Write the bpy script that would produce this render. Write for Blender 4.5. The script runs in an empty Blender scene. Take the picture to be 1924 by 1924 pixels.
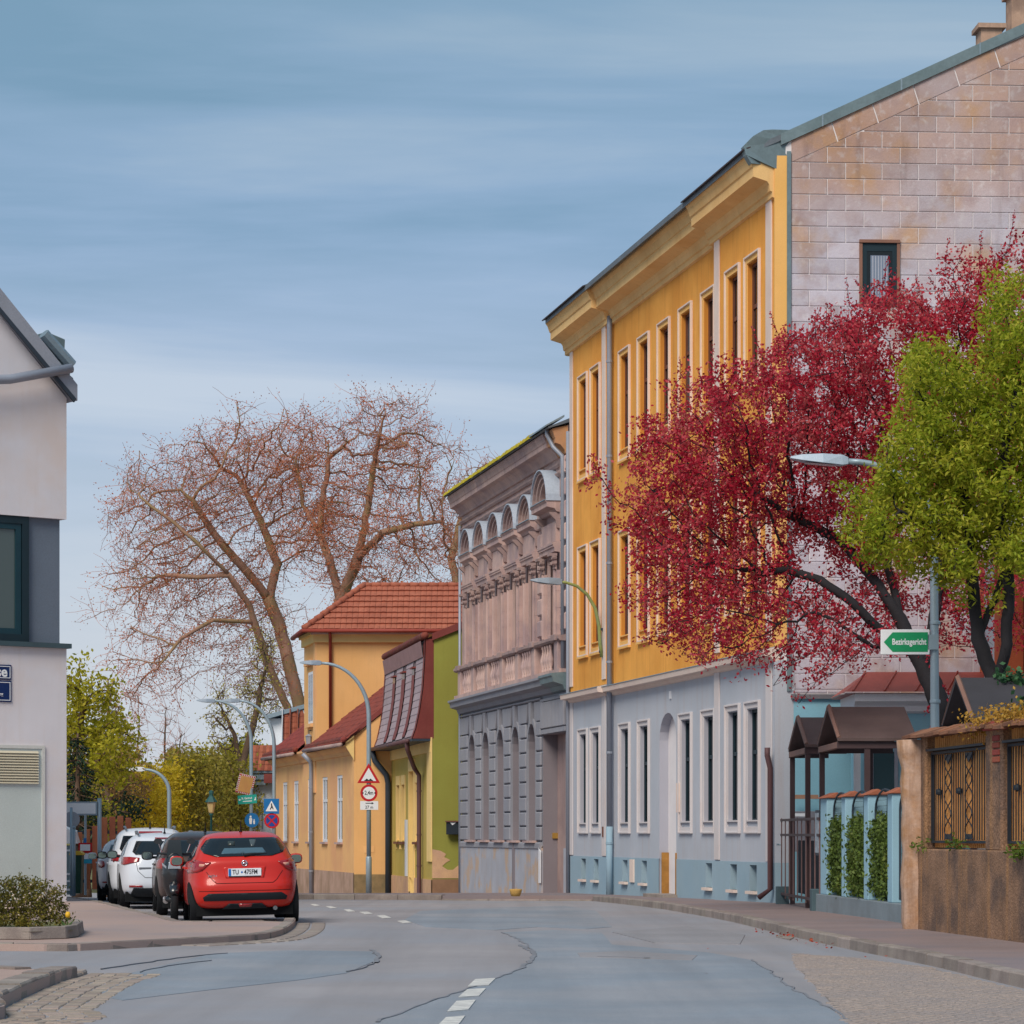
import bpy, bmesh, math, random
from mathutils import Vector, Matrix, kdtree
from mathutils.bvhtree import BVHTree
from mathutils.geometry import tessellate_polygon
random.seed(7)
R = math.radians
scene = bpy.context.scene
col = scene.collection
# ------------------------------------------------------------------ camera, sky, sun, exposure
FPX, CXP, HYP, EYE = 5500.0, 962.0, 1567.0, 1.42        # focal length and horizon in photograph pixels, eye height
cam = bpy.data.cameras.new('camera'); camo = bpy.data.objects.new('camera', cam); col.objects.link(camo)
camo.location = (0, 0, EYE); camo.rotation_euler = (R(90), 0, 0)
cam.sensor_width = 36; cam.lens = 36 * FPX / 1924; cam.shift_y = (HYP - 962) / 1924; cam.shift_x = 0
cam.clip_start = 0.5; cam.clip_end = 6000
scene.camera = camo
scene.view_settings.view_transform = 'Standard'; scene.view_settings.look = 'None'
scene.view_settings.exposure = 1.0; scene.view_settings.gamma = 1.0; scene.view_settings.use_curve_mapping = False
scene.cycles.use_denoising = True
scene.cycles.max_bounces = 6; scene.cycles.transparent_max_bounces = 8
SUN_EL, SUN_AZ = 44, 206      # elevation, compass-like azimuth (0 = +Y, clockwise seen from above)
sun = bpy.data.lights.new('sun', 'SUN'); suno = bpy.data.objects.new('sun', sun); col.objects.link(suno)
sun.energy = 1.5; sun.angle = R(28); sun.color = (1.0, 0.91, 0.79)
sd = Vector((math.sin(R(SUN_AZ)) * math.cos(R(SUN_EL)), math.cos(R(SUN_AZ)) * math.cos(R(SUN_EL)), math.sin(R(SUN_EL))))
suno.rotation_euler = sd.to_track_quat('Z', 'Y').to_euler(); suno.location = sd * 200
world = bpy.data.worlds.new('World'); scene.world = world; world.use_nodes = True
wn, wl = world.node_tree.nodes, world.node_tree.links
wn.clear()
def wnode(t, **k):
    n = wn.new(t)
    for a, v in k.items(): setattr(n, a, v)
    return n
out = wnode('ShaderNodeOutputWorld'); bg = wnode('ShaderNodeBackground'); bg.inputs[1].default_value = 0.10
sky = wnode('ShaderNodeTexSky', sky_type='NISHITA', sun_disc=False)
sky.sun_elevation = R(SUN_EL); sky.sun_rotation = R(SUN_AZ); sky.air_density = 1.2; sky.dust_density = 2.0
tc = wnode('ShaderNodeTexCoord'); mp = wnode('ShaderNodeMapping'); mp.inputs['Scale'].default_value = (2.6, 2.6, 24.0)
mp.inputs['Location'].default_value = (6.6, 0.0, 8.51)
n1 = wnode('ShaderNodeTexNoise'); n1.inputs['Scale'].default_value = 1.0; n1.inputs['Detail'].default_value = 7; n1.inputs['Roughness'].default_value = 0.53
n1.inputs['Distortion'].default_value = 0.35
r1 = wnode('ShaderNodeValToRGB')
e = r1.color_ramp.elements
e[0].position = 0.36; e[0].color = (0.84, 1.52, 2.36, 1)
e[1].position = 0.66; e[1].color = (2.35, 2.8, 3.5, 1)
m_ = r1.color_ramp.elements.new(0.50); m_.color = (1.38, 2.02, 3.02, 1)
sx = wnode('ShaderNodeSeparateXYZ')
r2 = wnode('ShaderNodeValToRGB')                        # the overcast thins and pales towards the horizon, all the way round
e = r2.color_ramp.elements
e[0].position = 0.045; e[0].color = (1, 1, 1, 1); e[1].position = 0.20; e[1].color = (0, 0, 0, 1)
mixh = wnode('ShaderNodeMix', data_type='RGBA'); mixh.inputs[7].default_value = (3.35, 3.5, 3.8, 1)
mulh = wnode('ShaderNodeMath', operation='MULTIPLY'); mulh.inputs[1].default_value = 0.75
r3 = wnode('ShaderNodeValToRGB')                        # and turns greyer and denser overhead
e = r3.color_ramp.elements
e[0].position = 0.17; e[0].color = (0, 0, 0, 1); e[1].position = 0.30; e[1].color = (1, 1, 1, 1)
mixt = wnode('ShaderNodeMix', data_type='RGBA'); mixt.inputs[7].default_value = (0.88, 1.58, 2.02, 1)
mult = wnode('ShaderNodeMath', operation='MULTIPLY'); mult.inputs[1].default_value = 0.66
mixs = wnode('ShaderNodeMix', data_type='RGBA'); mixs.inputs[0].default_value = 0.90
wl.new(tc.outputs['Generated'], mp.inputs[0]); wl.new(mp.outputs[0], n1.inputs[0]); wl.new(n1.outputs[0], r1.inputs[0])
wl.new(tc.outputs['Generated'], sx.inputs[0]); wl.new(sx.outputs[2], r2.inputs[0]); wl.new(r2.outputs[0], mulh.inputs[0])
wl.new(mulh.outputs[0], mixh.inputs[0]); wl.new(r1.outputs[0], mixh.inputs[6])
wl.new(sx.outputs[2], r3.inputs[0]); wl.new(r3.outputs[0], mult.inputs[0]); wl.new(mult.outputs[0], mixt.inputs[0])
wl.new(mixh.outputs[2], mixt.inputs[6])
wl.new(sky.outputs[0], mixs.inputs[6]); wl.new(mixt.outputs[2], mixs.inputs[7])
wl.new(mixs.outputs[2], bg.inputs[0]); wl.new(bg.outputs[0], out.inputs[0])

# ------------------------------------------------------------------ helpers
def lin(c):
    return tuple(((v / 255) / 12.92 if v / 255 <= 0.04045 else ((v / 255 + 0.055) / 1.055) ** 2.4) for v in c[:3])
MATS = {}
SAT = 0.05
def M(name, c, rough=0.8, var=0.12, scale=1.5, bump=0.15, bscale=30, metal=0.0, c2=None, mix2=0.5, streak=0.0, rnd=0.0, spec=0.3, emit=0, fine=0.06, coat=0, streakc=None, s2scale=None, lo2=0.45, hi2=0.62, trans=0.0, lane=0.0):
    """procedural principled material; c and c2 are sRGB 0-255 albedos"""
    if name in MATS: return MATS[name]
    m = bpy.data.materials.new(name); m.use_nodes = True; MATS[name] = m
    nt = m.node_tree; N = nt.nodes; L = nt.links
    b = N['Principled BSDF']
    b.inputs['Roughness'].default_value = rough; b.inputs['Metallic'].default_value = metal
    b.inputs['Specular IOR Level'].default_value = spec
    if coat: b.inputs['Coat Weight'].default_value = coat; b.inputs['Coat Roughness'].default_value = 0.06
    a = lin(c); lu_ = .3 * a[0] + .6 * a[1] + .1 * a[2]; a = tuple(v * (1 - SAT) + lu_ * SAT for v in a)
    tcn = N.new('ShaderNodeTexCoord')
    def noise(sc, det=4, mapping=None, rough_=0.6):
        n = N.new('ShaderNodeTexNoise'); n.inputs['Scale'].default_value = sc; n.inputs['Detail'].default_value = det; n.inputs['Roughness'].default_value = rough_
        if mapping:
            mpn = N.new('ShaderNodeMapping'); mpn.inputs['Scale'].default_value = mapping
            L.new(tcn.outputs['Object'], mpn.inputs[0]); L.new(mpn.outputs[0], n.inputs[0])
        else: L.new(tcn.outputs['Object'], n.inputs[0])
        return n
    def mixc(fac, A, B, blend='MIX'):
        x = N.new('ShaderNodeMix'); x.data_type = 'RGBA'; x.blend_type = blend
        if isinstance(fac, (int, float)): x.inputs[0].default_value = fac
        else: L.new(fac, x.inputs[0])
        for s, v in ((6, A), (7, B)):
            if isinstance(v, tuple): x.inputs[s].default_value = (*v, 1)
            else: L.new(v, x.inputs[s])
        return x.outputs[2]
    def ramp(src, p0, p1):
        r = N.new('ShaderNodeMapRange'); r.inputs[1].default_value = p0; r.inputs[2].default_value = p1
        L.new(src, r.inputs[0]); return r.outputs[0]
    n = noise(scale)
    cur = mixc(ramp(n.outputs[0], 0.3, 0.7), tuple(v * (1 - var) for v in a), tuple(min(1, v * (1 + var)) for v in a))
    if c2:
        n2 = noise(s2scale or scale * 0.6, 6)
        f = ramp(n2.outputs[0], lo2, hi2)
        mm = N.new('ShaderNodeMath'); mm.operation = 'MULTIPLY'; mm.inputs[1].default_value = mix2; L.new(f, mm.inputs[0])
        cur = mixc(mm.outputs[0], cur, lin(c2))
    if streak:
        n3 = noise(1.0, 5, (5, 5, 0.35))
        f = ramp(n3.outputs[0], 0.52, 0.75)
        mm = N.new('ShaderNodeMath'); mm.operation = 'MULTIPLY'; mm.inputs[1].default_value = streak; L.new(f, mm.inputs[0])
        cur = mixc(mm.outputs[0], cur, lin(streakc) if streakc else tuple(v * 0.45 for v in a))
    if lane:
        n5 = noise(1.0, 4, (1.3, .045, 1)); f = ramp(n5.outputs[0], 0.4, 0.68); mm = N.new('ShaderNodeMath'); mm.operation = 'MULTIPLY'; mm.inputs[1].default_value = lane; L.new(f, mm.inputs[0])
        cur = mixc(mm.outputs[0], cur, tuple(v * 0.72 for v in a))
        n6 = noise(9.0, 6, None, .75); f = ramp(n6.outputs[0], 0.56, 0.72); mm = N.new('ShaderNodeMath'); mm.operation = 'MULTIPLY'; mm.inputs[1].default_value = lane * .7; L.new(f, mm.inputs[0])
        cur = mixc(mm.outputs[0], cur, tuple(v * 0.6 for v in a))
    if fine:
        n4 = noise(bscale * 2.2, 2)
        f = ramp(n4.outputs[0], 0.3, 0.7)
        mr = N.new('ShaderNodeMapRange'); mr.inputs[3].default_value = 1 - fine * 1.6; mr.inputs[4].default_value = 1 + fine
        L.new(f, mr.inputs[0])
        hs = N.new('ShaderNodeHueSaturation'); L.new(cur, hs.inputs['Color']); L.new(mr.outputs[0], hs.inputs['Value'])
        cur = hs.outputs[0]
    if rnd:
        oi = N.new('ShaderNodeObjectInfo'); mr = N.new('ShaderNodeMapRange'); mr.inputs[3].default_value = 1 - rnd; mr.inputs[4].default_value = 1 + rnd
        L.new(oi.outputs['Random'], mr.inputs[0])
        hs = N.new('ShaderNodeHueSaturation'); L.new(cur, hs.inputs['Color']); L.new(mr.outputs[0], hs.inputs['Value'])
        mr2 = N.new('ShaderNodeMapRange'); mr2.inputs[3].default_value = 0.5 - rnd * 0.08; mr2.inputs[4].default_value = 0.5 + rnd * 0.08
        mu = N.new('ShaderNodeMath'); mu.operation = 'MULTIPLY'; mu.inputs[1].default_value = 7.13; fr = N.new('ShaderNodeMath'); fr.operation = 'FRACT'
        L.new(oi.outputs['Random'], mu.inputs[0]); L.new(mu.outputs[0], fr.inputs[0]); L.new(fr.outputs[0], mr2.inputs[0]); L.new(mr2.outputs[0], hs.inputs['Hue'])
        cur = hs.outputs[0]
    L.new(cur, b.inputs['Base Color'])
    if bump:
        nb = noise(bscale, 4); bp = N.new('ShaderNodeBump'); bp.inputs['Strength'].default_value = bump; bp.inputs['Distance'].default_value = 0.02
        L.new(nb.outputs[0], bp.inputs['Height']); L.new(bp.outputs[0], b.inputs['Normal'])
    if trans:
        tr = N.new('ShaderNodeBsdfTranslucent'); L.new(cur, tr.inputs[0])
        ms = N.new('ShaderNodeMixShader'); ms.inputs[0].default_value = trans
        L.new(b.outputs[0], ms.inputs[1]); L.new(tr.outputs[0], ms.inputs[2]); L.new(ms.outputs[0], N['Material Output'].inputs[0])
    return m
def leafmat(name, cols, trans=0.35):
    """leaf material whose colour varies clump by clump and leaf by leaf"""
    m = bpy.data.materials.new(name); m.use_nodes = True; MATS[name] = m
    nt = m.node_tree; N = nt.nodes; L = nt.links; b = N['Principled BSDF']; b.inputs['Roughness'].default_value = 0.55; b.inputs['Specular IOR Level'].default_value = 0.25
    ge = N.new('ShaderNodeNewGeometry'); rp = N.new('ShaderNodeValToRGB')
    els = rp.color_ramp.elements
    els[0].color = (*lin(cols[0]), 1); els[0].position = 0; els[1].color = (*lin(cols[-1]), 1); els[1].position = 1
    for i, c in enumerate(cols[1:-1]):
        q = els.new((i + 1) / (len(cols) - 1)); q.color = (*lin(c), 1)
    tcn = N.new('ShaderNodeTexCoord'); no = N.new('ShaderNodeTexNoise'); no.inputs['Scale'].default_value = 1.1; no.inputs['Detail'].default_value = 3
    L.new(tcn.outputs['Object'], no.inputs[0])
    mx = N.new('ShaderNodeMath'); mx.operation = 'MULTIPLY_ADD'; mx.inputs[1].default_value = 0.55; L.new(ge.outputs['Random Per Island'], mx.inputs[0])
    m2 = N.new('ShaderNodeMapRange'); m2.inputs[1].default_value = 0.3; m2.inputs[2].default_value = 0.7; m2.inputs[4].default_value = 0.45; L.new(no.outputs[0], m2.inputs[0])
    L.new(m2.outputs[0], mx.inputs[2]); L.new(mx.outputs[0], rp.inputs[0]); L.new(rp.outputs[0], b.inputs['Base Color'])
    tr = N.new('ShaderNodeBsdfTranslucent'); L.new(rp.outputs[0], tr.inputs[0])
    ms = N.new('ShaderNodeMixShader'); ms.inputs[0].default_value = trans
    L.new(b.outputs[0], ms.inputs[1]); L.new(tr.outputs[0], ms.inputs[2]); L.new(ms.outputs[0], N['Material Output'].inputs[0])
    return m
def glassmat(name, c=(18, 26, 32), rough=0.05, spec=0.6):
    m = bpy.data.materials.new(name); m.use_nodes = True; b = m.node_tree.nodes['Principled BSDF']
    b.inputs['Base Color'].default_value = (*lin(c), 1); b.inputs['Roughness'].default_value = rough; b.inputs['Specular IOR Level'].default_value = spec
    MATS[name] = m; return m

class MB:
    def __init__(s): s.v = []; s.f = []
    def add(s, vs, fs):
        o = len(s.v); s.v += [tuple(v) for v in vs]; s.f += [tuple(i + o for i in f) for f in fs]; return s
    def box(s, x0, x1, y0, y1, z0, z1):
        return s.add([(x0,y0,z0),(x1,y0,z0),(x1,y1,z0),(x0,y1,z0),(x0,y0,z1),(x1,y0,z1),(x1,y1,z1),(x0,y1,z1)],
                     [(0,3,2,1),(4,5,6,7),(0,1,5,4),(1,2,6,5),(2,3,7,6),(3,0,4,7)])
    def bbox(s, x0, x1, y0, y1, z0, z1, c=0.01):
        """box with its edges cut back by c"""
        X = [x0, x0 + c, x1 - c, x1]; Y = [y0, y0 + c, y1 - c, y1]; Z = [z0, z0 + c, z1 - c, z1]
        bm = bmesh.new(); vs = []
        for a in (0, 3):
            for b in (0, 3):
                for d in (0, 3):
                    ia = 1 if a == 0 else 2; ib = 1 if b == 0 else 2; ic = 1 if d == 0 else 2
                    vs += [(X[a], Y[ib], Z[ic]), (X[ia], Y[b], Z[ic]), (X[ia], Y[ib], Z[d])]
        for p in vs: bm.verts.new(p)
        r = bmesh.ops.convex_hull(bm, input=bm.verts[:]); bm.verts.index_update()
        s.add([v.co[:] for v in bm.verts], [tuple(v.index for v in f.verts) for f in bm.faces]); bm.free(); return s
    def prism(s, poly, d, axis='y', off=0.0):
        """polygon in the plane across axis, extruded from off to off+d (poly as (x,z) for y, (x,y) for z, (y,z) for x)"""
        n = len(poly)
        def P(p, t):
            if axis == 'y': return (p[0], t, p[1])
            if axis == 'z': return (p[0], p[1], t)
            return (t, p[0], p[1])
        vs = [P(p, off) for p in poly] + [P(p, off + d) for p in poly]
        tris = tessellate_polygon([[Vector((p[0], p[1], 0)) for p in poly]])
        fs = [tuple(t) for t in tris] + [tuple(i + n for i in reversed(t)) for t in tris]
        fs += [(i, (i + 1) % n, n + (i + 1) % n, n + i) for i in range(n)]
        return s.add(vs, fs)
    def quad(s, a, b, c, d): return s.add([a, b, c, d], [(0, 1, 2, 3)])
    def tube(s, path, r, n=8, cap=True):
        path = [Vector(p) for p in path]; rs = r if isinstance(r, (list, tuple)) else [r] * len(path)
        base = len(s.v); up = Vector((0.13, 0.21, 1)).normalized(); prev = None
        for i, p in enumerate(path):
            t = (path[min(i + 1, len(path) - 1)] - path[max(i - 1, 0)])
            t = t.normalized() if t.length > 1e-9 else Vector((0, 0, 1))
            if prev is None:
                a = t.cross(up)
                if a.length < 1e-3: a = t.cross(Vector((1, 0, 0)))
                a.normalize()
            else:
                a = prev - t * prev.dot(t)
                if a.length < 1e-6: a = t.orthogonal()
                a.normalize()
            prev = a; b = t.cross(a)
            for k in range(n):
                an = 2 * math.pi * k / n; q = p + (a * math.cos(an) + b * math.sin(an)) * rs[i]; s.v.append(q[:])
        for i in range(len(path) - 1):
            for k in range(n):
                k2 = (k + 1) % n; A = base + i * n
                s.f.append((A + k, A + k2, A + n + k2, A + n + k))
        if cap and n > 2:
            s.f.append(tuple(base + k for k in reversed(range(n)))); A = base + (len(path) - 1) * n; s.f.append(tuple(A + k for k in range(n)))
        return s
    def lathe(s, prof, c=(0, 0, 0), n=12, a0=0, a1=2 * math.pi):
        """prof: list of (r, z)"""
        base = len(s.v); full = abs(a1 - a0 - 2 * math.pi) < 1e-6; m = n if full else n + 1
        for (r, z) in prof:
            for k in range(m):
                an = a0 + (a1 - a0) * k / n; s.v.append((c[0] + r * math.cos(an), c[1] + r * math.sin(an), c[2] + z))
        for i in range(len(prof) - 1):
            for k in range(n):
                k2 = (k + 1) % m; A = base + i * m
                s.f.append((A + k, A + k2, A + m + k2, A + m + k))
        return s
    def profx(s, prof, x0, x1):
        """profile of (y,z) points extruded along x, with closed ends"""
        return s.prism(prof, x1 - x0, 'x', x0)
    def build(s, name, mat, parent=None, smooth=False, kind=None, loc=None, rot=None, bevel=0, auto=None):
        me = bpy.data.meshes.new(name); me.from_pydata(s.v, [], s.f); me.update()
        bm = bmesh.new(); bm.from_mesh(me); bmesh.ops.recalc_face_normals(bm, faces=bm.faces[:]); bm.to_mesh(me); bm.free()
        return obj(name, me, mat, parent, smooth, kind, loc, rot, bevel)
def obj(name, me, mat, parent=None, smooth=False, kind=None, loc=None, rot=None, bevel=0):
    if mat is not None and not me.materials: me.materials.append(mat)
    if smooth:
        for p in me.polygons: p.use_smooth = True
    o = bpy.data.objects.new(name, me); col.objects.link(o)
    if parent: o.parent = parent
    if loc is not None: o.location = loc
    if rot is not None: o.rotation_euler = rot
    if kind: o['kind'] = kind
    if bevel:
        bv = o.modifiers.new('bevel', 'BEVEL'); bv.width = bevel; bv.segments = 2; bv.limit_method = 'ANGLE'; bv.angle_limit = R(35)
    return o
def rawmesh(name, v, f):
    me = bpy.data.meshes.new(name); me.from_pydata(v, [], f); me.update(); return me
def thing(name, label, cat, loc=(0, 0, 0), rz=0.0, group=None):
    o = bpy.data.objects.new(name, None); col.objects.link(o); o.location = loc; o.rotation_euler = (0, 0, rz)
    o['label'] = label; o['category'] = cat
    if group: o['group'] = group
    o.empty_display_size = 0.3
    return o
def tag(o, label, cat, group=None):
    o['label'] = label; o['category'] = cat
    if group: o['group'] = group
    return o
def text_obj(txt, size, mat, parent, loc, rot, name='lettering', ext=0.002, align='CENTER', sx=1.0, bold=0.0, shear=0):
    cu = bpy.data.curves.new(name, 'FONT'); cu.body = txt; cu.size = size; cu.extrude = ext; cu.align_x = align; cu.align_y = 'CENTER'; cu.offset = bold; cu.shear = shear; cu.resolution_u = 3
    t = bpy.data.objects.new(name, cu); col.objects.link(t)
    dg = bpy.context.evaluated_depsgraph_get(); me = bpy.data.meshes.new_from_object(t.evaluated_get(dg))
    bpy.data.objects.remove(t); bpy.data.curves.remove(cu); me.name = name
    o = obj(name, me, mat, parent, False, None, loc, rot); o.scale = (sx, 1, 1)
    return o
# terrain: level near the camera, falling gently beyond the bend
GP = [(-2000, 0), (45, 0), (57, -.05), (66, -.13), (76, -.24), (84, -.40), (92, -.58), (103, -.82), (124, -1.25), (160, -1.7), (250, -2.2), (9000, -2.2)]
def g(y):
    for (a, za), (b, zb) in zip(GP, GP[1:]):
        if y <= b: return za + (zb - za) * (y - a) / (b - a)
    return GP[-1][1]
def PX(px, Y): return (px - CXP) * Y / FPX
def PZ(py, Y): return EYE + (HYP - py) * Y / FPX
def W(px, py, Y): return Vector((PX(px, Y), Y, PZ(py, Y)))
def gp(px, py, dz=0.0):
    """point of the ground (raised by dz) seen at a pixel of the photograph"""
    Y = FPX * EYE / max(1.0, py - HYP)
    for _ in range(40): Y = 0.5 * Y + 0.5 * FPX * (EYE - g(Y) - dz) / (py - HYP)
    return Vector((PX(px, Y), Y, g(Y) + dz))
# ------------------------------------------------------------------ materials
mAsph = M('asphalt_worn', (154, 149, 152), .9, .12, .35, .35, 60, lane=.5, c2=(146, 150, 160), mix2=.7, s2scale=.16, fine=.10)
mAsphB = M('asphalt_bluish', (138, 146, 157), .88, .12, .5, .35, 70, lane=.5, fine=.14, c2=(158, 156, 160), s2scale=.3, mix2=.6)
mAsphP = M('asphalt_pinkish', (148, 145, 149), .9, .1, .6, .3, 60, lane=.4, fine=.14)
mAsphD = M('asphalt_tar', (126, 127, 134), .85, .1, 2, .2, 50)
mPave = M('pavement_asphalt', (140, 122, 120), .9, .12, .5, .25, 60, c2=(122, 116, 122), mix2=.6, s2scale=.3, fine=.1)
mPaveL = M('pavement_left_asphalt', (176, 150, 140), .9, .10, .5, .25, 60, c2=(142, 132, 134), mix2=.7, s2scale=.25, fine=.1)
mKerb = M('kerb_granite', (150, 138, 130), .85, .14, 3, .3, 40, c2=(120, 108, 104), mix2=.6, rnd=.14, fine=.12)
mKerbTop = mKerb
mCob = M('cobble', (158, 142, 130), .85, .15, 4, .3, 30, rnd=.16, fine=.12, c2=(136, 122, 114), mix2=.5)
mLine = M('road_paint', (214, 210, 204), .8, .08, 4, .1, 60, fine=.12, c2=(170, 168, 168), mix2=.6, s2scale=6)
mEarth = M('earth', (110, 108, 62), .95, .2, .2, .4, 10, c2=(92, 80, 58))
mYel = M('plaster_yellow', (242, 168, 66), .9, .10, .6, .12, 60, streak=.6, streakc=(196, 122, 52), c2=(222, 146, 58), mix2=.7, s2scale=.4, fine=.09)
mYelL = M('plaster_pale_yellow', (240, 184, 104), .9, .07, .8, .08, 50, c2=(238, 180, 92), mix2=.4, streak=.12)
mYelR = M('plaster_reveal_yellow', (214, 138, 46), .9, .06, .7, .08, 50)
mCreamG = M('plaster_pale_grey_trim', (208, 202, 204), .85, .05, .8, .08, 50, c2=(198, 184, 180), mix2=.5, s2scale=.8)
mCream = M('plaster_offwhite_trim', (228, 208, 196), .85, .05, .8, .08, 50, c2=(206, 178, 170), mix2=.5, s2scale=.8)
mLilac = M('plaster_lilac_grey', (182, 186, 196), .9, .06, .5, .12, 60, c2=(168, 176, 188), streak=.4, streakc=(176, 160, 156), fine=.08)
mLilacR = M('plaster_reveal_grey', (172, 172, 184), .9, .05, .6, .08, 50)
mPlinth = M('plinth_paint_blue_grey', (148, 172, 186), .85, .06, .6, .08, 50, c2=(140, 170, 190), mix2=.5)
mSlate = M('roof_slate', (96, 104, 112), .6, .15, 2, .2, 20, rnd=.1)
mZinc = M('zinc_sheet', (142, 160, 172), .45, .08, 1, .1, 8, metal=.35, c2=(120, 140, 150), mix2=.5)
mZincD = M('zinc_dull_green_grey', (116, 134, 140), .5, .12, 1.2, .15, 6, metal=.25, c2=(100, 118, 122))
mGrayPipe = M('downpipe_grey', (148, 154, 168), .5, .06, 2, .03, 30, metal=.2)
mBrownFr = M('window_frame_brown', (110, 66, 50), .6, .1, 3, .05, 30)
mDarkFr = M('window_frame_dark_teal', (26, 48, 58), .5, .1, 3, .05, 30)
mWhiteFr = M('window_frame_white', (222, 224, 230), .6, .04, 3, .04, 30)
mGlass = glassmat('window_glass'); mGlassB = glassmat('window_glass_pale', (120, 136, 150), .08)
mGlassD = glassmat('window_glass_dark', (10, 14, 18), .12, .4)
def clad(name):
    m = bpy.data.materials.new(name); m.use_nodes = True; MATS[name] = m; nt = m.node_tree; N = nt.nodes; L = nt.links; b = N['Principled BSDF']; b.inputs['Roughness'].default_value = .85; b.inputs['Specular IOR Level'].default_value = .25
    tcn = N.new('ShaderNodeTexCoord'); sp = N.new('ShaderNodeSeparateXYZ'); L.new(tcn.outputs['Object'], sp.inputs[0])
    def noise(sc, mp=None, det=5):
        n = N.new('ShaderNodeTexNoise'); n.inputs['Scale'].default_value = sc; n.inputs['Detail'].default_value = det
        if mp: q = N.new('ShaderNodeMapping'); q.inputs['Scale'].default_value = mp; L.new(tcn.outputs['Object'], q.inputs[0]); L.new(q.outputs[0], n.inputs[0])
        else: L.new(tcn.outputs['Object'], n.inputs[0])
        return n.outputs[0]
    def math_(op, a, b_=None, c=None):
        x = N.new('ShaderNodeMath'); x.operation = op
        for i_, v_ in enumerate((a, b_, c)):
            if v_ is None: continue
            if isinstance(v_, (int, float)): x.inputs[i_].default_value = v_
            else: L.new(v_, x.inputs[i_])
        return x.outputs[0]
    def mr(v_, a, b_, lo=0., hi=1.):
        x = N.new('ShaderNodeMapRange'); x.inputs[1].default_value = a; x.inputs[2].default_value = b_; x.inputs[3].default_value = lo; x.inputs[4].default_value = hi; L.new(v_, x.inputs[0]); return x.outputs[0]
    def mix(f, A, B):
        x = N.new('ShaderNodeMix'); x.data_type = 'RGBA'
        if isinstance(f, float): x.inputs[0].default_value = f
        else: L.new(f, x.inputs[0])
        for s_, v_ in ((6, A), (7, B)):
            if isinstance(v_, tuple): x.inputs[s_].default_value = (*lin(v_), 1)
            else: L.new(v_, x.inputs[s_])
        return x.outputs[2]
    oi = N.new('ShaderNodeObjectInfo')
    f = math_('ADD', mr(sp.outputs[2], 12.2, 15.6, 0, .75), mr(noise(.55), .3, .7, -.25, .35)); f = math_('ADD', f, mr(oi.outputs['Random'], 0, 1, -.12, .12)); f = mr(f, 0, 1)
    c = mix(f, (198, 192, 204), (178, 140, 118))
    c = mix(mr(noise(1.1), .52, .7, 0, .55), c, (194, 150, 98)); c = mix(mr(noise(2.3), .5, .7, 0, .6), c, (166, 142, 142)); c = mix(mr(noise(1., (3, 3, .5)), .56, .74, 0, .6), c, (132, 110, 108)); c = mix(mr(noise(7.), .55, .75, 0, .45), c, (216, 210, 212))
    hs = N.new('ShaderNodeHueSaturation'); L.new(c, hs.inputs['Color']); L.new(math_('MULTIPLY', mr(oi.outputs['Random'], 0, 1, .84, 1.08), mr(noise(60.), .3, .7, .9, 1.06)), hs.inputs['Value']); L.new(hs.outputs[0], b.inputs['Base Color'])
    bp = N.new('ShaderNodeBump'); bp.inputs['Strength'].default_value = .25; bp.inputs['Distance'].default_value = .02; L.new(noise(20.), bp.inputs['Height']); L.new(bp.outputs[0], b.inputs['Normal'])
    return m
mPanel = clad('cladding_panel'); mPanelL = mPanel
mMortar = M('cladding_joint', (226, 220, 222), .9, .05, 2, .1, 40)
mMauve = M('stucco_mauve', (194, 164, 156), .9, .12, .9, .18, 40, c2=(158, 136, 140), mix2=.75, s2scale=.8, streak=.5, streakc=(120, 98, 92))
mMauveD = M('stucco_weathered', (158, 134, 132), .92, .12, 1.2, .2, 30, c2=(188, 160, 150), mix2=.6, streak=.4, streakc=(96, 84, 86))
mGreyS = M('stucco_grey', (148, 148, 156), .9, .07, .8, .14, 40, c2=(136, 138, 150), mix2=.6, streak=.3, streakc=(120, 108, 108))
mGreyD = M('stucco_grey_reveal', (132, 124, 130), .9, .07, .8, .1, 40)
mPlG = M('plinth_grey_worn', (168, 170, 180), .92, .10, 1.0, .2, 30, c2=(190, 160, 132), mix2=.75, s2scale=1.1, lo2=.52, hi2=.6, streak=.3, streakc=(150, 120, 96))
mMoss = M('moss', (176, 158, 30), .95, .25, 6, .6, 24, c2=(130, 130, 34))
mOrDoor = M('door_orange_wood', (190, 96, 34), .6, .12, 2, .1, 20, streak=.3)
mBrick = M('brown_stained_board', (160, 112, 48), .8, .2, 4, .2, 30)

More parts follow.
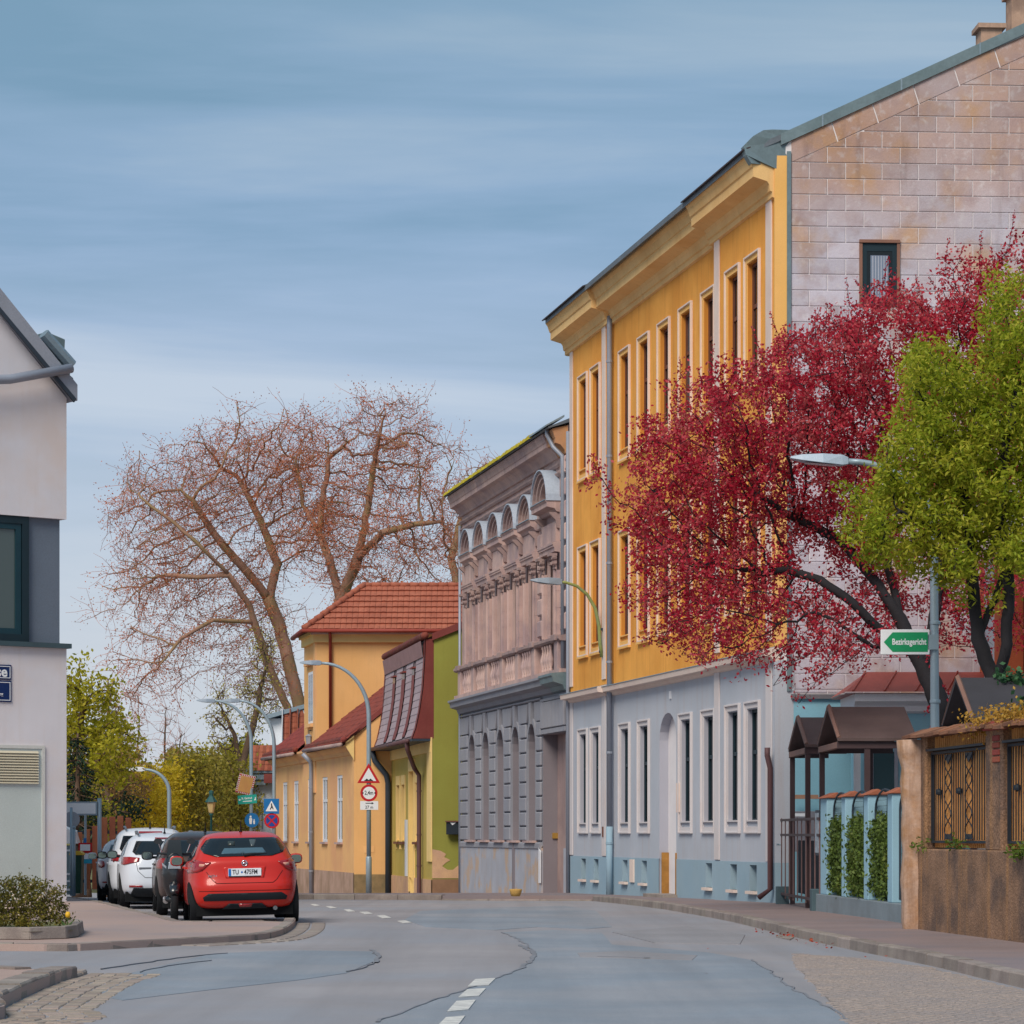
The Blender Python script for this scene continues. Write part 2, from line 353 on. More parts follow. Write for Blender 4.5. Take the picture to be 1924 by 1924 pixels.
# ------------------------------------------------------------------ ground, road, pavements
def sheet(name, x0, x1, ys, dz, mat, kind='structure', nx=2):
    v = []; f = []
    for y in ys:
        for i in range(nx): v.append((x0 + (x1 - x0) * i / (nx - 1), y, g(y) + dz))
    for j in range(len(ys) - 1):
        for i in range(nx - 1): f.append((j * nx + i, j * nx + i + 1, (j + 1) * nx + i + 1, (j + 1) * nx + i))
    return obj(name, rawmesh(name, v, f), mat, None, False, kind)
sheet('ground', -3000, 3000, [-300] + list(range(40, 130, 4)) + [160, 250, 5000], -0.06, mEarth)
road = sheet('road', -45, 13, [-20, 0, 20, 40, 45] + list(range(48, 150, 3)), 0.0, mAsph, nx=8)
def flat_poly(name, pts, dz, mat, parent=None, kind=None, sub=0, skirt=True):
    """polygon laid on the ground from (x,y) points"""
    tri = tessellate_polygon([[Vector((p[0], p[1], 0)) for p in pts]])
    me = rawmesh(name, [(p[0], p[1], 0) for p in pts], [tuple(t) for t in tri])
    bm = bmesh.new(); bm.from_mesh(me)
    for _ in range(2): bmesh.ops.subdivide_edges(bm, edges=[e for e in bm.edges if e.calc_length() > 3.0], cuts=1, use_grid_fill=True)
    bmesh.ops.triangulate(bm, faces=bm.faces[:])
    bmesh.ops.recalc_face_normals(bm, faces=bm.faces[:])
    for v in bm.verts: v.co.z = g(v.co.y) + dz
    if skirt:
        be = [e for e in bm.edges if e.is_boundary]; ex_ = bmesh.ops.extrude_edge_only(bm, edges=be)
        for v in [q for q in ex_['geom'] if isinstance(q, bmesh.types.BMVert)]: v.co.z -= dz + .02
    if sum(f.normal.z for f in bm.faces) < 0: bmesh.ops.reverse_faces(bm, faces=bm.faces[:])
    bm.to_mesh(me); bm.free()
    return obj(name, me, mat, parent, False, kind)
def pxpoly(pts, dz=0): return [gp(x, y, dz).xy for x, y in pts]
def smooth_line(pts, step):
    """resample a polyline of Vector2 with Catmull-Rom"""
    P = [pts[0] * 2 - pts[1]] + list(pts) + [pts[-1] * 2 - pts[-2]]; outp = []
    for i in range(1, len(P) - 2):
        n = max(2, int((P[i + 1] - P[i]).length / 0.15))
        for k in range(n):
            t = k / n; a, b, c, d = P[i - 1], P[i], P[i + 1], P[i + 2]
            outp.append(0.5 * ((2 * b) + (c - a) * t + (2 * a - 5 * b + 4 * c - d) * t * t + (3 * b - a - 3 * c + d) * t ** 3))
    outp.append(pts[-1])
    res = [outp[0]]; acc = 0
    for a, b in zip(outp, outp[1:]):
        seg = (b - a).length
        while acc + seg >= step:
            a = a + (b - a).normalized() * (step - acc); res.append(a.copy()); seg = (b - a).length; acc = 0
        acc += seg
    return res
# asphalt patches, seams and cracks
flat_poly('asphalt_patch', pxpoly([(945,1752),(985,1772),(1003,1792),(990,1812),(935,1838),(850,1868),(700,1924),(600,2010),(1790,2010),(1610,1924),(1490,1858),(1440,1820),(1410,1804),(1330,1790),(1150,1775),(1130,1752),(1040,1748)]), .004, mAsphB, road)
flat_poly('asphalt_patch', pxpoly([(400,1792),(540,1786),(700,1788),(712,1803),(650,1829),(560,1842),(380,1862),(230,1880),(170,1868),(240,1830)]), .004, mAsphB, road)
flat_poly('asphalt_patch', pxpoly([(790,1712),(1060,1702),(1120,1712),(1150,1742),(1100,1746),(1010,1742),(930,1748),(800,1742),(760,1728)]), .004, mAsphB, road)
flat_poly('asphalt_patch', pxpoly([(1085,1791),(1180,1788),(1310,1796),(1300,1805),(1090,1799)]), .008, mAsphP, road)
flat_poly('asphalt_patch', pxpoly([(1150,1752),(1290,1741),(1400,1757),(1390,1775),(1230,1772)]), .008, mAsphP, road)
SEAM = [0]
def seam(pts, w, name='crack', mat=None, dz=.012):
    P = smooth_line([Vector(gp(x, y).xy) for x, y in pts], .35); L_ = []; R_ = []; SEAM[0] += 1; dz = .0095 + .0006 * SEAM[0]
    for i, p in enumerate(P):
        t = (P[min(i + 1, len(P) - 1)] - P[max(0, i - 1)]).normalized(); n = Vector((-t.y, t.x)); ww = w * random.uniform(.5, 1.4)
        j = n * random.uniform(-.03, .03)
        L_.append(p + n * ww / 2 + j); R_.append(p - n * ww / 2 + j)
    v = [(p.x, p.y, g(p.y) + dz) for p in L_ + R_] + [(p.x, p.y, g(p.y) - .01) for p in L_ + R_]; n = len(P)
    obj(name, rawmesh(name, v, [(i, n + i, n + i + 1, i + 1) for i in range(n - 1)] + [(i, i + 1, 2 * n + i + 1, 2 * n + i) for i in range(n - 1)] + [(n + i + 1, n + i, 3 * n + i, 3 * n + i + 1) for i in range(n - 1)]), mat or mAsphD, road)
seam([(945,1752),(985,1772),(1003,1792),(990,1812),(935,1838),(850,1868),(700,1924)], .025)
seam([(1410,1804),(1440,1820),(1490,1858),(1610,1924)], .02)
seam([(975,1776),(1000,1790),(996,1806),(975,1822)], .05)
seam([(700,1788),(712,1803),(690,1815),(650,1829)], .02)
seam([(700,1786),(710,1796),(704,1812)], .05)
seam([(190,1822),(260,1812),(340,1800),(430,1792),(450,1791)], .012)
seam([(260,1828),(330,1814),(400,1805)], .012)
seam([(1125,1799),(1180,1800),(1235,1803)], .09)
# centre line dashes
for q in ([(893,1842),(931,1840),(918,1853),(879,1855)], [(878,1861),(913,1859),(900,1873),(861,1876)], [(858,1883),(894,1881),(880,1899),(840,1903)], [(838,1914),(874,1911),(858,1932),(816,1936)]):
    flat_poly('lane_dash', pxpoly(q), .013, mLine, road)
for q in ([(747,1731),(762,1730),(774,1734),(758,1735)], [(708,1721),(722,1720),(736,1725),(720,1726)], [(676,1714),(690,1713.5),(701,1717.5),(686,1718.3)], [(646,1709.5),(657,1709),(668,1713),(655,1713.6)],
          [(612,1703.5),(622,1703),(633,1706.5),(622,1707)], [(583,1699.5),(592,1699),(602,1702),(592,1702.6)]):
    flat_poly('lane_dash', pxpoly(q), .008, mLine, road)

def kerb_run(pts, w=.16, h=.13, step=.8, name='kerb_stone', parent=None, low=None, inner=1, jit=.006):
    """kerb stones along a polyline of the kerb's road-side foot; inner=+1 puts the stone on the left of the direction"""
    P = smooth_line(pts, step)
    for i in range(len(P) - 1):
        a, b = P[i], P[i + 1]; t = (b - a).normalized(); n = Vector((-t.y, t.x)) * inner
        hh = h
        if low:
            for (c, r) in low:
                if ((a + b) / 2 - c).length < r: hh = .035
        a2 = a + t * .006; b2 = b - t * .006; hh += random.uniform(-jit, jit); o = n * random.uniform(-.004, .004)
        za, zb = g(a.y), g(b.y)
        m = MB()
        lo = [(a2 + o, za), (b2 + o, zb), (b2 + n * w, zb), (a2 + n * w, za)]
        c = n * .018
        hi = [(a2 + o + n * .018, za + hh), (b2 + o + n * .018, zb + hh), (b2 + n * w, zb + hh), (a2 + n * w, za + hh)]
        mid = [(a2 + o + n * .004, za + hh - .016), (b2 + o + n * .004, zb + hh - .016)]
        v = [(p.x, p.y, z - .05) for p, z in lo] + [(p.x, p.y, z) for p, z in mid] + [(p.x, p.y, z) for p, z in hi]
        m.add(v, [(0,3,2,1),(0,1,5,4),(4,5,7,6),(6,7,8,9),(1,2,8,7,5),(2,3,9,8),(3,0,4,6,9)])
        m.build(name, mKerb, parent)
    return P
# right pavement
rk = [Vector((5.6, 8)), Vector((5.2, 18))] + [Vector(gp(x, y).xy) for x, y in [(1906,1853),(1750,1815),(1587,1782),(1440,1748),(1350,1727),(1250,1709),(1180,1700),(1112,1693)]]
rk2 = [Vector(gp(x, y).xy) for x, y in [(1112,1693),(1060,1692.8),(990,1692.5),(925,1692.2),(870,1691.9),(800,1691.4),(735,1690.9),(660,1690.3),(600,1689.8),(540,1689.2)]] + [Vector((-6.9, 92)), Vector((-7.7, 103)), Vector((-12.2, 124)), Vector((-16, 140))]
fac_x = lambda Y: 5.12 - (Y - 57) * .1958
def inner_x(Y):
    tab = [(0, 8.2), (28, 7.6), (34.5, 6.9), (44, 6.9), (57.3, 6.9), (57.5, 6.1)]
    if Y < 57.5:
        for (a, xa), (b, xb) in zip(tab, tab[1:]):
            if Y <= b: return xa + (xb - xa) * (Y - a) / (b - a)
    if Y < 91: return fac_x(Y) + 1.0
    return -1.2 - (Y - 91) * .2
line = smooth_line(rk, .8)[:-1] + smooth_line(rk2, .8); mono = [line[0]]
for p in line[1:]:
    if p.y > mono[-1].y + .015: mono.append(p)
line = mono
v = []; f = []
for p in line:
    v += [(p.x + .05, p.y + .03, g(p.y) + .12), (max(p.x + .3, inner_x(p.y)), p.y + .03, g(p.y) + .135)]
f = [(2 * i, 2 * i + 1, 2 * i + 3, 2 * i + 2) for i in range(len(line) - 1)]
nv = len(v); v += [(v[2 * i][0], v[2 * i][1], v[2 * i][2] - .25) for i in range(len(line))]; f += [(2 * i, 2 * i + 2, nv + i + 1, nv + i) for i in range(len(line) - 1)]
paveR = obj('pavement_right', rawmesh('pavement_right', v, f), mPave, None, False, 'structure')
lowp = [(Vector(gp(897, 1693).xy), 1.9), (Vector(gp(1085, 1693).xy), 1.1)]
kerb_run(rk, .17, .13, .85, 'kerb_stone', paveR, None, -1)
kerb_run(rk2, .17, .13, 1.3, 'kerb_stone', paveR, lowp, -1)
# left pavement with its rounded corner
lo_ = [Vector((-14, 34.6))] + [Vector(gp(x, y).xy) for x, y in [(-60,1787),(100,1788),(200,1784),(350,1776),(470,1769),(520,1761),(548,1747),(556,1734)]]
bk_ = [Vector(gp(556, 1734).xy)] + [Vector(gp(x, y, .12).xy) for x, y in [(548,1728),(500,1726),(400,1727),(345,1727),(290,1713),(250,1705),(175,1688),(130,1683)]] + [Vector((-12.2, 75)), Vector((-15, 90))]
polyL = smooth_line(lo_, .6) + smooth_line(bk_, .6) + [Vector((-45, 90)), Vector((-45, 34.6))]
cen = Vector((-20, 50))
paveL = flat_poly('pavement_left', [p for p in polyL], .086, mPaveL, None, 'structure')
kerb_run(lo_, .16, .095, .8, 'kerb_stone', paveL, None, 1)
kerb_run(bk_[1:], .16, .095, .8, 'kerb_stone', paveL, None, 1)
# gutter setts by the corner
# near left traffic island
li = [Vector((-6.5, 19))] + [Vector(gp(x, y).xy) for x, y in [(-60,1925),(0,1897),(60,1868),(120,1843),(150,1836),(166,1829)]]
lb = [Vector(gp(166, 1829).xy)] + [Vector(gp(x, y, .12).xy) for x, y in [(150,1822),(60,1817),(-40,1812),(-200,1806)]]
polyI = smooth_line(li[:-1], .4) + smooth_line(lb[2:], .4) + [Vector((-14, 19))]
paveI = flat_poly('pavement_island', polyI, .10, mPaveL, None, 'structure')
kerb_run(li, .26, .125, .42, 'kerb_stone', paveI, [(li[-1], 1.0)], 1, .012)
kerb_run(lb[2:], .2, .125, .6, 'kerb_stone', paveI, None, 1)
# setts in the gutter along the island: each stone its own
sett_meshes = []
for k in range(6):
    m = MB(); a = random.uniform(.088, .094); b = random.uniform(.066, .073)
    m.bbox(-a, a, -b, b, -.05, .008, .008); sett_meshes.append(rawmesh('cobblestone', m.v, m.f))
P = smooth_line(li, .19); cnt = 0
for row in range(5):
    for i in range(len(P) - 1):
        t = (P[i + 1] - P[i]).normalized(); n = Vector((t.y, -t.x)); p = P[i] + n * (.09 + row * .15) + t * (.09 * (row % 2)) + Vector((random.uniform(-.01, .01), random.uniform(-.01, .01)))
        if p.y < 21.5 or p.y > 30.3 or (row > 2 and p.y > 29.5): continue
        o = obj('cobblestone', random.choice(sett_meshes), mCob, road, False, None, (p.x, p.y, g(p.y) + random.uniform(-.004, .004)), (0, 0, math.atan2(t.y, t.x) + random.uniform(-.08, .08))); cnt += 1
# gutter stones at the left corner
P = smooth_line(lo_[-5:], .35)
for i in range(len(P) - 1):
    t = (P[i + 1] - P[i]).normalized(); n = Vector((t.y, -t.x))
    for r_ in range(2):
        p = P[i] + n * (.13 + r_ * .24); m = MB(); m.bbox(-.16, .16, -.11, .11, -.05, .012, .015)
        obj('gutter_stone', rawmesh('gutter_stone', m.v, m.f), mKerb, road, False, None, (p.x, p.y, g(p.y)), (0, 0, math.atan2(t.y, t.x)))
# cobbled parking strip on the right, small setts seen at a grazing angle
mb = MB()
polyC = [Vector(p) for p in pxpoly([(1492,1792),(1600,1800),(1740,1818),(1900,1858),(1980,1880),(2050,1990),(1640,1990),(1575,1900),(1530,1850),(1495,1815)])]
def inside(p, poly):
    c = False; n = len(poly); j = n - 1
    for i in range(n):
        if (poly[i].y > p.y) != (poly[j].y > p.y) and p.x < (poly[j].x - poly[i].x) * (p.y - poly[i].y) / (poly[j].y - poly[i].y) + poly[i].x: c = not c
        j = i
    return c
xs = [p.x for p in polyC]; ys = [p.y for p in polyC]
yy = min(ys); r_ = 0
while yy < max(ys):
    xx = min(xs) + (.055 if r_ % 2 else 0)
    while xx < max(xs):
        q = Vector((xx + random.uniform(-.01, .01) + .03 * math.sin(yy * 3), yy + .03 * math.sin(xx * 5)))
        if inside(q, polyC):
            a = random.uniform(.042, .05); b = random.uniform(.042, .05); z = .009 + random.uniform(-.003, .004); c = .008
            mb.add([(q.x - a, q.y - b, 0), (q.x + a, q.y - b, 0), (q.x + a, q.y + b, 0), (q.x - a, q.y + b, 0), (q.x - a + c, q.y - b + c, z), (q.x + a - c, q.y - b + c, z), (q.x + a - c, q.y + b - c, z), (q.x - a + c, q.y + b - c, z)],
                   [(4,5,6,7),(0,1,5,4),(1,2,6,5),(2,3,7,6),(3,0,4,7)])
        xx += .108
    yy += .108; r_ += 1
me = rawmesh('cobblestones', mb.v, mb.f); obj('cobblestones', me, M('cobble_strip', (152, 138, 131), .85, .12, 8, .2, 30, c2=(138, 130, 130), mix2=.6, s2scale=1.2, fine=.12), road, False, 'stuff')
flat_poly('sett_bed', polyC, .0035, M('sett_bed_sand', (128, 118, 112), .95, .1, 3, .2, 30), road)
# manholes / small repairs near the right kerb
for q in ([(1466,1757),(1492,1762),(1484,1767),(1458,1761)],):
    flat_poly('road_plate', pxpoly(q), .012, mKerb, road)
# ------------------------------------------------------------------ facade tools (local x along the wall, -y towards the street, z up)
def arch_pts(a, b, spring, top, n=10):
    c = (a + b) / 2; rw = (b - a) / 2; rh = top - spring
    return [(c - rw * math.cos(math.pi * k / n), spring + rh * math.sin(math.pi * k / n)) for k in range(n + 1)]
def wall_grid(mb, u0, u1, z0, z1, y, holes, reveal=None):
    """front face with holes; holes are (a,b,c,d[,spring]); reveal depth adds jambs into mb2"""
    us = sorted({u0, u1} | {h[0] for h in holes} | {h[1] for h in holes}); zs = sorted({z0, z1} | {h[2] for h in holes} | {h[3] for h in holes})
    us = [u for u in us if u0 - 1e-6 <= u <= u1 + 1e-6]; zs = [z for z in zs if z0 - 1e-6 <= z <= z1 + 1e-6]
    for i in range(len(us) - 1):
        for j in range(len(zs) - 1):
            cu = (us[i] + us[i + 1]) / 2; cz = (zs[j] + zs[j + 1]) / 2
            if any(h[0] < cu < h[1] and h[2] < cz < h[3] for h in holes): continue
            mb.quad((us[i], y, zs[j]), (us[i + 1], y, zs[j]), (us[i + 1], y, zs[j + 1]), (us[i], y, zs[j + 1]))
    for h in holes:
        if len(h) > 4:
            pts = arch_pts(h[0], h[1], h[4], h[3]); m = len(pts) // 2
            for k in range(len(pts) - 1):
                a, b = pts[k], pts[k + 1]; cx_ = h[0] if k < m else h[1]
                mb.add([(a[0], y, a[1]), (b[0], y, b[1]), (cx_, y, h[3])], [(0, 1, 2)])
def jambs(mb, h, y, depth):
    a, b, c, d = h[:4]; y2 = y + depth
    if len(h) > 4:
        pts = [(a, c)] + arch_pts(a, b, h[4], d) + [(b, c)]
    else: pts = [(a, c), (a, d), (b, d), (b, c)]
    for p, q in zip(pts, pts[1:]): mb.quad((p[0], y, p[1]), (q[0], y, q[1]), (q[0], y2, q[1]), (p[0], y2, p[1]))
    mb.quad((a, y, c), (b, y, c), (b, y2, c), (a, y2, c))
def frame(mb, a, b, c, d, w, y0, y1, bottom=True):
    """rectangular frame, outer a..b, c..d, bar width w, from y0 to y1"""
    mb.box(a, a + w, y0, y1, c, d); mb.box(b - w, b, y0, y1, c, d); mb.box(a + w, b - w, y0, y1, d - w, d)
    if bottom: mb.box(a + w, b - w, y0, y1, c, c + w)

# ================================================================== the yellow three-storey house
UX, UY = (5.1196 - 1.5088) / 18.79, (57.0 - 75.44) / 18.79
YA = (1.5088, 75.44)
rzY = math.atan2(UY, UX)
LY = 18.79
yel = thing('apartment_house', 'tall three-storey house with orange yellow upper floors and grey ground floor', 'house', (YA[0], YA[1], 0), rzY)
top1, bot1 = 13.03, 10.36
RI = .12                       # the middle bays stand back by this much
mGlassC = glassmat('window_glass_curtained', (74, 80, 88), .12, .5)
baysF = [(1.02, 2.10), (2.46, 3.54)]; baysN = [(15.22, 16.32), (16.70, 17.80)]
baysM = [(5.06 + 1.94 * k, 6.18 + 1.94 * k) for k in range(5)]
floors = [(10.36, 13.03), (5.90, 8.70)]
def opening(a, b, c, d): return (a + .15, b - .15, c + .24, d - .16)
upper = MB(); rev = MB(); lower = MB(); revg = MB(); plin = MB()
def bay(u0, u1, wins, y, skip=None):
    hol = [opening(a, b, c, d) for a, b in wins for c, d in floors]
    wall_grid(upper, u0, u1, 5.02, 14.3, y, hol)
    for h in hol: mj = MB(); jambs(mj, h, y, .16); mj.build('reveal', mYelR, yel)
    hg = []
    for k, (a, b) in enumerate(wins):
        if skip is not None and k == skip: continue
        hg.append(opening(a, b, 1.43, 4.08))
    cel = []
    for k, (a, b) in enumerate(wins):
        if skip is not None and k in (skip, skip + 1): continue
        cel.append((a + .32, a + .32 + .52, .28, .80))
    dh = []
    if skip is not None:
        dh = [(9.0, 10.55, -.4, 4.15, 3.55)]
    wall_grid(lower, u0, u1, .86, 5.02, y, hg + [(h[0], h[1], .86, h[3], h[4]) for h in dh])
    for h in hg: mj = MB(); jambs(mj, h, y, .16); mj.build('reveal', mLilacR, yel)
    wall_grid(plin, u0, u1, -.6, .86, y - .012, cel + [(h[0], h[1], -.6, .86) for h in dh])
    plin.quad((u0, y - .012, .86), (u1, y - .012, .86), (u1, y, .86), (u0, y, .86))
    for h in cel: jambs(plin, h, y - .012, .32)
    for h in dh: mj = MB(); jambs(mj, h, y, .75); mj.build('reveal', mLilacR, yel)
    return hg, cel
def full_windows(wins, y, skip=None):
    for c, d in floors + [(1.43, 4.08)]:
        for k, (a, b) in enumerate(wins):
            g_ = c < 2
            if g_ and skip is not None and k == skip: continue
            o = opening(a, b, c, d)
            m = MB(); frame(m, a, b, c, d, .04, y - .06, y + .001); w = m.build('window', mCreamG if g_ else mCream, yel, bevel=.006)
            m = MB(); frame(m, a + .04, b - .04, c + .04, d - .04, .10, y - .022, y + .001); m.build('surround', mYelL if not g_ else mCreamG, w)
            m = MB(); m.box(o[0] + .002, o[1] - .002, y - .05, y + .09, o[2] + .001, o[2] + .03); m.build('sill', mYelL if not g_ else mCreamG, w)
            m = MB(); frame(m, o[0], o[1], o[2], o[3], .06, y + .09, y + .15); zt = o[2] + (o[3] - o[2]) * .62
            m.box(o[0] + .07, o[1] - .07, y + .092, y + .148, zt - .04, zt + .04); um = (o[0] + o[1]) / 2; m.box(um - .03, um + .03, y + .096, y + .144, o[2] + .07, zt - .04)
            m.build('sash', mBrownFr if not g_ else mDarkFr, w)
            m = MB(); m.box(o[0] + .06, o[1] - .06, y + .122, y + .13, o[2] + .06, o[3] - .06); m.build('pane', random.choice((mGlass, mGlass, mGlassD, mGlassC)), w)
            if not g_:   # flat apron line below
                m = MB(); m.box(a - .02, b + .02, y - .075, y, c - .05, c + .0); m.build('sill', mYelL, w)
for (u0, u1, wins, y, sk) in ((0, 4.1, baysF, 0, None), (4.1, 14.32, baysM, RI, 2), (14.32, LY, baysN, 0, None)):
    hg, cel = bay(u0, u1, wins, y, sk); full_windows(wins, y, sk)
    for h in cel:
        m = MB(); m.box(h[0] - .04, h[1] + .04, y - .10, y + .1, h[2] - .06, h[2]); m.build('cellar_sill', mCream, yel)
        m = MB(); m.box(h[0], h[1], y + .28, y + .3, h[2], h[3]); m.build('cellar_pane', mGlassD, yel)
for x in (4.1, 14.32):
    for mb_, z0, z1 in ((upper, 5.02, 14.3), (lower, .86, 5.02)): mb_.quad((x, 0, z0), (x, RI, z0), (x, RI, z1), (x, 0, z1))
    plin.quad((x, -.012, -.6), (x, RI - .012, -.6), (x, RI - .012, .86), (x, -.012, .86))
plin.quad((LY, -.012, -.6), (LY, .4, -.6), (LY, .4, .86), (LY, -.012, .86))
upper.quad((LY, 0, 5.02), (LY + .04, .32, 5.02), (LY + .04, .32, 14.5), (LY, 0, 14.5)); lower.quad((LY, 0, .86), (LY + .04, .32, .86), (LY + .04, .32, 5.02), (LY, 0, 5.02))
upper.build('wall', mYel, yel)['label'] = 'orange yellow plaster of the upper floors'
lower.build('wall', mLilac, yel)['label'] = 'pale lilac grey plaster of the ground floor'
plin.build('plinth', mPlinth, yel)
# pilasters
for (a, b, y) in ((0, .34, -.03), (3.72, 4.1, -.03), (14.32, 14.72, -.03), (18.22, 18.62, -.03)):
    for z0, z1, mt in ((5.2, 13.92, mCream), (.88, 4.8, mCreamG)):
        m = MB(); m.box(a - (.0 if a else .0), b + (.012 if b == LY else 0), y, .0 if b != LY else .3, z0, z1); m.build('pilaster', mt, yel, bevel=.008)
# string course over the ground floor
SC = [(0, 4.78), (-.05, 4.80), (-.08, 4.86), (-.24, 4.88), (-.26, 4.99), (-.24, 5.02), (0, 5.06)]
for (a, b, y) in ((-.12, 4.24, 0), (4.24, 14.18, RI), (14.18, LY + .06, 0)):
    m = MB(); m.profx([(p[0] + y - .001, p[1]) for p in SC] + [(y + .1, 5.06), (y + .1, 4.78)], a, b); m.build('string_course', mCream, yel)
    m = MB(); m.profx([(y - .275, 4.995), (y - .275, 5.012), (y, 5.075), (y, 5.066)], a, b); m.build('flashing', mZinc, yel)
# main cornice
mCorn = M('cornice_cream_yellow', (240, 196, 130), .88, .07, .9, .1, 40, c2=(226, 174, 108), mix2=.6, streak=.3, streakc=(190, 140, 90))
CO = [(0, 13.80), (-.06, 13.82), (-.06, 13.92), (-.10, 13.94), (-.12, 14.06), (-.16, 14.12), (-.44, 14.20), (-.44, 14.38), (-.47, 14.40), (-.52, 14.55), (-.57, 14.62), (-.57, 14.68), (0, 14.90)]
for (a, b, y) in ((-.42, 4.1 + .3, 0), (4.4, 14.02, RI), (14.02, LY + .02, 0)):
    m = MB(); m.profx([(p[0] + y - .001, p[1]) for p in CO] + [(y + .3, 14.90), (y + .3, 13.80)], a, b); m.build('cornice', mCorn, yel)
    m = MB(); m.profx([(y - .66, 14.69), (y - .66, 14.72), (y - .1, 14.93), (y - .1, 14.90)], a - .05, b + .02); m.build('roof_edge', M('bitumen_edge', (70, 62, 66), .8), yel)
# body, roof, gable
gd = Vector((.133, .991))                     # the end wall is not quite square to the street front
def GV(s, z, o=0): return (LY + .04 + gd.x * s + gd.y * o, gd.y * s - gd.x * o, z)     # s along the end wall, o outwards
DEP = 11.0
m = MB(); x0 = 0.0
body = [(x0, .33), (LY + gd.x * .3, .33), (LY + gd.x * DEP, gd.y * DEP), (x0, gd.y * DEP)]
m.prism(body, 15.2, 'z', -.6); m.build('core_wall', mMortar, yel)
rz_ = lambda s: 14.80 + .466 * s
m = MB(); n_ = 5.6
A = [(x0 - .3, -.6, 14.72), (x0 - .3, n_, 17.45), (x0 - .3, DEP + .4, 14.8)]; B = [(LY + .0, -.6, 14.72), GV(n_, 17.45, .05), GV(DEP + .4, 14.8, .05)]
m.add(A + B + [(p[0], p[1], p[2] - .12) for p in A + B], [(0,3,4,1),(1,4,5,2),(6,7,10,9),(7,8,11,10),(0,1,7,6),(1,2,8,7),(3,9,10,4),(4,10,11,5),(0,6,9,3),(2,5,11,8)])
m.build('roof', mSlate, yel)
# roof edge tiles that show as small steps over the middle bays
for k in range(14):
    m = MB(); a = 4.4 + k * .69; z = 14.90 + .0; m.box(a, a + .66, -.30, .2, z - .01 * (k % 2), z + .05); o = m.build('roof_tile', mSlate, yel, rot=None)
# gable triangle and wall behind the cladding
m = MB(); gz = [GV(0, -.6), GV(DEP, -.6), GV(DEP, rz_(0)), GV(5.5, rz_(5.5)), GV(.28, rz_(.28) - .02), GV(0, 14.5)]
m.add(gz, [(0, 1, 2, 3, 4, 5)]); m.build('gable_wall', mMortar, yel)
# lower part painted pale blue
mBlueW = M('plaster_pale_blue', (132, 182, 200), .9, .05, .8, .08, 40, c2=(138, 188, 206), mix2=.5)
m = MB(); m.add([GV(.35, -.6, .03), GV(DEP, -.6, .03), GV(DEP, 4.05, .03), GV(.35, 4.05, .03)], [(0, 1, 2, 3)]); m.build('gable_base', mBlueW, yel)
m = MB(); v = [GV(.3, 4.05, 0), GV(DEP, 4.05, 0), GV(DEP, 4.05, .1), GV(.3, 4.05, .1)]; v += [(p[0], p[1], p[2] + .09) for p in v]
m.add(v, [(0,1,2,3),(4,5,6,7),(0,1,5,4),(1,2,6,5),(2,3,7,6),(3,0,4,7)]); m.build('ledge', M('ledge_dark', (110, 108, 114), .8), yel)
for z0_, z1_, s1_, mt_ in ((5.06, 14.62, .235, mYelL), (.86, 4.80, .37, mLilac), (-.6, .86, .37, mPlinth)):
    m = MB(); m.add([GV(-.02, z0_, .016), GV(s1_, z0_, .016), GV(s1_, z1_, .016), GV(-.02, z1_, .016), GV(-.02, z0_, -.05), GV(-.02, z1_, -.05)], [(0, 1, 2, 3), (4, 0, 3, 5)]); m.build('end_return', mt_, yel)
# cladding panels, laid in bond, each one separate
RH, RW, S0 = .311, .716, .30
WIN = (1.70, 2.38, 11.696, 12.94)              # gable window: s0,s1,z0,z1
PT = .016
def panel(poly, mat, name='panel', tk=PT, joined=None):
    c = Vector((sum(p[0] for p in poly) / len(poly), sum(p[1] for p in poly) / len(poly)))
    f_ = [GV(p[0], p[1], tk) for p in poly]
    # slight chamfer
    ins = []
    for p in poly:
        d = (c - Vector(p)); d = Vector((math.copysign(min(abs(d.x), .008), d.x), math.copysign(min(abs(d.y), .008), d.y))); ins.append((p[0] + d.x, p[1] + d.y))
    fr_ = [GV(p[0], p[1], tk) for p in ins]; mid_ = [GV(p[0], p[1], tk - .005) for p in poly]; bk_2 = [GV(p[0], p[1], .0) for p in poly]
    n = len(poly); vs = fr_ + mid_ + bk_2; fs = [tuple(range(n))] + [(i, (i + 1) % n, n + (i + 1) % n, n + i) for i in range(n)] + [(n + i, n + (i + 1) % n, 2 * n + (i + 1) % n, 2 * n + i) for i in range(n)]
    if joined is not None: joined.add(vs, fs); return
    mm_ = MB(); mm_.add(vs, fs); return mm_.build(name, mat, yel)
def clip_top(poly, s_off):
    """cut a panel polygon by the line z = rz_(s) - s_off"""
    outp = []
    for i in range(len(poly)):
        a, b = poly[i], poly[(i + 1) % len(poly)]
        fa = rz_(a[0]) - s_off - a[1]; fb = rz_(b[0]) - s_off - b[1]
        if fa >= 0: outp.append(a)
        if fa * fb < 0: t = fa / (fa - fb); outp.append((a[0] + (b[0] - a[0]) * t, a[1] + (b[1] - a[1]) * t))
    return outp
RAKE = .46
ztop = 17.2; nrow = int((ztop - 4.16) / RH) + 1; npan = 0; rest = MB(); restL = MB()
Z0 = 12.94 - 29 * RH
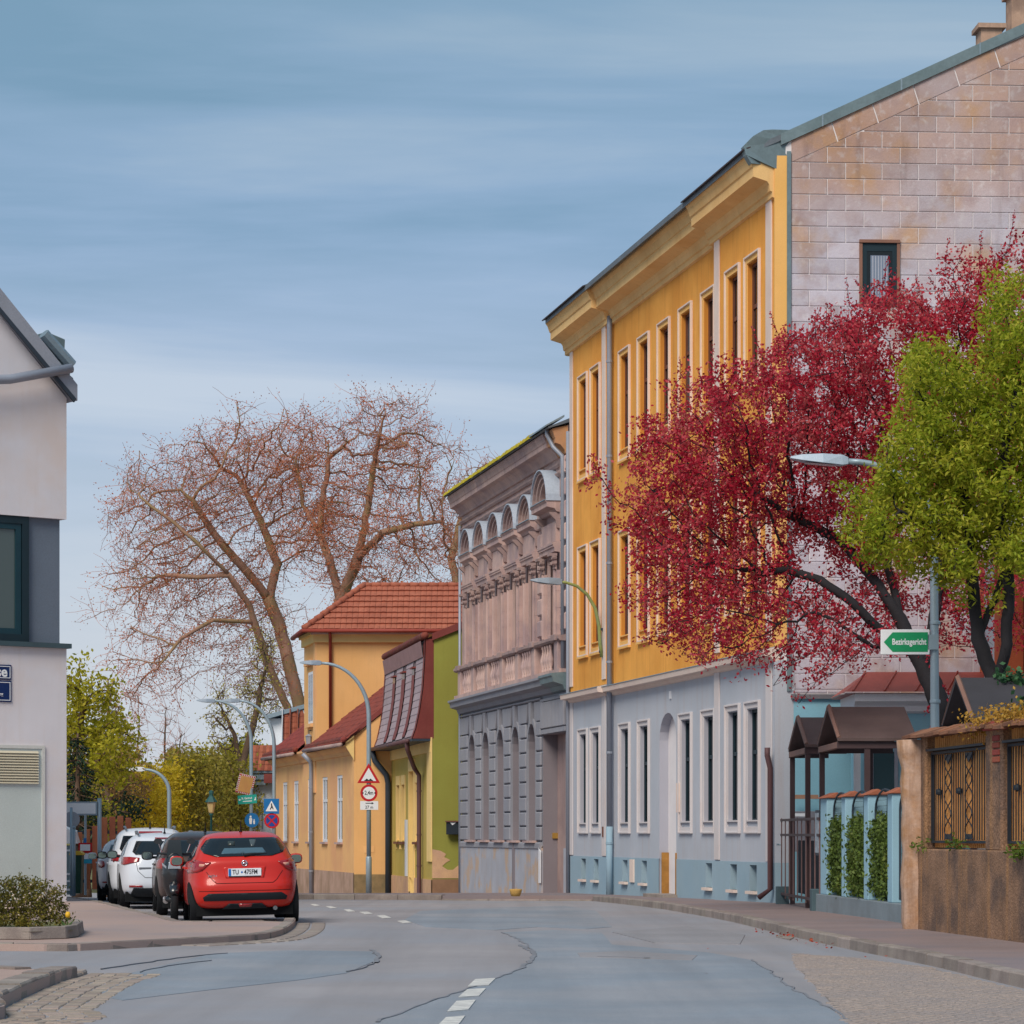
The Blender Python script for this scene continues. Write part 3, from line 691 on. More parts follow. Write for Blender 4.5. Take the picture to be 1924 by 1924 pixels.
for r_ in range(0, 46):
    z0 = Z0 + r_ * RH
    if z0 + RH < 4.16: continue
    z0b = max(z0, 4.16)
    off = RW * (.5 if r_ % 2 else 0) * 1.0
    s = S0 - (RW / 2 if r_ % 2 else 0) - .0
    while s < 6.6:
        a, b = max(s, S0) + .009, min(s + RW, 6.6) - .009; s += RW
        if b - a < .06: continue
        poly = [(a, z0b + .008), (b, z0b + .008), (b, z0 + RH - .008), (a, z0 + RH - .008)]
        cells = [poly]
        if not (b < WIN[0] or a > WIN[1] or z0 + RH < WIN[2] + .01 or z0 > WIN[3] - .01):
            cells = []
            if a < WIN[0] - .05: cells.append([(a, z0b + .008), (WIN[0] - .004, z0b + .008), (WIN[0] - .004, z0 + RH - .008), (a, z0 + RH - .008)])
            if b > WIN[1] + .05: cells.append([(WIN[1] + .004, z0b + .008), (b, z0b + .008), (b, z0 + RH - .008), (WIN[1] + .004, z0 + RH - .008)])
        for p in cells:
            p = clip_top(p, RAKE)
            if len(p) < 3 or max(q[1] for q in p) - min(q[1] for q in p) < .03: continue
            warm = (z0 - 11.2) / 5 + (min(p)[0]) * .06 + random.uniform(-.35, .35)
            mt = mPanel if warm > .42 else mPanelL
            if z0 > 6.4 and min(q[0] for q in p) < 5.3 and npan < 285: panel(p, mt); npan += 1
            else: panel(p, mt, joined=(rest if mt is mPanel else restL))
for mb_, mt in ((rest, mPanel), (restL, mPanelL)):
    if mb_.v: mb_.build('panels', mt, yel, kind='stuff')
# raking border course under the verge
s = .30
while s < 6.6:
    a, b = s + .012, s + .788; sk = .12
    panel([(a + (.0 if s < .4 else sk), rz_(a + (.0 if s < .4 else sk)) - RAKE + .012), (b + sk, rz_(b + sk) - RAKE + .012), (b, rz_(b) - .02), (a, rz_(a) - .02)], mPanel, 'verge_panel'); s += .80
# verge flashing
m = MB(); pts = [(0.16, .0), (6.6, .0)]
v = [GV(.1, rz_(.1) - .03, .06), GV(6.7, rz_(6.7) - .03, .06), GV(6.7, rz_(6.7) + .19, .06), GV(.1, rz_(.1) + .19, .06)]
v += [GV(.1, rz_(.1) - .03, -.3), GV(6.7, rz_(6.7) - .03, -.3), GV(6.7, rz_(6.7) + .19, -.3), GV(.1, rz_(.1) + .19, -.3)]
m.add(v, [(0,1,2,3),(4,5,6,7),(0,1,5,4),(1,2,6,5),(2,3,7,6),(3,0,4,7)]); m.build('verge_flashing', mZincD, yel)
for k in range(4):
    s = .9 + k * 1.55; m = MB(); v = [GV(s, rz_(s) - .034, .066), GV(s + .03, rz_(s + .03) - .034, .066), GV(s + .03, rz_(s + .03) + .196, .066), GV(s, rz_(s) + .196, .066)]
    m.add(v, [(0, 1, 2, 3)]); m.build('flashing_seam', mZinc, yel)
# bent sheet closing the end of the cornice
m = MB(); nz = [(-.60, 14.60), (-.64, 14.78), (-.45, 14.98), (-.25, 15.10), (-.05, 15.14), (.30, 15.12), (.33, 14.9), (.30, 14.05), (.18, 14.22), (.02, 14.36), (-.22, 14.44), (-.50, 14.44)]
bm_v = []
for (y_, z_) in nz: bm_v.append((LY + .05 + .05 * math.sin(y_ * 9 + z_ * 7), y_, z_))
tri = tessellate_polygon([[Vector((p[1], p[2], 0)) for p in bm_v]]); m.add(bm_v, [tuple(t) for t in tri]); n = len(bm_v)
m.add([(p[0] - .2, p[1], p[2]) for p in bm_v], []);
m.f += [(i, (i + 1) % n, n + (i + 1) % n, n + i) for i in range(n)]
m.build('cornice_flashing', mZincD, yel)
m = MB(); v = [GV(.22, 4.2, .05), GV(.30, 4.2, .05), GV(.30, 14.7, .05), GV(.22, 14.7, .05)]; v += [GV(.22, 4.2, -.02), GV(.30, 4.2, -.02), GV(.30, 14.7, -.02), GV(.22, 14.7, -.02)]
m.add(v, [(0,1,2,3),(0,1,5,4),(1,2,6,5),(2,3,7,6),(3,0,4,7)]); m.build('corner_strip', mZincD, yel)
# gable window
gw = MB()
def gbox(mb, s0, s1, z0, z1, o0, o1):
    v = [GV(s0, z0, o0), GV(s1, z0, o0), GV(s1, z0, o1), GV(s0, z0, o1)]; v += [GV(s0, z1, o0), GV(s1, z1, o0), GV(s1, z1, o1), GV(s0, z1, o1)]
    mb.add(v, [(0,3,2,1),(4,5,6,7),(0,1,5,4),(1,2,6,5),(2,3,7,6),(3,0,4,7)])
a, b, c, d = WIN
for q in ((a, a + .09, c, d), (b - .09, b, c, d), (a + .09, b - .09, d - .16, d), (a + .09, b - .09, c, c + .1)): gbox(gw, *q, 0, .025)
w = gw.build('window', mDarkFr, yel)
m = MB()
for q in ((a + .09, a + .16, c + .1, d - .16), (b - .16, b - .09, c + .1, d - .16), (a + .16, b - .16, d - .23, d - .16), (a + .16, b - .16, c + .1, c + .17)): gbox(m, *q, 0, .018)
m.build('sash', M('sash_black_teal', (20, 34, 42), .5), w)
m = MB(); gbox(m, a + .16, b - .16, c + .17, d - .23, .002, .008); m.build('pane', glassmat('curtained_glass', (120, 132, 152), .15, .5), w)
m = MB()
for k in range(6): x_ = a + .2 + k * .055; gbox(m, x_, x_ + .02, c + .2, d - .25, .0085, .011)
m.build('curtain', M('net_curtain', (170, 176, 190), .9), w)
m = MB(); gbox(m, a - .06, b + .06, d - .0, d + .06, 0, .07); gbox(m, a - .06, a, c, d, 0, .05); gbox(m, b, b + .06, c, d, 0, .05); m.build('window_flashing', M('copper_brown', (140, 100, 84), .6), w)
# chimneys
mCh = M('chimney_render', (186, 152, 130), .9, .15, 2, .2, 30, c2=(120, 100, 92), mix2=.6, streak=.4, streakc=(90, 76, 72))
for (s, o, w_, z1) in ((4.25, -.9, .42, 17.42), (4.86, -.9, .5, 18.1)):
    ch = MB(); gbox(ch, s, s + w_, 15.8, z1, o - .5, o); c_ = ch.build('chimney', mCh, yel)
    m = MB(); gbox(m, s - .07, s + w_ + .07, z1, z1 + .09, o - .57, o + .07); m.build('chimney_cap', mCh, c_)
# downpipes
def pipe(parent, path, r, mat, name='downpipe', brackets=()):
    m = MB(); m.tube(path, r, 10); p = m.build(name, mat, parent, True)
    for q in brackets:
        m = MB(); m.lathe([(r + .004, -.03), (r + .012, -.028), (r + .012, .028), (r + .004, .03)], q, 10); m.build('pipe_bracket', mat, p)
    return p
pipe(yel, [(4.42, .02, 14.0), (4.42, .01, 13.7), (4.42, .01, 1.6)], .068, mGrayPipe, brackets=[(4.42, .01, z) for z in (12.9, 10.6, 8.0, 5.6, 3.4)])
pipe(yel, [(4.42, .01, 1.6), (4.42, .01, -.2)], .082, mPlinth, brackets=[(4.42, .01, 1.2)])
pipe(yel, [(-.04, -.06, 11.8), (-.04, -.06, -.3)], .05, mGrayPipe)
# door niche
m = MB(); m.box(9.0, 10.55, RI + .70, RI + .76, -.4, 4.2); dr = m.build('door', M('door_dark_grey', (92, 100, 112), .7), yel)
m = MB(); m.box(9.03, 9.06, RI + .04, RI + .62, .05, 1.0); m.build('kick_board', mBrick, yel)
m = MB(); m.box(8.85, 10.7, RI - .35, RI + .72, -.3, .07); m.build('door_step', mKerb, yel)
m = MB(); m.box(10.56, 10.60, RI - .03, RI + .02, .0, 1.0); m.build('corner_guard', mBrick, yel)
m = MB(); m.box(10.72, 10.98, RI - .05, RI, 1.9, 2.55); m.build('notice_plate', mCream, yel)
m = MB(); m.box(6.25, 6.62, RI - .05, RI, .28, .82); m.build('meter_box', mCream, yel)
m = MB(); m.box(10.0, 10.12, RI - .03, RI, 4.45, 4.62); m.build('house_number', mWhiteFr, yel)
m = MB(); m.box(3.85, 3.95, -.05, -.03, 1.35, 1.6); m.build('small_plate', mBrownFr, yel)

# ================================================================== the grey house with the arched window heads
GA = (-1.556, 91.05); GL = 15.685
rzG = math.atan2(75.655 - 91.05, 1.458 + 1.556)
gry = thing('ornate_house', 'weathered two-storey grey mauve house with zinc arched hoods over its windows', 'house', (GA[0], GA[1], 0), rzG)
WX = [1.94 + 2.285 * k for k in range(5)]; GX = 13.75
low = MB(); lrev = MB()
hol = [(x - .55, x + .55, 1.22, 4.45, 3.75) for x in WX] + [(12.45, 15.35, -.8, 4.08)]
wall_grid(low, 0, GL, 1.05, 5.25, 0, [(h[0], h[1], max(h[2], 1.05), h[3]) + tuple(h[4:]) for h in hol])
for h in hol: mj = MB(); jambs(mj, h, 0, .38 if h[1] < 12.6 else .9); mj.build('reveal', mGreyD, gry)
low.build('wall', mGreyS, gry)['label'] = 'grey ground floor wall'
m = MB(); wall_grid(m, 0, GL, -.9, 1.05, -.06, [(12.45, 15.35, -.9, 1.05)]); m.quad((0, -.06, 1.05), (12.45, -.06, 1.05), (12.45, 0, 1.1), (0, 0, 1.1)); m.quad((12.45, -.06, -.9), (12.45, 0, -.9), (12.45, 0, 1.05), (12.45, -.06, 1.05)); m.build('plinth', mPlG, gry)
m = MB(); m.profx([(-.061, 1.02), (-.09, 1.03), (-.09, 1.16), (-.04, 1.2), (0, 1.2), (0, 1.02)], 0, 12.4); m.build('plinth_band', mGreyS, gry)
up = MB(); urev = MB()
uh = [(x - .50, x + .50, 6.62, 9.0) for x in WX] + [(GX - .6, GX + .6, 6.62, 9.0)]
wall_grid(up, 0, GL, 5.25, 12.0, 0, uh); up.build('wall', mMauve, gry)['label'] = 'mauve weathered upper storey wall'
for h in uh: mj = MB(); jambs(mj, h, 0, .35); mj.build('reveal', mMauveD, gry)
m = MB(); m.prism([(0, .4), (GL, .4), (GL, 10), (0, 10)], 12.9, 'z', -.9); m.build('core_wall', mMauveD, gry)
for k, x in enumerate(WX):
    w = MB(); pts = arch_pts(x - .55, x + .55, 3.75, 4.45); ou = arch_pts(x - .67, x + .67, 3.75, 4.60)
    for a, b, c, d in zip(pts, pts[1:], ou[1:], ou): w.prism([a, b, c, d], .05, 'y', -.05)
    for sgn in (-1, 1): w.box(*sorted((x + sgn * .55, x + sgn * .67)), -.05, 0, 1.24, 3.75)
    ww = w.build('window', mGreyS, gry)
    m = MB(); m.box(x - .7, x + .7, -.16, .1, 1.18, 1.24); m.build('sill', mMauve, ww)
    m = MB(); frame(m, x - .55, x + .55, 1.24, 4.45, .07, .30, .36); m.box(x - .48, x + .48, .302, .358, 3.1, 3.2); m.box(x - .035, x + .035, .304, .356, 1.31, 3.1); m.build('sash', mMauve, ww)
    m = MB(); m.box(x - .5, x + .5, .335, .345, 1.3, 4.42); m.build('pane', mGlassB, ww)
    m = MB(); m.profx([(.30, 3.05), (.18, 3.1), (.16, 3.2), (.20, 3.24), (.30, 3.26)], x + .2, x + .5); m.build('transom_head', mCream, ww)
    m = MB(); m.prism([(x - .10, 4.42), (x + .10, 4.42), (x + .16, 5.02), (x - .16, 5.02)], .10, 'y', -.10); m.build('keystone', mGreyS, gry, bevel=.01)
# rusticated blocks between the windows, one by one
spans = [(0.02, WX[0] - .69)] + [(WX[k] + .69, WX[k + 1] - .69) for k in range(4)] + [(WX[4] + .69, 12.40)]
for (a, b) in spans:
    z = 1.24
    for r_ in range(8):
        h = .405; m = MB(); top_ = z + h - .035
        if r_ < 6: m.bbox(a, b, -.075, .01, z, top_, .025)
        else:
            sh = .12 if r_ == 7 else .05
            m.bbox(a, b, -.075, .01, z, top_, .025)
        m.build('rustic_block', mGreyS, gry); z += h
    for sgn, e_ in ((-1, a), (1, b)):
        pass
    m = MB(); wd = (b - a); m.prism([(a - .05, z), (b + .05, z), (b + .28, 5.0), (a - .28 if a > .1 else a, 5.0)], .07, 'y', -.07); m.build('rustic_block', mGreyS, gry, bevel=.02)
m = MB(); m.profx([(-.02, 5.02), (-.09, 5.05), (-.09, 5.08), (0, 5.1)], 0, 12.4); m.build('band', mGreyS, gry)
# cornice between the storeys
m = MB(); m.profx([(0, 5.12), (-.10, 5.16), (-.14, 5.28), (-.34, 5.34), (-.36, 5.46), (-.42, 5.50), (-.42, 5.56), (0, 5.60)], -.18, 14.0); m.build('string_course', mGreyS, gry)
m = MB(); m.profx([(0, 5.12), (-.10, 5.16), (-.14, 5.28), (-.40, 5.36), (-.42, 5.48), (-.46, 5.52), (-.46, 5.58), (0, 5.62)], 14.0, GL); m.build('string_course', mZincD, gry)
# flat fluted lintel over the gate
m = MB(); m.box(12.35, 15.45, -.06, 0, 4.10, 4.22); lint = m.build('gate_lintel', mGreyS, gry)
for k in range(17):
    m = MB(); a = 12.42 + k * .18; m.bbox(a, a + .155, -.085, 0, 4.24, 4.95, .02); m.build('lintel_block', mGreyS, lint)
m = MB(); m.box(12.35, 15.45, -.07, 0, 4.97, 5.04); m.build('lintel_band', mGreyS, lint)
m = MB(); m.box(12.45, 15.35, .84, .9, -.8, 4.1); gt = m.build('gate', mOrDoor, gry)
for k in range(6):
    m = MB(); a = 12.5 + k * .475; m.bbox(a, a + .44, .80, .845, -.6, 3.9, .02); m.build('gate_board', mOrDoor, gt)
m = MB(); m.box(15.26, 15.35, .05, .85, -.6, 3.6); m.build('gate_post', mOrDoor, gt)
m = MB(); m.box(12.452, 12.50, .25, .5, 1.3, 1.45); m.build('bell_plate', M('brass', (190, 150, 70), .4, metal=.6), gry)
# upper storey: pilasters with capitals, hoods, balustrade
def capital(x, y, z, w, par, mat):
    m = MB(); m.profx([(y, z), (y - .05, z + .02), (y - .06, z + .06), (y - .05, z + .08)] + [(y, z + .08)], x - w * .52, x + w * .52)
    m.profx([(y, z + .08), (y - .05, z + .1), (y - .07, z + .22), (y - .13, z + .32), (y - .16, z + .36), (y, z + .36)], x - w * .5, x + w * .5)
    for sg in (-1, 1):
        for zz, rr in ((z + .16, .05), (z + .31, .06)):
            m.tube([(x + sg * w * .42, y - .02, zz), (x + sg * w * .5, y - .14, zz + .01)], rr, 7)
    m.box(x - w * .62, x + w * .62, y - .2, y, z + .36, z + .43)
    return m.build('capital', mat, par)
for k, x in enumerate(WX + [GX]):
    last = k == 5; hw = .50 if not last else .6
    w = MB(); frame(w, x - hw - .02, x + hw + .02, 6.6, 9.02, .09, .0 - .02, .05); ww = w.build('window', mMauve, gry)
    m = MB(); frame(m, x - hw, x + hw, 6.62, 9.0, .07, .26, .33); m.box(x - hw, x + hw, .262, .328, 8.05, 8.15); m.box(x - .035, x + .035, .264, .326, 6.7, 8.05); m.build('sash', mMauve, ww)
    m = MB(); m.box(x - hw + .05, x + hw - .05, .3, .31, 6.68, 8.95); m.build('pane', mGlassB, ww)
    m = MB(); m.profx([(.26, 8.02), (.12, 8.06), (.10, 8.16), (.16, 8.2), (.26, 8.2)], x + .1, x + hw - .02); m.build('transom_head', mCream, ww)
    for sg in (-1, 1):
        xp = x + sg * (hw + .20); m = MB(); m.box(xp - .13, xp + .13, -.10, 0, 6.6, 8.34)
        for zz in (6.9, 7.35, 7.8): m.box(xp - .135, xp + .135, -.106, 0, zz, zz + .018)
        m.tube([(xp - .05 * sg, -.10, 6.62), (xp - .05 * sg, -.10, 8.34)], .055, 8); p_ = m.build('pilaster', mMauve, gry)
        capital(xp, -.09, 8.34, .26, p_, mMauveD)
    # entablature and console
    m = MB(); m.profx([(0, 8.80), (-.16, 8.82), (-.17, 8.92), (-.20, 8.94), (-.20, 8.98), (-.22, 9.0), (-.22, 9.06), (0, 9.08)], x - hw - .38, x + hw + .38); m.build('architrave', mMauve, gry)
    m = MB(); m.box(x - hw - .3, x + hw + .3, -.12, 0, 9.08, 9.62); m.build('frieze', mMauve, gry)
    zb = 9.62 + (.22 if last else 0); pr = .26 if not last else .38
    m = MB(); m.profx([(0, zb), (-.12, zb + .02), (-.17, zb + .1), (-pr, zb + .14), (-pr, zb + .24), (-pr - .05, zb + .30), (0, zb + .32)], x - hw - .42, x + hw + .42); m.build('hood_ledge', mMauve, gry)
    for sg in (-1, 1):
        xc = x + sg * (hw + .3); m = MB(); m.profx([(0, zb - .42), (-.10, zb - .40), (-.13, zb - .2), (-.28, zb - .05), (-.30, zb), (0, zb)], xc - .07, xc + .07); m.build('console', mMauveD, gry)
    # arched hood: moulded rings, filled back, zinc cover
    zs = zb + .32; rw = hw + .42; rh = .74 if not last else .86
    rings = MB()
    for t0, t1, yy in ((1.0, .90, -pr + .02), (.90, .76, -pr + .09), (.76, .62, -pr + .15)):
        A_ = arch_pts(x - rw * t0, x + rw * t0, zs, zs + rh * t0, 14); B_ = arch_pts(x - rw * t1, x + rw * t1, zs, zs + rh * t1, 14)
        for a, b, c, d in zip(A_, A_[1:], B_[1:], B_): rings.prism([a, b, c, d], -yy, 'y', yy)
    hd = rings.build('arched_hood', mMauveD, gry)
    m = MB(); m.prism(arch_pts(x - rw * .62, x + rw * .62, zs, zs + rh * .62, 12), .05, 'y', -.08); m.build('tympanum', mMauveD, hd)
    A_ = arch_pts(x - rw - .03, x + rw + .03, zs - .02, zs + rh + .03, 16); B_ = arch_pts(x - rw, x + rw, zs - .02, zs + rh + .002, 16); m = MB()
    for a, b, c, d in zip(A_, A_[1:], B_[1:], B_): m.prism([a, b, c, d], pr + .03, 'y', -pr - .03)
    m.build('zinc_cover', M('zinc_hood', (178, 190, 206), .5, .05, 2, .05, 10, metal=.15), hd)
    m = MB(); m.box(x - rw + .1, x + rw - .1, -pr - .055, -.2, zb + .315, zb + .335); m.build('zinc_apron', mZinc, hd)
    # balustrade panel below the window
    if True:
        for j in range(4):
            xb = x - .48 + j * .32; m = MB()
            m.lathe([(.05, 5.72), (.05, 5.78), (.03, 5.80), (.085, 5.95), (.09, 6.02), (.04, 6.2), (.035, 6.3), (.05, 6.34), (.05, 6.4)], (xb, -.16, 0), 10); m.build('baluster', mMauve, gry, True)
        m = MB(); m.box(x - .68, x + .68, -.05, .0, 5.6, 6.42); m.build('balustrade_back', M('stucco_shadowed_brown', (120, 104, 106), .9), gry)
for k in range(7):
    x = (WX[0] - 1.14 if k == 0 else WX[k - 1] + 1.14 if k < 6 else 15.2); wdt = .42
    m = MB(); m.box(max(.01, x - wdt / 2), x + wdt / 2, -.24, 0, 5.62, 6.44); m.build('balustrade_pier', mMauve, gry, bevel=.012)
    m = MB(); m.box(max(-.06, x - wdt / 2 - .05), x + wdt / 2 + .05, -.32, 0, 6.44, 6.60); m.build('pier_cap', mMauveD, gry, bevel=.015)
m = MB(); m.profx([(0, 6.42), (-.22, 6.43), (-.27, 6.48), (-.27, 6.55), (0, 6.6)], -.02, GL); m.build('balustrade_rail', mMauveD, gry)
m = MB(); m.box(0, GL, -.25, 0, 5.60, 5.70); m.build('balustrade_foot', mMauve, gry)
# quoins
for xq in (12.42, 15.36):
    for j in range(8):
        z = 6.7 + j * .58; m = MB(); m.bbox(xq - .28, xq + .28 if xq < 15 else GL - .01, -.11, 0, z, z + .46, .04); m.build('quoin', mMauve, gry)
# frieze mouldings and main cornice
for z in (10.78, 11.02):
    m = MB(); m.profx([(0, z), (-.05, z + .01), (-.09, z + .07), (-.09, z + .10), (0, z + .12)], 0, GL); m.build('moulding', mMauveD, gry)
prof = [(0, 11.26), (-.06, 11.28), (-.09, 11.36), (-.14, 11.42), (-.22, 11.50), (-.36, 11.54), (-.36, 11.66), (-.38, 11.68), (-.42, 11.80), (-.45, 11.84), (-.45, 11.90), (0, 12.0)]
m = MB(); m.profx(prof, -.12, 14.6); m.build('cornice', mMauve, gry)
m = MB(); m.profx([(p[0] * .9, p[1]) for p in prof], 14.6, GL - .08); m.build('cornice', M('cornice_orange_stain', (206, 150, 100), .9, .15, 2, .2, 30, c2=(170, 130, 110)), gry)
m = MB(); m.profx([(-.52, 11.90), (-.54, 11.93), (0, 12.16), (5, 12.9), (10, 12.2), (10, 12.1), (5, 12.8), (0, 12.06)], -.2, GL); m.build('roof', mSlate, gry)
# moss along the gutter
mm_ = MB()
for k in range(900):
    u = random.uniform(-.15, 13.6); s_ = random.uniform(.05, .12); y_ = random.uniform(-.56, -.36); z_ = 11.95 + (y_ + .56) * .4
    mm_.add([(u - s_, y_ - .04, z_ - .04), (u + s_, y_ - .04, z_ - .04), (u + s_ * .6, y_ + .1, z_ + .05), (u - s_ * .6, y_ + .1, z_ + .05), (u, y_, z_ + random.uniform(.04, .10))], [(0, 1, 4), (1, 2, 4), (2, 3, 4), (3, 0, 4)])
mm_.build('moss', mMoss, gry, kind='stuff')
m = MB(); m.profx([(-.60, 11.94), (-.60, 11.98), (-.1, 12.26), (-.1, 12.2)], 13.5, GL - .02); m.build('roof_flashing', mZinc, gry)
pipe(gry, [(15.2, -.46, 12.0), (15.2, -.46, 11.8), (15.4, -.34, 11.45), (15.58, -.14, 11.2), (15.58, -.12, 10.9), (15.58, -.12, 5.7)], .06, mGrayPipe)
pipe(gry, [(.02, -.07, 11.0), (.02, -.07, -.8)], .045, mGrayPipe)
for (x, wdt, z0, z1) in ((8.72, .34, -.5, .9),):
    m = MB(); m.box(x - .12, x + .12, -.10, -.05, -.5, 1.2); m.build('pipe_cover', mGreyD, gry)
m = MB(); m.prism([(12.28, .1), (12.5, .1), (12.5, .95), (12.28, 1.05)], .03, 'y', -.095); m.build('poster', mWhiteFr, gry)
m = MB(); m.lathe([(.0, 0), (.10, 0), (.13, .08), (.145, .13), (.145, .17), (.11, .17), (.10, .13), (0, .13)], (0, 0, 0), 12)
pot = m.build('flower_trough', M('terracotta_yellow', (190, 150, 80), .9, .12, 4), None, True)
pp = gp(969, 1684, .12); pot.location = (pp.x, pp.y, pp.z); tag(pot, 'small yellowish stone planter at the foot of the grey house', 'planter')
# ================================================================== tools for houses placed along the bend
class Fac:
    """street front running from a near pixel column (depth Y) to a far one, towards a vanishing column xv"""
    def __init__(s, px, Y, xv, px2):
        s.Yat = lambda x: Y * (px - xv) / (x - xv)
        s.A = Vector((PX(px2, s.Yat(px2)), s.Yat(px2))); s.B = Vector((PX(px, Y), Y))
        s.L = (s.B - s.A).length; s.d = (s.B - s.A) / s.L; s.rz = math.atan2(s.d.y, s.d.x)
    def u(s, x): return (Vector((PX(x, s.Yat(x)), s.Yat(x))) - s.A).dot(s.d)
    def z(s, x, y): return EYE + (HYP - y) * s.Yat(x) / FPX
    def local(s, X, Y):
        v = Vector((X, Y)) - s.A; return (v.dot(s.d), v.dot(Vector((-s.d.y, s.d.x))))
def tiles(mb, o, ex, ey, nx, ny, w, h, th=.03, jit=.006, curve=.03):
    """rows of overlapping roof tiles from corner o along ex (across) and ey (up the slope)"""
    nrm = ex.cross(ey).normalized()
    if nrm.z < 0: nrm = -nrm
    for j in range(ny):
        for i in range(nx):
            p = o + ex * (i * w + (w * .0)) + ey * (j * h) + nrm * random.uniform(-jit, jit)
            a, b = p, p + ex * (w * .96); c, d = b + ey * (h * 1.08), a + ey * (h * 1.08); m_ = (a + b) / 2
            v = [a + nrm * th * .7, m_ + nrm * (th + curve), b + nrm * th * .7, c + nrm * .004, (c + d) / 2 + nrm * (.004 + curve), d + nrm * .004, a, b]
            mb.add(v, [(0, 1, 4, 5), (1, 2, 3, 4), (6, 7, 2, 1, 0)])
mGreen = M('plaster_olive_green', (146, 146, 62), .9, .06, .5, .1, 50, c2=(138, 130, 58), mix2=.5, streak=.12)
mBare = M('bare_render', (206, 164, 124), .92, .12, 2, .2, 30, c2=(190, 150, 130), mix2=.6, fine=.1)
mOch = M('plaster_ochre_olive', (188, 164, 78), .9, .08, 1, .1, 40, c2=(180, 156, 66), mix2=.6, streak=.2, streakc=(226, 210, 190))
mCrm2 = M('trim_pale_ochre', (240, 204, 130), .85, .06, 1, .08, 40)
mRedM = M('red_brown_sheet_metal', (128, 60, 54), .6, .14, 1.2, .12, 14, c2=(116, 50, 46), mix2=.6, streak=.25)
mRedT = M('old_red_tile', (134, 66, 54), .85, .16, 3, .3, 24, c2=(104, 58, 54), mix2=.6, rnd=.1)
mOrT = M('orange_tile', (174, 100, 76), .85, .14, 3, .25, 24, c2=(150, 82, 64), mix2=.7, s2scale=1.4, lo2=.4, hi2=.7, fine=.12, streak=.2)
mMans = M('mansard_slate_pale', (166, 148, 154), .8, .08, 2, .15, 24, rnd=.06)
mPeach = M('plaster_peach_yellow', (236, 182, 120), .9, .06, .6, .1, 50, c2=(222, 162, 122), mix2=.65, s2scale=.5, streak=.2, streakc=(214, 150, 90))
mPeachS = M('plaster_peach_side', (230, 176, 112), .9, .06, .6, .1, 50, c2=(218, 164, 100), mix2=.5, streak=.15)
mPlP = M('plinth_brownish', (186, 154, 136), .92, .12, 1.2, .2, 30, c2=(140, 116, 92), mix2=.6, streak=.3, streakc=(120, 100, 70))
mWhiteH = M('plaster_white', (218, 222, 228), .9, .04, .6, .08, 40)
mPipeBr = M('downpipe_brown', (96, 66, 68), .55, .1, 2, .05, 30)
mPipeDk = M('downpipe_dark', (52, 62, 74), .55, .1, 2, .05, 30)
mPipeRd = M('downpipe_red', (150, 62, 48), .55, .1, 2, .05, 30)

# ================================================================== green house with the mansard roof
gf = Fac(812, 92, 100, 735)
grn = thing('mansard_house', 'narrow olive green house with red brown mansard roof beside the grey house', 'house', (gf.A.x, gf.A.y, 0), gf.rz)
L_ = gf.L
bx = lambda a, b, c, d, e, f, name, mat, par=grn, bev=0: MB().box(a, b, c, d, e, f).build(name, mat, par, bevel=bev)
# corner of the camera-facing wall in local coordinates
fx = Vector(gf.local(gf.B.x + 8, gf.B.y + .35)) - Vector((L_, 0)); fx.normalize()
def SV(s, z, o=0.0): return (L_ + fx.x * s + fx.y * o, fx.y * s - fx.x * o, z)
wins = [(745.5, 752.5), (755, 762), (781, 786.5)]
holes = []
for a, b in wins: holes.append((gf.u(a) + .1, gf.u(b) - .1, 1.2, 3.1))
dU = (gf.u(769.5), gf.u(779.5)); holes.append((dU[0] + .15, dU[1] - .1, -.7, 3.5))
m = MB(); wall_grid(m, 0, L_, -.02, 4.5, 0, [(h[0], h[1], max(h[2], -.02), h[3]) for h in holes]); m.build('wall', mOch, grn)
for h in holes: m = MB(); jambs(m, h, 0, .25); m.build('reveal', mCrm2, grn)
m = MB(); wall_grid(m, 0, L_, -1.4, -.02, -.03, [(holes[3][0], holes[3][1], -1.4, -.02)]); m.quad((0, -.03, -.02), (L_, -.03, -.02), (L_, 0, -.02), (0, 0, -.02)); m.build('plinth', mBare, grn)
for h in holes[:3]:
    w = MB(); frame(w, h[0] - .12, h[1] + .12, h[2] - .3, h[3] + .32, .12, -.035, 0, False); w.box(h[0], h[1], -.035, 0, h[3], h[3] + .2); ww = w.build('window', mCrm2, grn)
    bx(h[0] - .16, h[1] + .16, -.12, .05, h[2] - .12, h[2] - .04, 'sill', mBrownFr, ww)
    m = MB(); frame(m, h[0], h[1], h[2], h[3], .06, .18, .24); m.build('sash', mCrm2, ww); bx(h[0] + .04, h[1] - .04, .21, .22, h[2] + .04, h[3] - .04, 'pane', mGlassD, ww)
m = MB(); frame(m, dU[0], dU[1] + .05, -.5, 3.75, .14, -.05, 0, False); m.box(dU[0], dU[1] + .05, -.06, 0, 3.5, 3.9); d_ = m.build('door', mCrm2, grn)
bx(holes[3][0], holes[3][1], .2, .25, -.7, 3.5, 'door_leaf', mOch, d_); bx(holes[3][1] - .25, holes[3][1] - .1, .12, .2, .9, 1.1, 'door_knob', mZinc, d_)
bx(L_ - 1.0, L_ + .02, -.05, 0, .55, 4.46, 'corner_strip', mCrm2); bx(gf.u(762.6), gf.u(766), -.04, 0, .0, 1.9, 'pale_stripe', mWhiteFr)
bx(0, L_, -.06, 0, 4.0, 4.5, 'eaves_band', mCrm2)
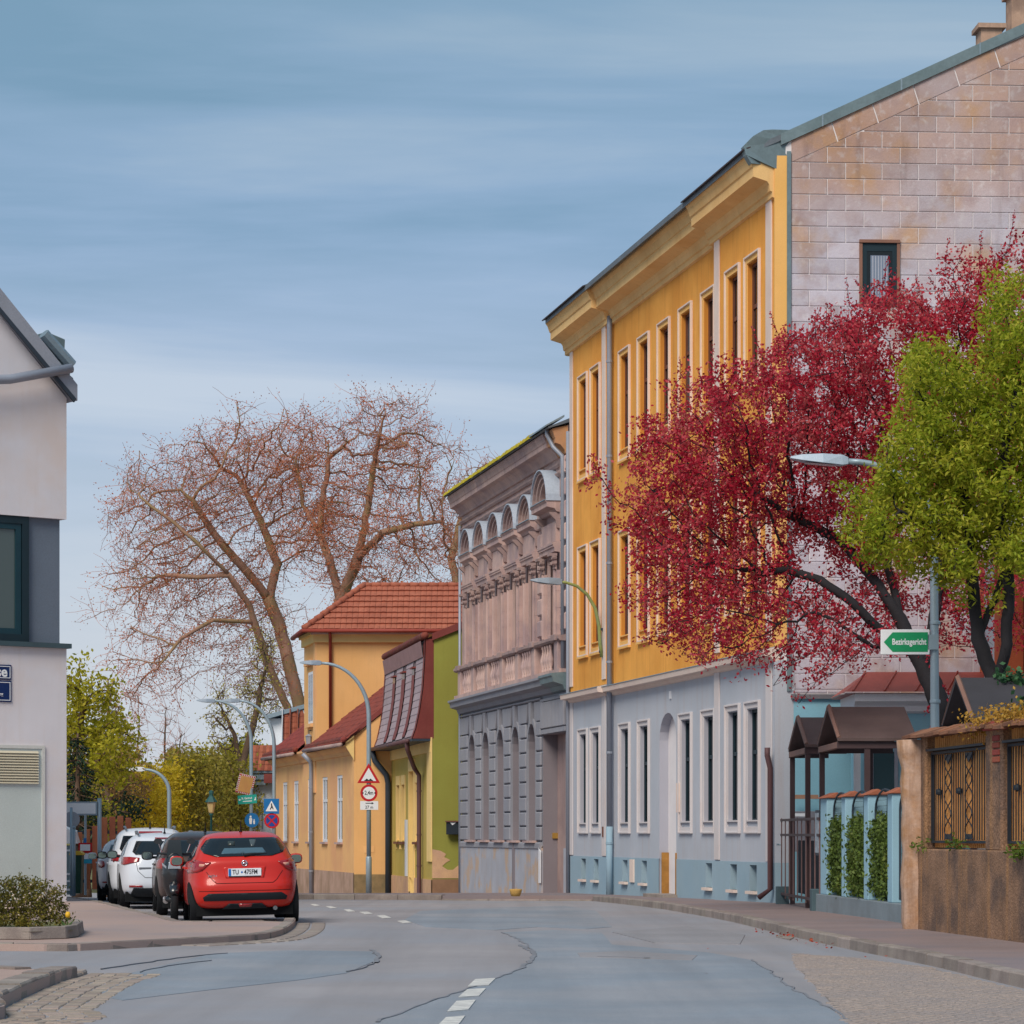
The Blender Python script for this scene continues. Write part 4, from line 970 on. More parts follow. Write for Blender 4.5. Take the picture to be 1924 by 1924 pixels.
# camera-facing wall with the verge rising away from the street
zv = lambda s: 7.55 + .40 * s
m = MB(); m.add([SV(0, -1.4), SV(8, -1.4), SV(8, zv(6)), SV(6, zv(6)), SV(.0, 7.55)], [(0, 1, 2, 3, 4)]); m.build('side_wall', mGreen, grn)
m = MB(); m.add([SV(0, -1.4, .02), SV(8, -1.4, .02), SV(8, .0, .02), SV(0, .0, .02)], [(0, 1, 2, 3)]); m.build('plinth', M('plinth_umber', (140, 106, 80), .92, .15, 2, .2, 30), grn)
pp_ = [(0, .02), (0, .98), (.25, .93), (.42, .82), (.36, .72), (.55, .62), (.42, .54), (.30, .42), (.46, .30), (.62, .30), (.80, .46), (.9, .25), (.98, .02)]
m = MB(); vs = [SV(a * 1.05, b * .95 + .01, .012) for a, b in pp_]; tri = tessellate_polygon([[Vector((p[0], p[1], 0)) for p in pp_]]); m.add(vs, [tuple(t) for t in tri]); m.build('bare_patch', mBare, grn)
m = MB(); vs = [SV(0, 7.5, .1), SV(6, zv(6) - .05, .1), SV(6, zv(6) + .2, .1), SV(0, 7.72, .1)]; vs += [SV(0, 7.5, -.2), SV(6, zv(6) - .05, -.2), SV(6, zv(6) + .2, -.2), SV(0, 7.72, -.2)]
m.add(vs, [(0,1,2,3),(4,7,6,5),(0,4,5,1),(1,5,6,2),(2,6,7,3),(3,7,4,0)]); m.build('verge', mRedM, grn)
# mansard slope: foot out over the street, head at the wall line, flared foot
prof_m = [(-.62, 4.42), (-.50, 4.75), (-.38, 5.3), (-.28, 6.0), (-.22, 6.9), (-.20, 7.55)]
def mz(z):
    for (a, za), (b, zb) in zip(prof_m, prof_m[1:]):
        if z <= zb: return a + (b - a) * (z - za) / (zb - za)
    return prof_m[-1][0]
m = MB(); n = len(prof_m)
m.add([(0, y, z) for y, z in prof_m] + [(L_, y, z) for y, z in prof_m], [(i, i + n, i + n + 1, i + 1) for i in range(n - 1)]); mans = m.build('mansard', M('mansard_under', (120, 104, 108), .9), grn)
m = MB(); m.prism([(y, z) for y, z in prof_m] + [(.05, 7.55), (.05, 4.42)], .06, 'x', L_ - .05); m.build('mansard_cheek', mRedM, grn)
m = MB(); m.prism([(y, z) for y, z in prof_m] + [(.05, 7.55), (.05, 4.42)], .06, 'x', 0); m.build('mansard_cheek', mPipeDk, grn)
strips = [(3.0, 3.75), (5.6, 6.5), (8.4, 9.1)]; z = 4.5; r_ = 0
while z < 6.95:
    zz = min(z + .235, 7.0); spans_ = []; a = .35
    for s0, s1 in strips + [(L_ - .3, 99)]:
        spans_.append((a, s0)); a = s1
    for a, b in spans_:
        n = 1; wd = (b - a) / n
        for k in range(n):
            x0, x1 = a + k * wd + .012, a + (k + 1) * wd - .012; m = MB(); y0, y1 = mz(z), mz(zz)
            m.add([(x0, y0 - .026, z + .006), (x1, y0 - .026, z + .006), (x1, y1 - .012, zz + .004), (x0, y1 - .012, zz + .004), (x0, y0, z), (x1, y0, z)], [(0, 1, 2, 3), (4, 5, 1, 0)]); m.build('slate', mMans, mans)
    z += .235; r_ += 1
m = MB(); m.add([(.3, mz(7.0) - .05, 7.0), (L_ - .2, mz(7.0) - .05, 7.0), (L_ - .2, -.34, 7.5), (.3, -.34, 7.5)], [(0, 1, 2, 3)]); m.build('mansard_band', M('band_mauve', (150, 116, 116), .85, .1, 2), mans)
for (a, b) in strips:
    m = MB(); pr_ = [(mz(z_) - .05, z_) for z_ in (4.55, 4.9, 5.4, 6.0, 6.65)]; m.add([(a, y, z) for y, z in pr_] + [(b, y, z) for y, z in pr_], [(i, i + 5, i + 6, i + 1) for i in range(4)])
    m.add([(a, y, z) for y, z in pr_] + [(a, y + .08, z) for y, z in pr_], [(i, i + 1, i + 6, i + 5) for i in range(4)]); s_ = m.build('metal_strip', mRedM, mans)
    bx(a + .04, b - .04, mz(6.7) - .06, -.2, 6.5, 6.75, 'vent_opening', mGlassD, s_); bx(a - .03, b + .03, mz(6.75) - .13, -.2, 6.75, 6.80, 'vent_hood', mRedM, s_)
for x0, x1 in ((0.02, .34), (L_ - .32, L_ + .03)):
    m = MB(); m.add([(x0, y - .03, z) for y, z in prof_m] + [(x1, y - .03, z) for y, z in prof_m], [(i, i + 6, i + 7, i + 1) for i in range(5)]); m.build('mansard_edge', mRedM, mans)
# ridge tiles on the mansard head, upper roof, gutter
k = 0
while k * .42 < L_:
    m = MB(); m.tube([(k * .42, -.22, 7.66), (k * .42 + .44, -.22, 7.66)], [.13, .11], 8); m.build('ridge_tile', mRedT, grn, True); k += 1
m = MB(); P0 = Vector((0, -.2, 7.58)); m.add([(0, -.3, 7.52), (L_, -.3, 7.52), SV(6, zv(6) + .1), (0, 6, zv(6) + .1)], [(0, 1, 2, 3)]); m.build('roof', mRedT, grn)
m = MB(); m.tube([(-.1, -.70, 4.40), (L_ - .6, -.70, 4.36)], .07, 8); m.build('gutter', mPipeBr, grn, True); bx(-.1, L_, -.64, 0, 4.34, 4.42, 'soffit', mPipeDk)
uP = gf.u(795.5)
pipe(grn, [(L_ - 1.0, -.68, 4.4), (L_ - 1.0, -.66, 4.1), (uP, -.3, 3.55), (uP, -.14, 3.3), (uP, -.14, -.6), (uP, -.3, -.95)], .075, mPipeBr, brackets=[(uP, -.14, z) for z in (2.8, 1.4, .4)])
pipe(grn, [(.1, -.68, 4.35), (.15, -.6, 4.0), (.25, -.2, 3.5), (.25, -.14, 3.2), (.25, -.14, -1.2)], .10, mPipeDk)
m = MB(); m.prism([(0, .3), (L_, .3), (L_ + fx.x * 8, fx.y * 8), (0, 8)], 8.2, 'z', -1.4); m.build('core_wall', mOch, grn)
# letter box
lb_ = thing('letter_box', 'dark letter box with a paper flyer on the olive green wall', 'letter box', (PX(852, 91.6), 91.75, PZ(1556, 91.7)), 0)
bx(-.23, .23, -.02, .18, -.20, .20, 'box', M('letterbox_black', (36, 44, 54), .45), lb_, .012)
m = MB(); m.prism([(-.26, .19), (.26, .19), (.25, .235), (-.25, .235)], .26, 'y', -.07); m.build('lid', M('letterbox_lid_brown', (110, 72, 58), .6), lb_, bevel=.006)
m = MB(); m.prism([(-.12, .185), (.09, .185), (-.03, .09)], .01, 'y', -.032); m.build('flyer', mWhiteFr, lb_)

# ================================================================== low peach yellow house with the raised block
yf = Fac(665, 103, -220, 515)
lowh = thing('low_house', 'low peach yellow house with old red tiles and a raised block under an orange roof', 'house', (yf.A.x, yf.A.y, 0), yf.rz)
L_ = yf.L; bx2 = lambda a, b, c, d, e, f, name, mat, par=lowh, bev=0: MB().box(a, b, c, d, e, f).build(name, mat, par, bevel=bev)
fx = Vector(yf.local(yf.B.x + 8, yf.B.y + .2)) - Vector((L_, 0)); fx.normalize()
holes = []
for a, b in [(531, 540), (552, 561), (578.5, 587.5), (604, 617), (632, 644.5)]:
    ua, ub = yf.u(a), yf.u(b); c_ = (ua + ub) / 2; holes.append((c_ - .66, c_ + .66, 1.12, 3.55))
m = MB(); wall_grid(m, 0, L_, .05, 4.35, 0, holes); m.build('wall', mPeach, lowh)
for h in holes: m = MB(); jambs(m, h, 0, .07); m.build('reveal', mPeach, lowh)
for h in holes:
    w = MB(); frame(w, h[0], h[1], h[2], h[3], .11, .02, .08); zt = h[2] + 1.55; w.box(h[0] + .09, h[1] - .09, .022, .078, zt - .05, zt + .05); xm = (h[0] + h[1]) / 2; w.box(xm - .045, xm + .045, .024, .076, h[2] + .09, h[3] - .09); ww = w.build('window', mWhiteFr, lowh)
    bx2(h[0] + .05, h[1] - .05, .05, .06, h[2] + .05, h[3] - .05, 'pane', mGlassB, ww); bx2(h[0] - .06, h[1] + .06, -.1, .02, h[2] - .07, h[2], 'sill', mMauve, ww)
m = MB(); wall_grid(m, 0, L_, -2, .05, -.02, []); m.quad((0, -.02, .05), (L_, -.02, .05), (L_, 0, .05), (0, 0, .05)); m.build('plinth', mPlP, lowh)
def SV(s, z, o=0.0): return (L_ + fx.x * s + fx.y * o, fx.y * s - fx.x * o, z)
zr = lambda s: 4.86 + .80 * s
m = MB(); m.add([SV(0, -2), SV(6, -2), SV(6, zr(5)), SV(5, zr(5)), SV(0, 4.86)], [(0, 1, 2, 3, 4)]); m.build('side_wall', mPeachS, lowh)
m = MB(); m.add([SV(0, -2, .02), SV(6, -2, .02), SV(6, .0, .02), SV(0, .0, .02)], [(0, 1, 2, 3)]); m.build('plinth', M('plinth_mossy', (140, 118, 84), .92, .2, 2, .2, 30, c2=(100, 90, 66), mix2=.7, s2scale=1.6), lowh)
m = MB(); m.add([SV(.35, .75, .015), SV(.72, .78, .015), SV(.72, 1.0, .015), SV(.33, 1.0, .015)], [(0, 1, 2, 3)]); m.build('wall_flap', mPeach, lowh)
m = MB(); pr_ = [(0, 4.2), (-.06, 4.22), (-.10, 4.34), (-.22, 4.44), (-.30, 4.56), (-.30, 4.64), (0, 4.7)]; m.profx(pr_, -.1, L_ + .02); m.build('eaves_cornice', mPeach, lowh)
m = MB(); vs = [(L_, -.30, 4.6), (L_, 0, 4.1)] ; m.profx([(0, 4.0), (-.05, 4.1), (-.30, 4.5), (-.30, 4.66), (0, 4.9)], L_ - .02, L_ + .06); m.build('eaves_return', mCrm2, lowh)
# tiled roof slopes in two lengths, either side of the raised block
uB0, uB1 = yf.u(572), yf.u(595)
def slope(u0, u1, name_n):
    m = MB(); m.add([(u0, -.42, 4.62), (u1, -.42, 4.62), (u1, 6, 9.75), (u0, 6, 9.75)], [(0, 1, 2, 3)]); m.add([(u0, -.42, 4.5), (u1, -.42, 4.5), (u1, 6, 9.6), (u0, 6, 9.6)], [(0, 1, 2, 3)]); m.build('roof', M('batten_dark', (70, 52, 50), .9), lowh)
    mt = MB(); ey = Vector((0, .781, .625)); nx = int((u1 - u0) / .30); tiles(mt, Vector((u0, -.44, 4.62)), Vector((1, 0, 0)), ey, nx, 19, (u1 - u0) / nx, .36, .03, .008, .06); mt.build('roof_tiles', mRedT, lowh, kind='stuff')
slope(uB1, L_ + .12, 0); slope(-.2, uB0, 1)
for u0, u1 in ((uB1, L_ + .1), (-.2, uB0)):
    n = int((u1 - u0) / .4)
    for k in range(n):
        a = u0 + k * (u1 - u0) / n; m = MB(); m.tube([(a, -.36, 4.74), (a + .42, -.36, 4.74)], [.12, .10], 8); m.build('eaves_tile', mRedT, lowh, True)
for u0, u1 in ((uB1 - .2, L_ + .05), (-.3, uB0 + .1)):
    m = MB(); m.tube([(u0, -.48, 4.60), (u1, -.48, 4.56)], .075, 8); m.build('gutter', mMauveD, lowh, True)
m = MB(); v_ = [SV(-.42, 4.55, .06), SV(5, zr(5) + .05, .06), SV(5, zr(5) + .25, .06), SV(-.42, 4.75, .06)]; v_ += [(p[0] - .12, p[1], p[2]) for p in v_]
m.add(v_, [(0,1,2,3),(4,7,6,5),(0,4,5,1),(1,5,6,2),(2,6,7,3),(3,7,4,0)]); m.build('verge_board', mRedM, lowh)
uP = yf.u(590.5); pipe(lowh, [(uP, -.45, 4.5), (uP, -.15, 4.2), (uP, -.12, 4.0), (uP, -.12, -1.8)], .085, mGrayPipe, brackets=[(uP, -.12, z) for z in (3.2, 1.5, 0)])
m = MB(); m.prism([(0, .25), (L_, .25), (L_ + fx.x * 6, fx.y * 6), (0, 6)], 6.4, 'z', -2); m.build('core_wall', mPeach, lowh)
# raised block: walls in world directions, expressed locally
def LW(X, Y, z): a = yf.local(X, Y); return (a[0], a[1], z)
bN = Vector((PX(595, 112), 112)); bFr = Vector((PX(571.5, 115.4), 115.4))
m = MB(); m.add([LW(bN.x, bN.y, 3), LW(bN.x + 7.5, bN.y + .1, 3), LW(bN.x + 7.5, bN.y + .1, 9.2), LW(bN.x, bN.y, 9.2)], [(0, 1, 2, 3)]); m.add([LW(bN.x, bN.y + .01, 3), LW(bFr.x, bFr.y, 3), LW(bFr.x + 7.5, bFr.y, 3), LW(bFr.x, bFr.y, 9.2), LW(bN.x, bN.y, 9.2), LW(bFr.x + 7.5, bFr.y, 9.2)], [(0, 1, 3, 4), (1, 2, 5, 3)]); blk = m.build('raised_wall', mPeachS, lowh)
def wbox(mb, X0, X1, Y0, Y1, z0, z1):
    v = [LW(x, y, z) for z in (z0, z1) for x, y in ((X0, Y0), (X1, Y0), (X1, Y1), (X0, Y1))]; mb.add(v, [(0,3,2,1),(4,5,6,7),(0,1,5,4),(1,2,6,5),(2,3,7,6),(3,0,4,7)]); return mb
wbox(MB(), bN.x - .12, bN.x + 7.5, bN.y - .12, bN.y + .1, 8.75, 9.05).build('cornice', mCrm2, blk); wbox(MB(), bN.x - .22, bN.x + 7.5, bN.y - .24, bN.y + .1, 9.05, 9.18).build('cornice', mCream, blk)
for k, (dz0, dz1, pr) in enumerate(((8.75, 9.05, .12), (9.05, 9.18, .22))):
    m = MB(); dd = (bFr - bN); nn = Vector((-dd.y, dd.x)).normalized(); v = []
    for z_ in (dz0, dz1):
        for q in (bN, bFr, bFr + nn * pr, bN + nn * pr): v.append(LW(q.x, q.y, z_))
    m.add(v, [(0,1,2,3),(4,5,6,7),(0,1,5,4),(1,2,6,5),(2,3,7,6),(3,0,4,7)]); m.build('cornice', mCrm2, blk)
# its street window
dd = (bFr - bN).normalized(); nn = Vector((-dd.y, dd.x))
def bl(t, o, z): q = bN + dd * t + nn * o; return LW(q.x, q.y, z)
def blbox(t0, t1, o0, o1, z0, z1): return MB().add([bl(t, o, z) for z in (z0, z1) for t, o in ((t0, o0), (t1, o0), (t1, o1), (t0, o1))], [(0,3,2,1),(4,5,6,7),(0,1,5,4),(1,2,6,5),(2,3,7,6),(3,0,4,7)])
w = blbox(.9, 2.2, -.02, .015, 5.7, 7.7).build('window', mWhiteFr, blk); blbox(1.0, 1.5, -.02, .02, 5.8, 7.6).build('pane', mGlassB, w); blbox(1.6, 2.1, -.02, .02, 5.8, 7.6).build('pane', mGlassB, w); blbox(.7, 2.4, 0, .14, 5.55, 5.68).build('sill', mPeach, w); blbox(.6, 2.5, 0, .16, 7.95, 8.15).build('window_head', mPeach, w)
blbox(.0, .5, 0, .07, 3, 8.75).build('pilaster', mPeach, blk)
sh_ = thing('wall_lantern', 'small lantern under the upper window of the peach yellow house', 'lamp', (bN.x + dd.x * 1.4 + nn.x * .1, bN.y + dd.y * 1.4 + nn.y * .1, 5.0), 0)
MB().lathe([(.02, .3), (.16, .2), (.13, .18), (.10, -.18), (.03, -.26)], (0, 0, 0), 6).build('lantern_body', mGrayPipe, sh_); MB().tube([(0, 0, .3), (0, 0, .42), (.12, .1, .45)], .02, 6).build('bracket', mPipeDk, sh_)
# hipped orange roof
ez, rz2 = 9.18, 11.05; eN = bN + Vector((-.45, -.5)); eF = bFr + Vector((-.45, .5)); rL = Vector((PX(686, 114), 113.8)); XR = bN.x + 7.6
m = MB(); v = [LW(eN.x, eN.y, ez), LW(XR, eN.y, ez), LW(XR, 113.8, rz2), LW(rL.x, rL.y, rz2), LW(eF.x, eF.y, ez), LW(XR, eF.y, ez)]
m.add(v, [(0, 1, 2, 3), (0, 3, 4), (3, 2, 5, 4), (0, 4, 5, 1)]); rf = m.build('raised_roof', M('batten_dark', (70, 52, 50), .9), lowh)
mt = MB(); sl = Vector((0, rL.y - eN.y, rz2 - ez)); hgt = sl.length; ey_w = sl.normalized(); ny = 8; hh = hgt / ny
def toL(v): a = yf.local(v.x, v.y); return Vector((a[0], a[1], v.z))
for j in range(ny):
    t = j / ny; xl = eN.x + (rL.x - eN.x) * t; wd = .215; n = int((XR - xl) / wd)
    for i in range(n):
        p = Vector((XR - (i + 1) * wd, eN.y, ez)) + ey_w * (j * hh); nr = Vector((0, -.65, .76)); c_ = p + Vector((wd * .96, 0, 0)); jt = random.uniform(-.008, .008)
        v = [p + nr * (.085 + jt), (p + c_) / 2 + nr * (.097 + jt), c_ + nr * (.085 + jt), c_ + ey_w * hh * 1.06 + nr * .02, (p + c_) / 2 + ey_w * hh * 1.06 + nr * .03, p + ey_w * hh * 1.06 + nr * .02, p, c_]
        mt.add([toL(q) for q in v], [(0, 1, 4, 5), (1, 2, 3, 4), (6, 7, 2, 1, 0)])
    xn = eN
mt.build('roof_tiles', mOrT, rf, kind='stuff')
mt = MB()
for j in range(8):
    for i in range(20 - int(j * 2.4)):
        t = j / 8; a = Vector((eN.x, eN.y, ez)).lerp(Vector((rL.x, rL.y, rz2)), t); b = Vector((eF.x, eF.y, ez)).lerp(Vector((rL.x, rL.y, rz2)), t)
        n = max(1, 20 - int(j * 2.4)); p = a.lerp(b, i / n); q = a.lerp(b, (i + 1) / n); up_ = (Vector((rL.x, rL.y, rz2)) - (p + q) / 2).normalized() * .36
        nr = (q - p).cross(up_).normalized(); nr = nr if nr.z > 0 else -nr
        mt.add([toL(x) for x in (p + nr * .06, (p + q) / 2 + nr * .08, q + nr * .06, q + up_ + nr * .02, (p + q) / 2 + up_ + nr * .04, p + up_ + nr * .02)], [(0, 1, 4, 5), (1, 2, 3, 4)])
mt.build('roof_tiles', mOrT, rf, kind='stuff')
A3, B3 = Vector((eN.x, eN.y, ez)), Vector((rL.x, rL.y, rz2)); n = 10
for k in range(n):
    m = MB(); m.tube([toL(A3.lerp(B3, k / n) + Vector((0, 0, .08))), toL(A3.lerp(B3, (k + 1.1) / n) + Vector((0, 0, .08)))], [.14, .10], 8); m.build('hip_tile', mOrT, rf, True)
A3, B3 = Vector((rL.x - .1, rL.y, rz2)), Vector((XR, rL.y, rz2)); n = 16
for k in range(n):
    m = MB(); m.tube([toL(A3.lerp(B3, k / n) + Vector((0, 0, .05))), toL(A3.lerp(B3, (k + 1.1) / n) + Vector((0, 0, .05)))], [.12, .09], 8); m.build('ridge_tile', mOrT, rf, True)
m = MB(); m.tube([LW(eN.x - .05, eN.y - .06, ez - .02), LW(XR, eN.y - .06, ez - .02)], .07, 8); m.build('gutter', mPipeRd, rf, True)
m = MB(); m.tube([LW(eN.x - .05, eN.y - .06, ez - .02), LW(eF.x - .05, eF.y, ez - .02)], .09, 8); m.build('gutter', mRedM, rf, True)
X_ = PX(620.5, 111.85); pipe(blk, [LW(X_, 111.5, 9.1), LW(X_, 111.86, 8.9), LW(X_, 111.88, 5.2)], .06, mPipeRd)

# ================================================================== white house beyond, with tiled dormers
YW = 131.0
wh = thing('white_house', 'white house with orange tiled dormers behind the low peach yellow house', 'house', (PX(466, YW), YW, 0), 0)
def wx(px): return PX(px, YW) - PX(466, YW)
wzz = lambda py: PZ(py, YW)
m = MB(); m.prism([(wx(466), -2.5), (wx(640), -2.5), (wx(640), wzz(1436)), (wx(480), wzz(1440)), (wx(466), wzz(1452))], 9, 'y', 0); m.build('wall', mWhiteH, wh)
m = MB(); m.box(wx(503), wx(640), 1.2, 8, wzz(1440), wzz(1348)); m.build('upper_wall', mWhiteH, wh)
m = MB(); m.prism([(wx(496), wzz(1350)), (wx(640), wzz(1310)), (wx(640), wzz(1302)), (wx(496), wzz(1342))], 8, 'y', .8); m.build('upper_roof', mZinc, wh)
m = MB(); m.prism([(wx(458), wzz(1452)), (wx(505), wzz(1400)), (wx(640), wzz(1400)), (wx(640), wzz(1452))], 1.4, 'y', -.3); rfw = m.build('roof', mZinc, wh)
mt = MB(); tiles(mt, Vector((wx(472), -.32, wzz(1448))), Vector((1, 0, 0)), Vector((.1, 0, .99)), 20, 4, .3, .28, .03, .006, .05); mt.build('roof_tiles', mOrT, rfw, kind='stuff')
for k, (a, b) in enumerate(((527, 540), (541.5, 554), (556, 600))):
    m = MB(); m.box(wx(a), wx(b), .9, 1.4, wzz(1412), wzz(1332)); d_ = m.build('dormer', mWhiteH, wh)
    mt = MB(); n = max(3, int((wx(b) - wx(a)) / .1)); tiles(mt, Vector((wx(a) + .05, .86, wzz(1388))), Vector((1, 0, 0)), Vector((0, .05, .998)), max(1, int((wx(b) - wx(a) - .1) / .28)), 5, .28, .26, .03, .004, .04); mt.build('tile_face', mOrT, d_, kind='stuff')
    m = MB(); m.box(wx(a) + .06, wx(b) - .1, .84, .9, wzz(1411), wzz(1389)); m.build('pane', mGlassB, d_)
    m = MB(); m.prism([(wx(a - 1.5), wzz(1415)), (wx(a + .5), wzz(1415)), (wx(a + 2), wzz(1330)), (wx(a + .5), wzz(1330))], .25, 'y', .7); m.build('dormer_cheek', mOrT if k else mWhiteH, d_)
for a, b in ((472, 476), (482, 487), (491, 495)):
    m = MB(); m.box(wx(a), wx(b), -.05, .02, wzz(1560), wzz(1505)); w = m.build('window', mWhiteFr, wh); m = MB(); m.box(wx(a + .8), wx(b - .8), -.06, .02, wzz(1558), wzz(1507)); m.build('pane', mGlassB, w)
for k in range(2):
    m = MB(); m.box(wx(468), wx(500), -.5 + k * .1, -.02, wzz(1465 + k * 10), wzz(1456 + k * 10)); m.build('eaves_cornice', mZinc, wh)
m = MB(); m.box(wx(500), wx(526), -1.2, -.1, wzz(1472), wzz(1455)); m.build('canopy', mRedM, wh)

# ================================================================== white modern building at the left
LBY = 62.0
lbld = thing('corner_building', 'white modern corner building with grey verge and dark framed window', 'building', (PX(125, LBY), LBY, 0), R(38))
co, si = math.cos(R(38)), math.sin(R(38))
def lu(px):    # wall coordinate seen at a pixel column
    ox, oy = PX(125, LBY), LBY; k = (px - CXP) / FPX
    return (k * oy - ox) / (co - k * si)
def lz(px, py): return EYE + (HYP - py) * (LBY + lu(px) * si) / FPX
mWhP = M('plaster_white_warm', (220, 216, 222), .9, .06, .6, .2, 60, c2=(220, 200, 190), mix2=.6, fine=.09, streak=.22, streakc=(206, 190, 182))
mAnth = M('fascia_grey', (150, 154, 166), .6, .06, 1, .05, 20)
bl3 = lambda a, b, c, d, e, f, name, mat, par=lbld, bev=0: MB().box(a, b, c, d, e, f).build(name, mat, par, bevel=bev)
ZE = lz(130, 735); zw0, zw1 = lz(60, 1207), lz(60, 971)
m = MB(); m.prism([(-9, zw1), (0, zw1), (0, ZE - .15), (-5, ZE + 4.85), (-9, ZE + 0.85)], 9, 'y', 0); m.build('wall', mWhP, lbld)
bl3(-9, -.0, 0, 9, -.2, zw0 - .02, 'wall', mWhP)
bl3(-9, -.10, .12, 9, zw0 - .02, zw1, 'window_band', M('band_grey', (104, 116, 132), .6, .05, 1, .05, 20))
uw = lu(56)
w = MB(); frame(w, uw - 3.2, uw, zw0, zw1, .16, .03, .12); ww = w.build('window', mDarkFr, lbld)
m = MB(); frame(m, uw - 3.02, uw - .18, zw0 + .16, zw1 - .16, .12, .05, .11); m.build('sash', M('sash_teal', (24, 60, 72), .4), ww)
bl3(uw - 2.95, uw - .28, .09, .10, zw0 + .26, zw1 - .26, 'pane', glassmat('left_window_glass', (70, 84, 84), .06, .6), ww)
bl3(-9, .06, -.12, .1, zw0 - .10, zw0, 'sill', M('sill_teal_grey', (64, 84, 92), .5), ww)
# verge fascia
m = MB(); m.prism([(.14, ZE - .22), (.14, ZE + .12), (-5, ZE + 5.28), (-5, ZE + 4.72)], 9.4, 'y', -.22); m.build('verge', mAnth, lbld)
m = MB(); m.prism([(.06, ZE - .26), (-5, ZE + 4.66), (-5, ZE + 4.74), (.1, ZE - .18)], .06, 'y', -.24); m.build('verge_drip', mPipeDk, lbld)
m = MB(); m.tube([(.12, 0, ZE + .55), (-.55, 0, ZE + 1.15)], .13, 8); m.build('roof_hook', mZinc, lbld)
for (a, b, z0, z1) in ((-.45, -.02, ZE + .78, ZE + 1.22), (-.14, .12, ZE + .42, ZE + .82), (.02, .18, ZE + .15, ZE + .42)):
    m = MB(); m.prism([(a, z0), (b, z0 - .08), (b + .02, z1 - .12), (a, z1)], .8, 'y', .05); m.build('gutter_end', mZincD, lbld, bevel=.02)
pipe(lbld, [(-6, -.3, lz(0, 715) - .55), (-1.5, -.3, lz(0, 715)), (-.05, -.3, lz(128, 696))], .10, mGrayPipe, 'crossing_pipe', ())
# door with louvres
ud = lu(83); zd = lz(40, 1400)
m = MB(); frame(m, ud - 1.5, ud, -.1, zd, .07, -.04, 0, False); dd_ = m.build('door', M('door_white_grey', (206, 206, 202), .7, .04), lbld)
bl3(ud - 1.43, ud - .07, -.02, .0, -.1, zd - .07, 'door_leaf', M('door_leaf_grey', (190, 200, 198), .6, .05, 1), dd_)
zt, zb_ = lz(40, 1410), lz(40, 1472)
for k in range(12):
    m = MB(); z = zb_ + (zt - zb_) * k / 12; m.prism([(-.075, z), (-.03, z + .045), (-.02, z + .045), (-.02, z)], 1.2, 'x', ud - 1.36); m.build('louvre', M('louvre_beige', (206, 196, 172), .6, .05), dd_)
# street name plates
mEnamel = M('enamel_blue', (16, 44, 96), .3, .08, 4, .02, 30); mEW = M('enamel_white', (230, 232, 236), .4, .03)
us = lu(20.5)
for z0, z1, txt, s_ in ((lz(10, 1277), lz(10, 1249), 'se', .30), (lz(10, 1319), lz(10, 1279), 'rg', .10)):
    sg = thing('street_name_plate', 'blue enamel street name plate ending in se, upper of two on the white wall' if txt == 'se' else 'lower plain blue enamel plate below the street name on the white wall', 'street sign',
               (PX(125, LBY) + us * co, LBY + us * si, z0), R(38))
    zz = z1 - z0
    MB().box(-1.2, 0, -.03, -.005, 0, zz).build('plate', mEnamel, sg, bevel=.006)
    m = MB(); frame(m, -1.17, -.03, .03, zz - .03, .014, -.036, -.029); m.build('border', mEW, sg)
    text_obj(txt, s_, mEW, sg, (-.10 if txt == 'se' else -.2, -.032, zz * .5 if txt == 'se' else zz * .36), (R(90), 0, 0), align='RIGHT', bold=.008 if txt == 'se' else .002)
# ================================================================== right side: gate, canopies, pillar fence, brown wall
mBlueP = M('pillar_pale_blue', (146, 184, 202), .9, .05, 1, .08, 40, c2=(146, 182, 196), mix2=.5)
mCanopy = M('canopy_brown', (96, 78, 76), .75, .08, 2, .1, 30, c2=(84, 68, 66))
mPost = M('post_brown_metal', (72, 54, 56), .55, .08, 3, .05, 30)
mPlF = M('fence_plinth_grey', (128, 140, 148), .92, .1, 1.5, .2, 40, c2=(110, 116, 120), mix2=.5)
mCop = M('coping_brown', (146, 98, 72), .9, .2, 4, .3, 24, c2=(112, 84, 68), mix2=.7)
mTerr = M('terracotta_cap', (164, 96, 70), .85, .15, 5, .2, 30)
def leaf_quads(mb, p, n, spread, size, flat=0.0, asp=.55):
    """n small pointed leaves scattered about p"""
    for _ in range(n):
        c = (p[0] + random.gauss(0, spread), p[1] + random.gauss(0, spread), p[2] + random.gauss(0, spread))
        a = Vector((random.gauss(0, 1), random.gauss(0, 1), random.gauss(0, 1) * (1 - flat))).normalized(); b = a.orthogonal().normalized()
        b = (b * math.cos(t := random.uniform(0, 6.28)) + a.cross(b) * math.sin(t)) * (size * asp * .5)
        s_ = size * random.uniform(.7, 1.25); c = Vector(c); o = len(mb.v)
        mb.v += [tuple(c - a * s_ * .5), tuple(c + b), tuple(c + a * s_ * .5), tuple(c - b)]; mb.f.append((o, o + 1, o + 2, o + 3))
FA = Vector((5.14, 56.0)); FB = Vector((5.24, 49.7)); FC = Vector((5.74, 41.6))
fz = lambda y: g(y) + .135
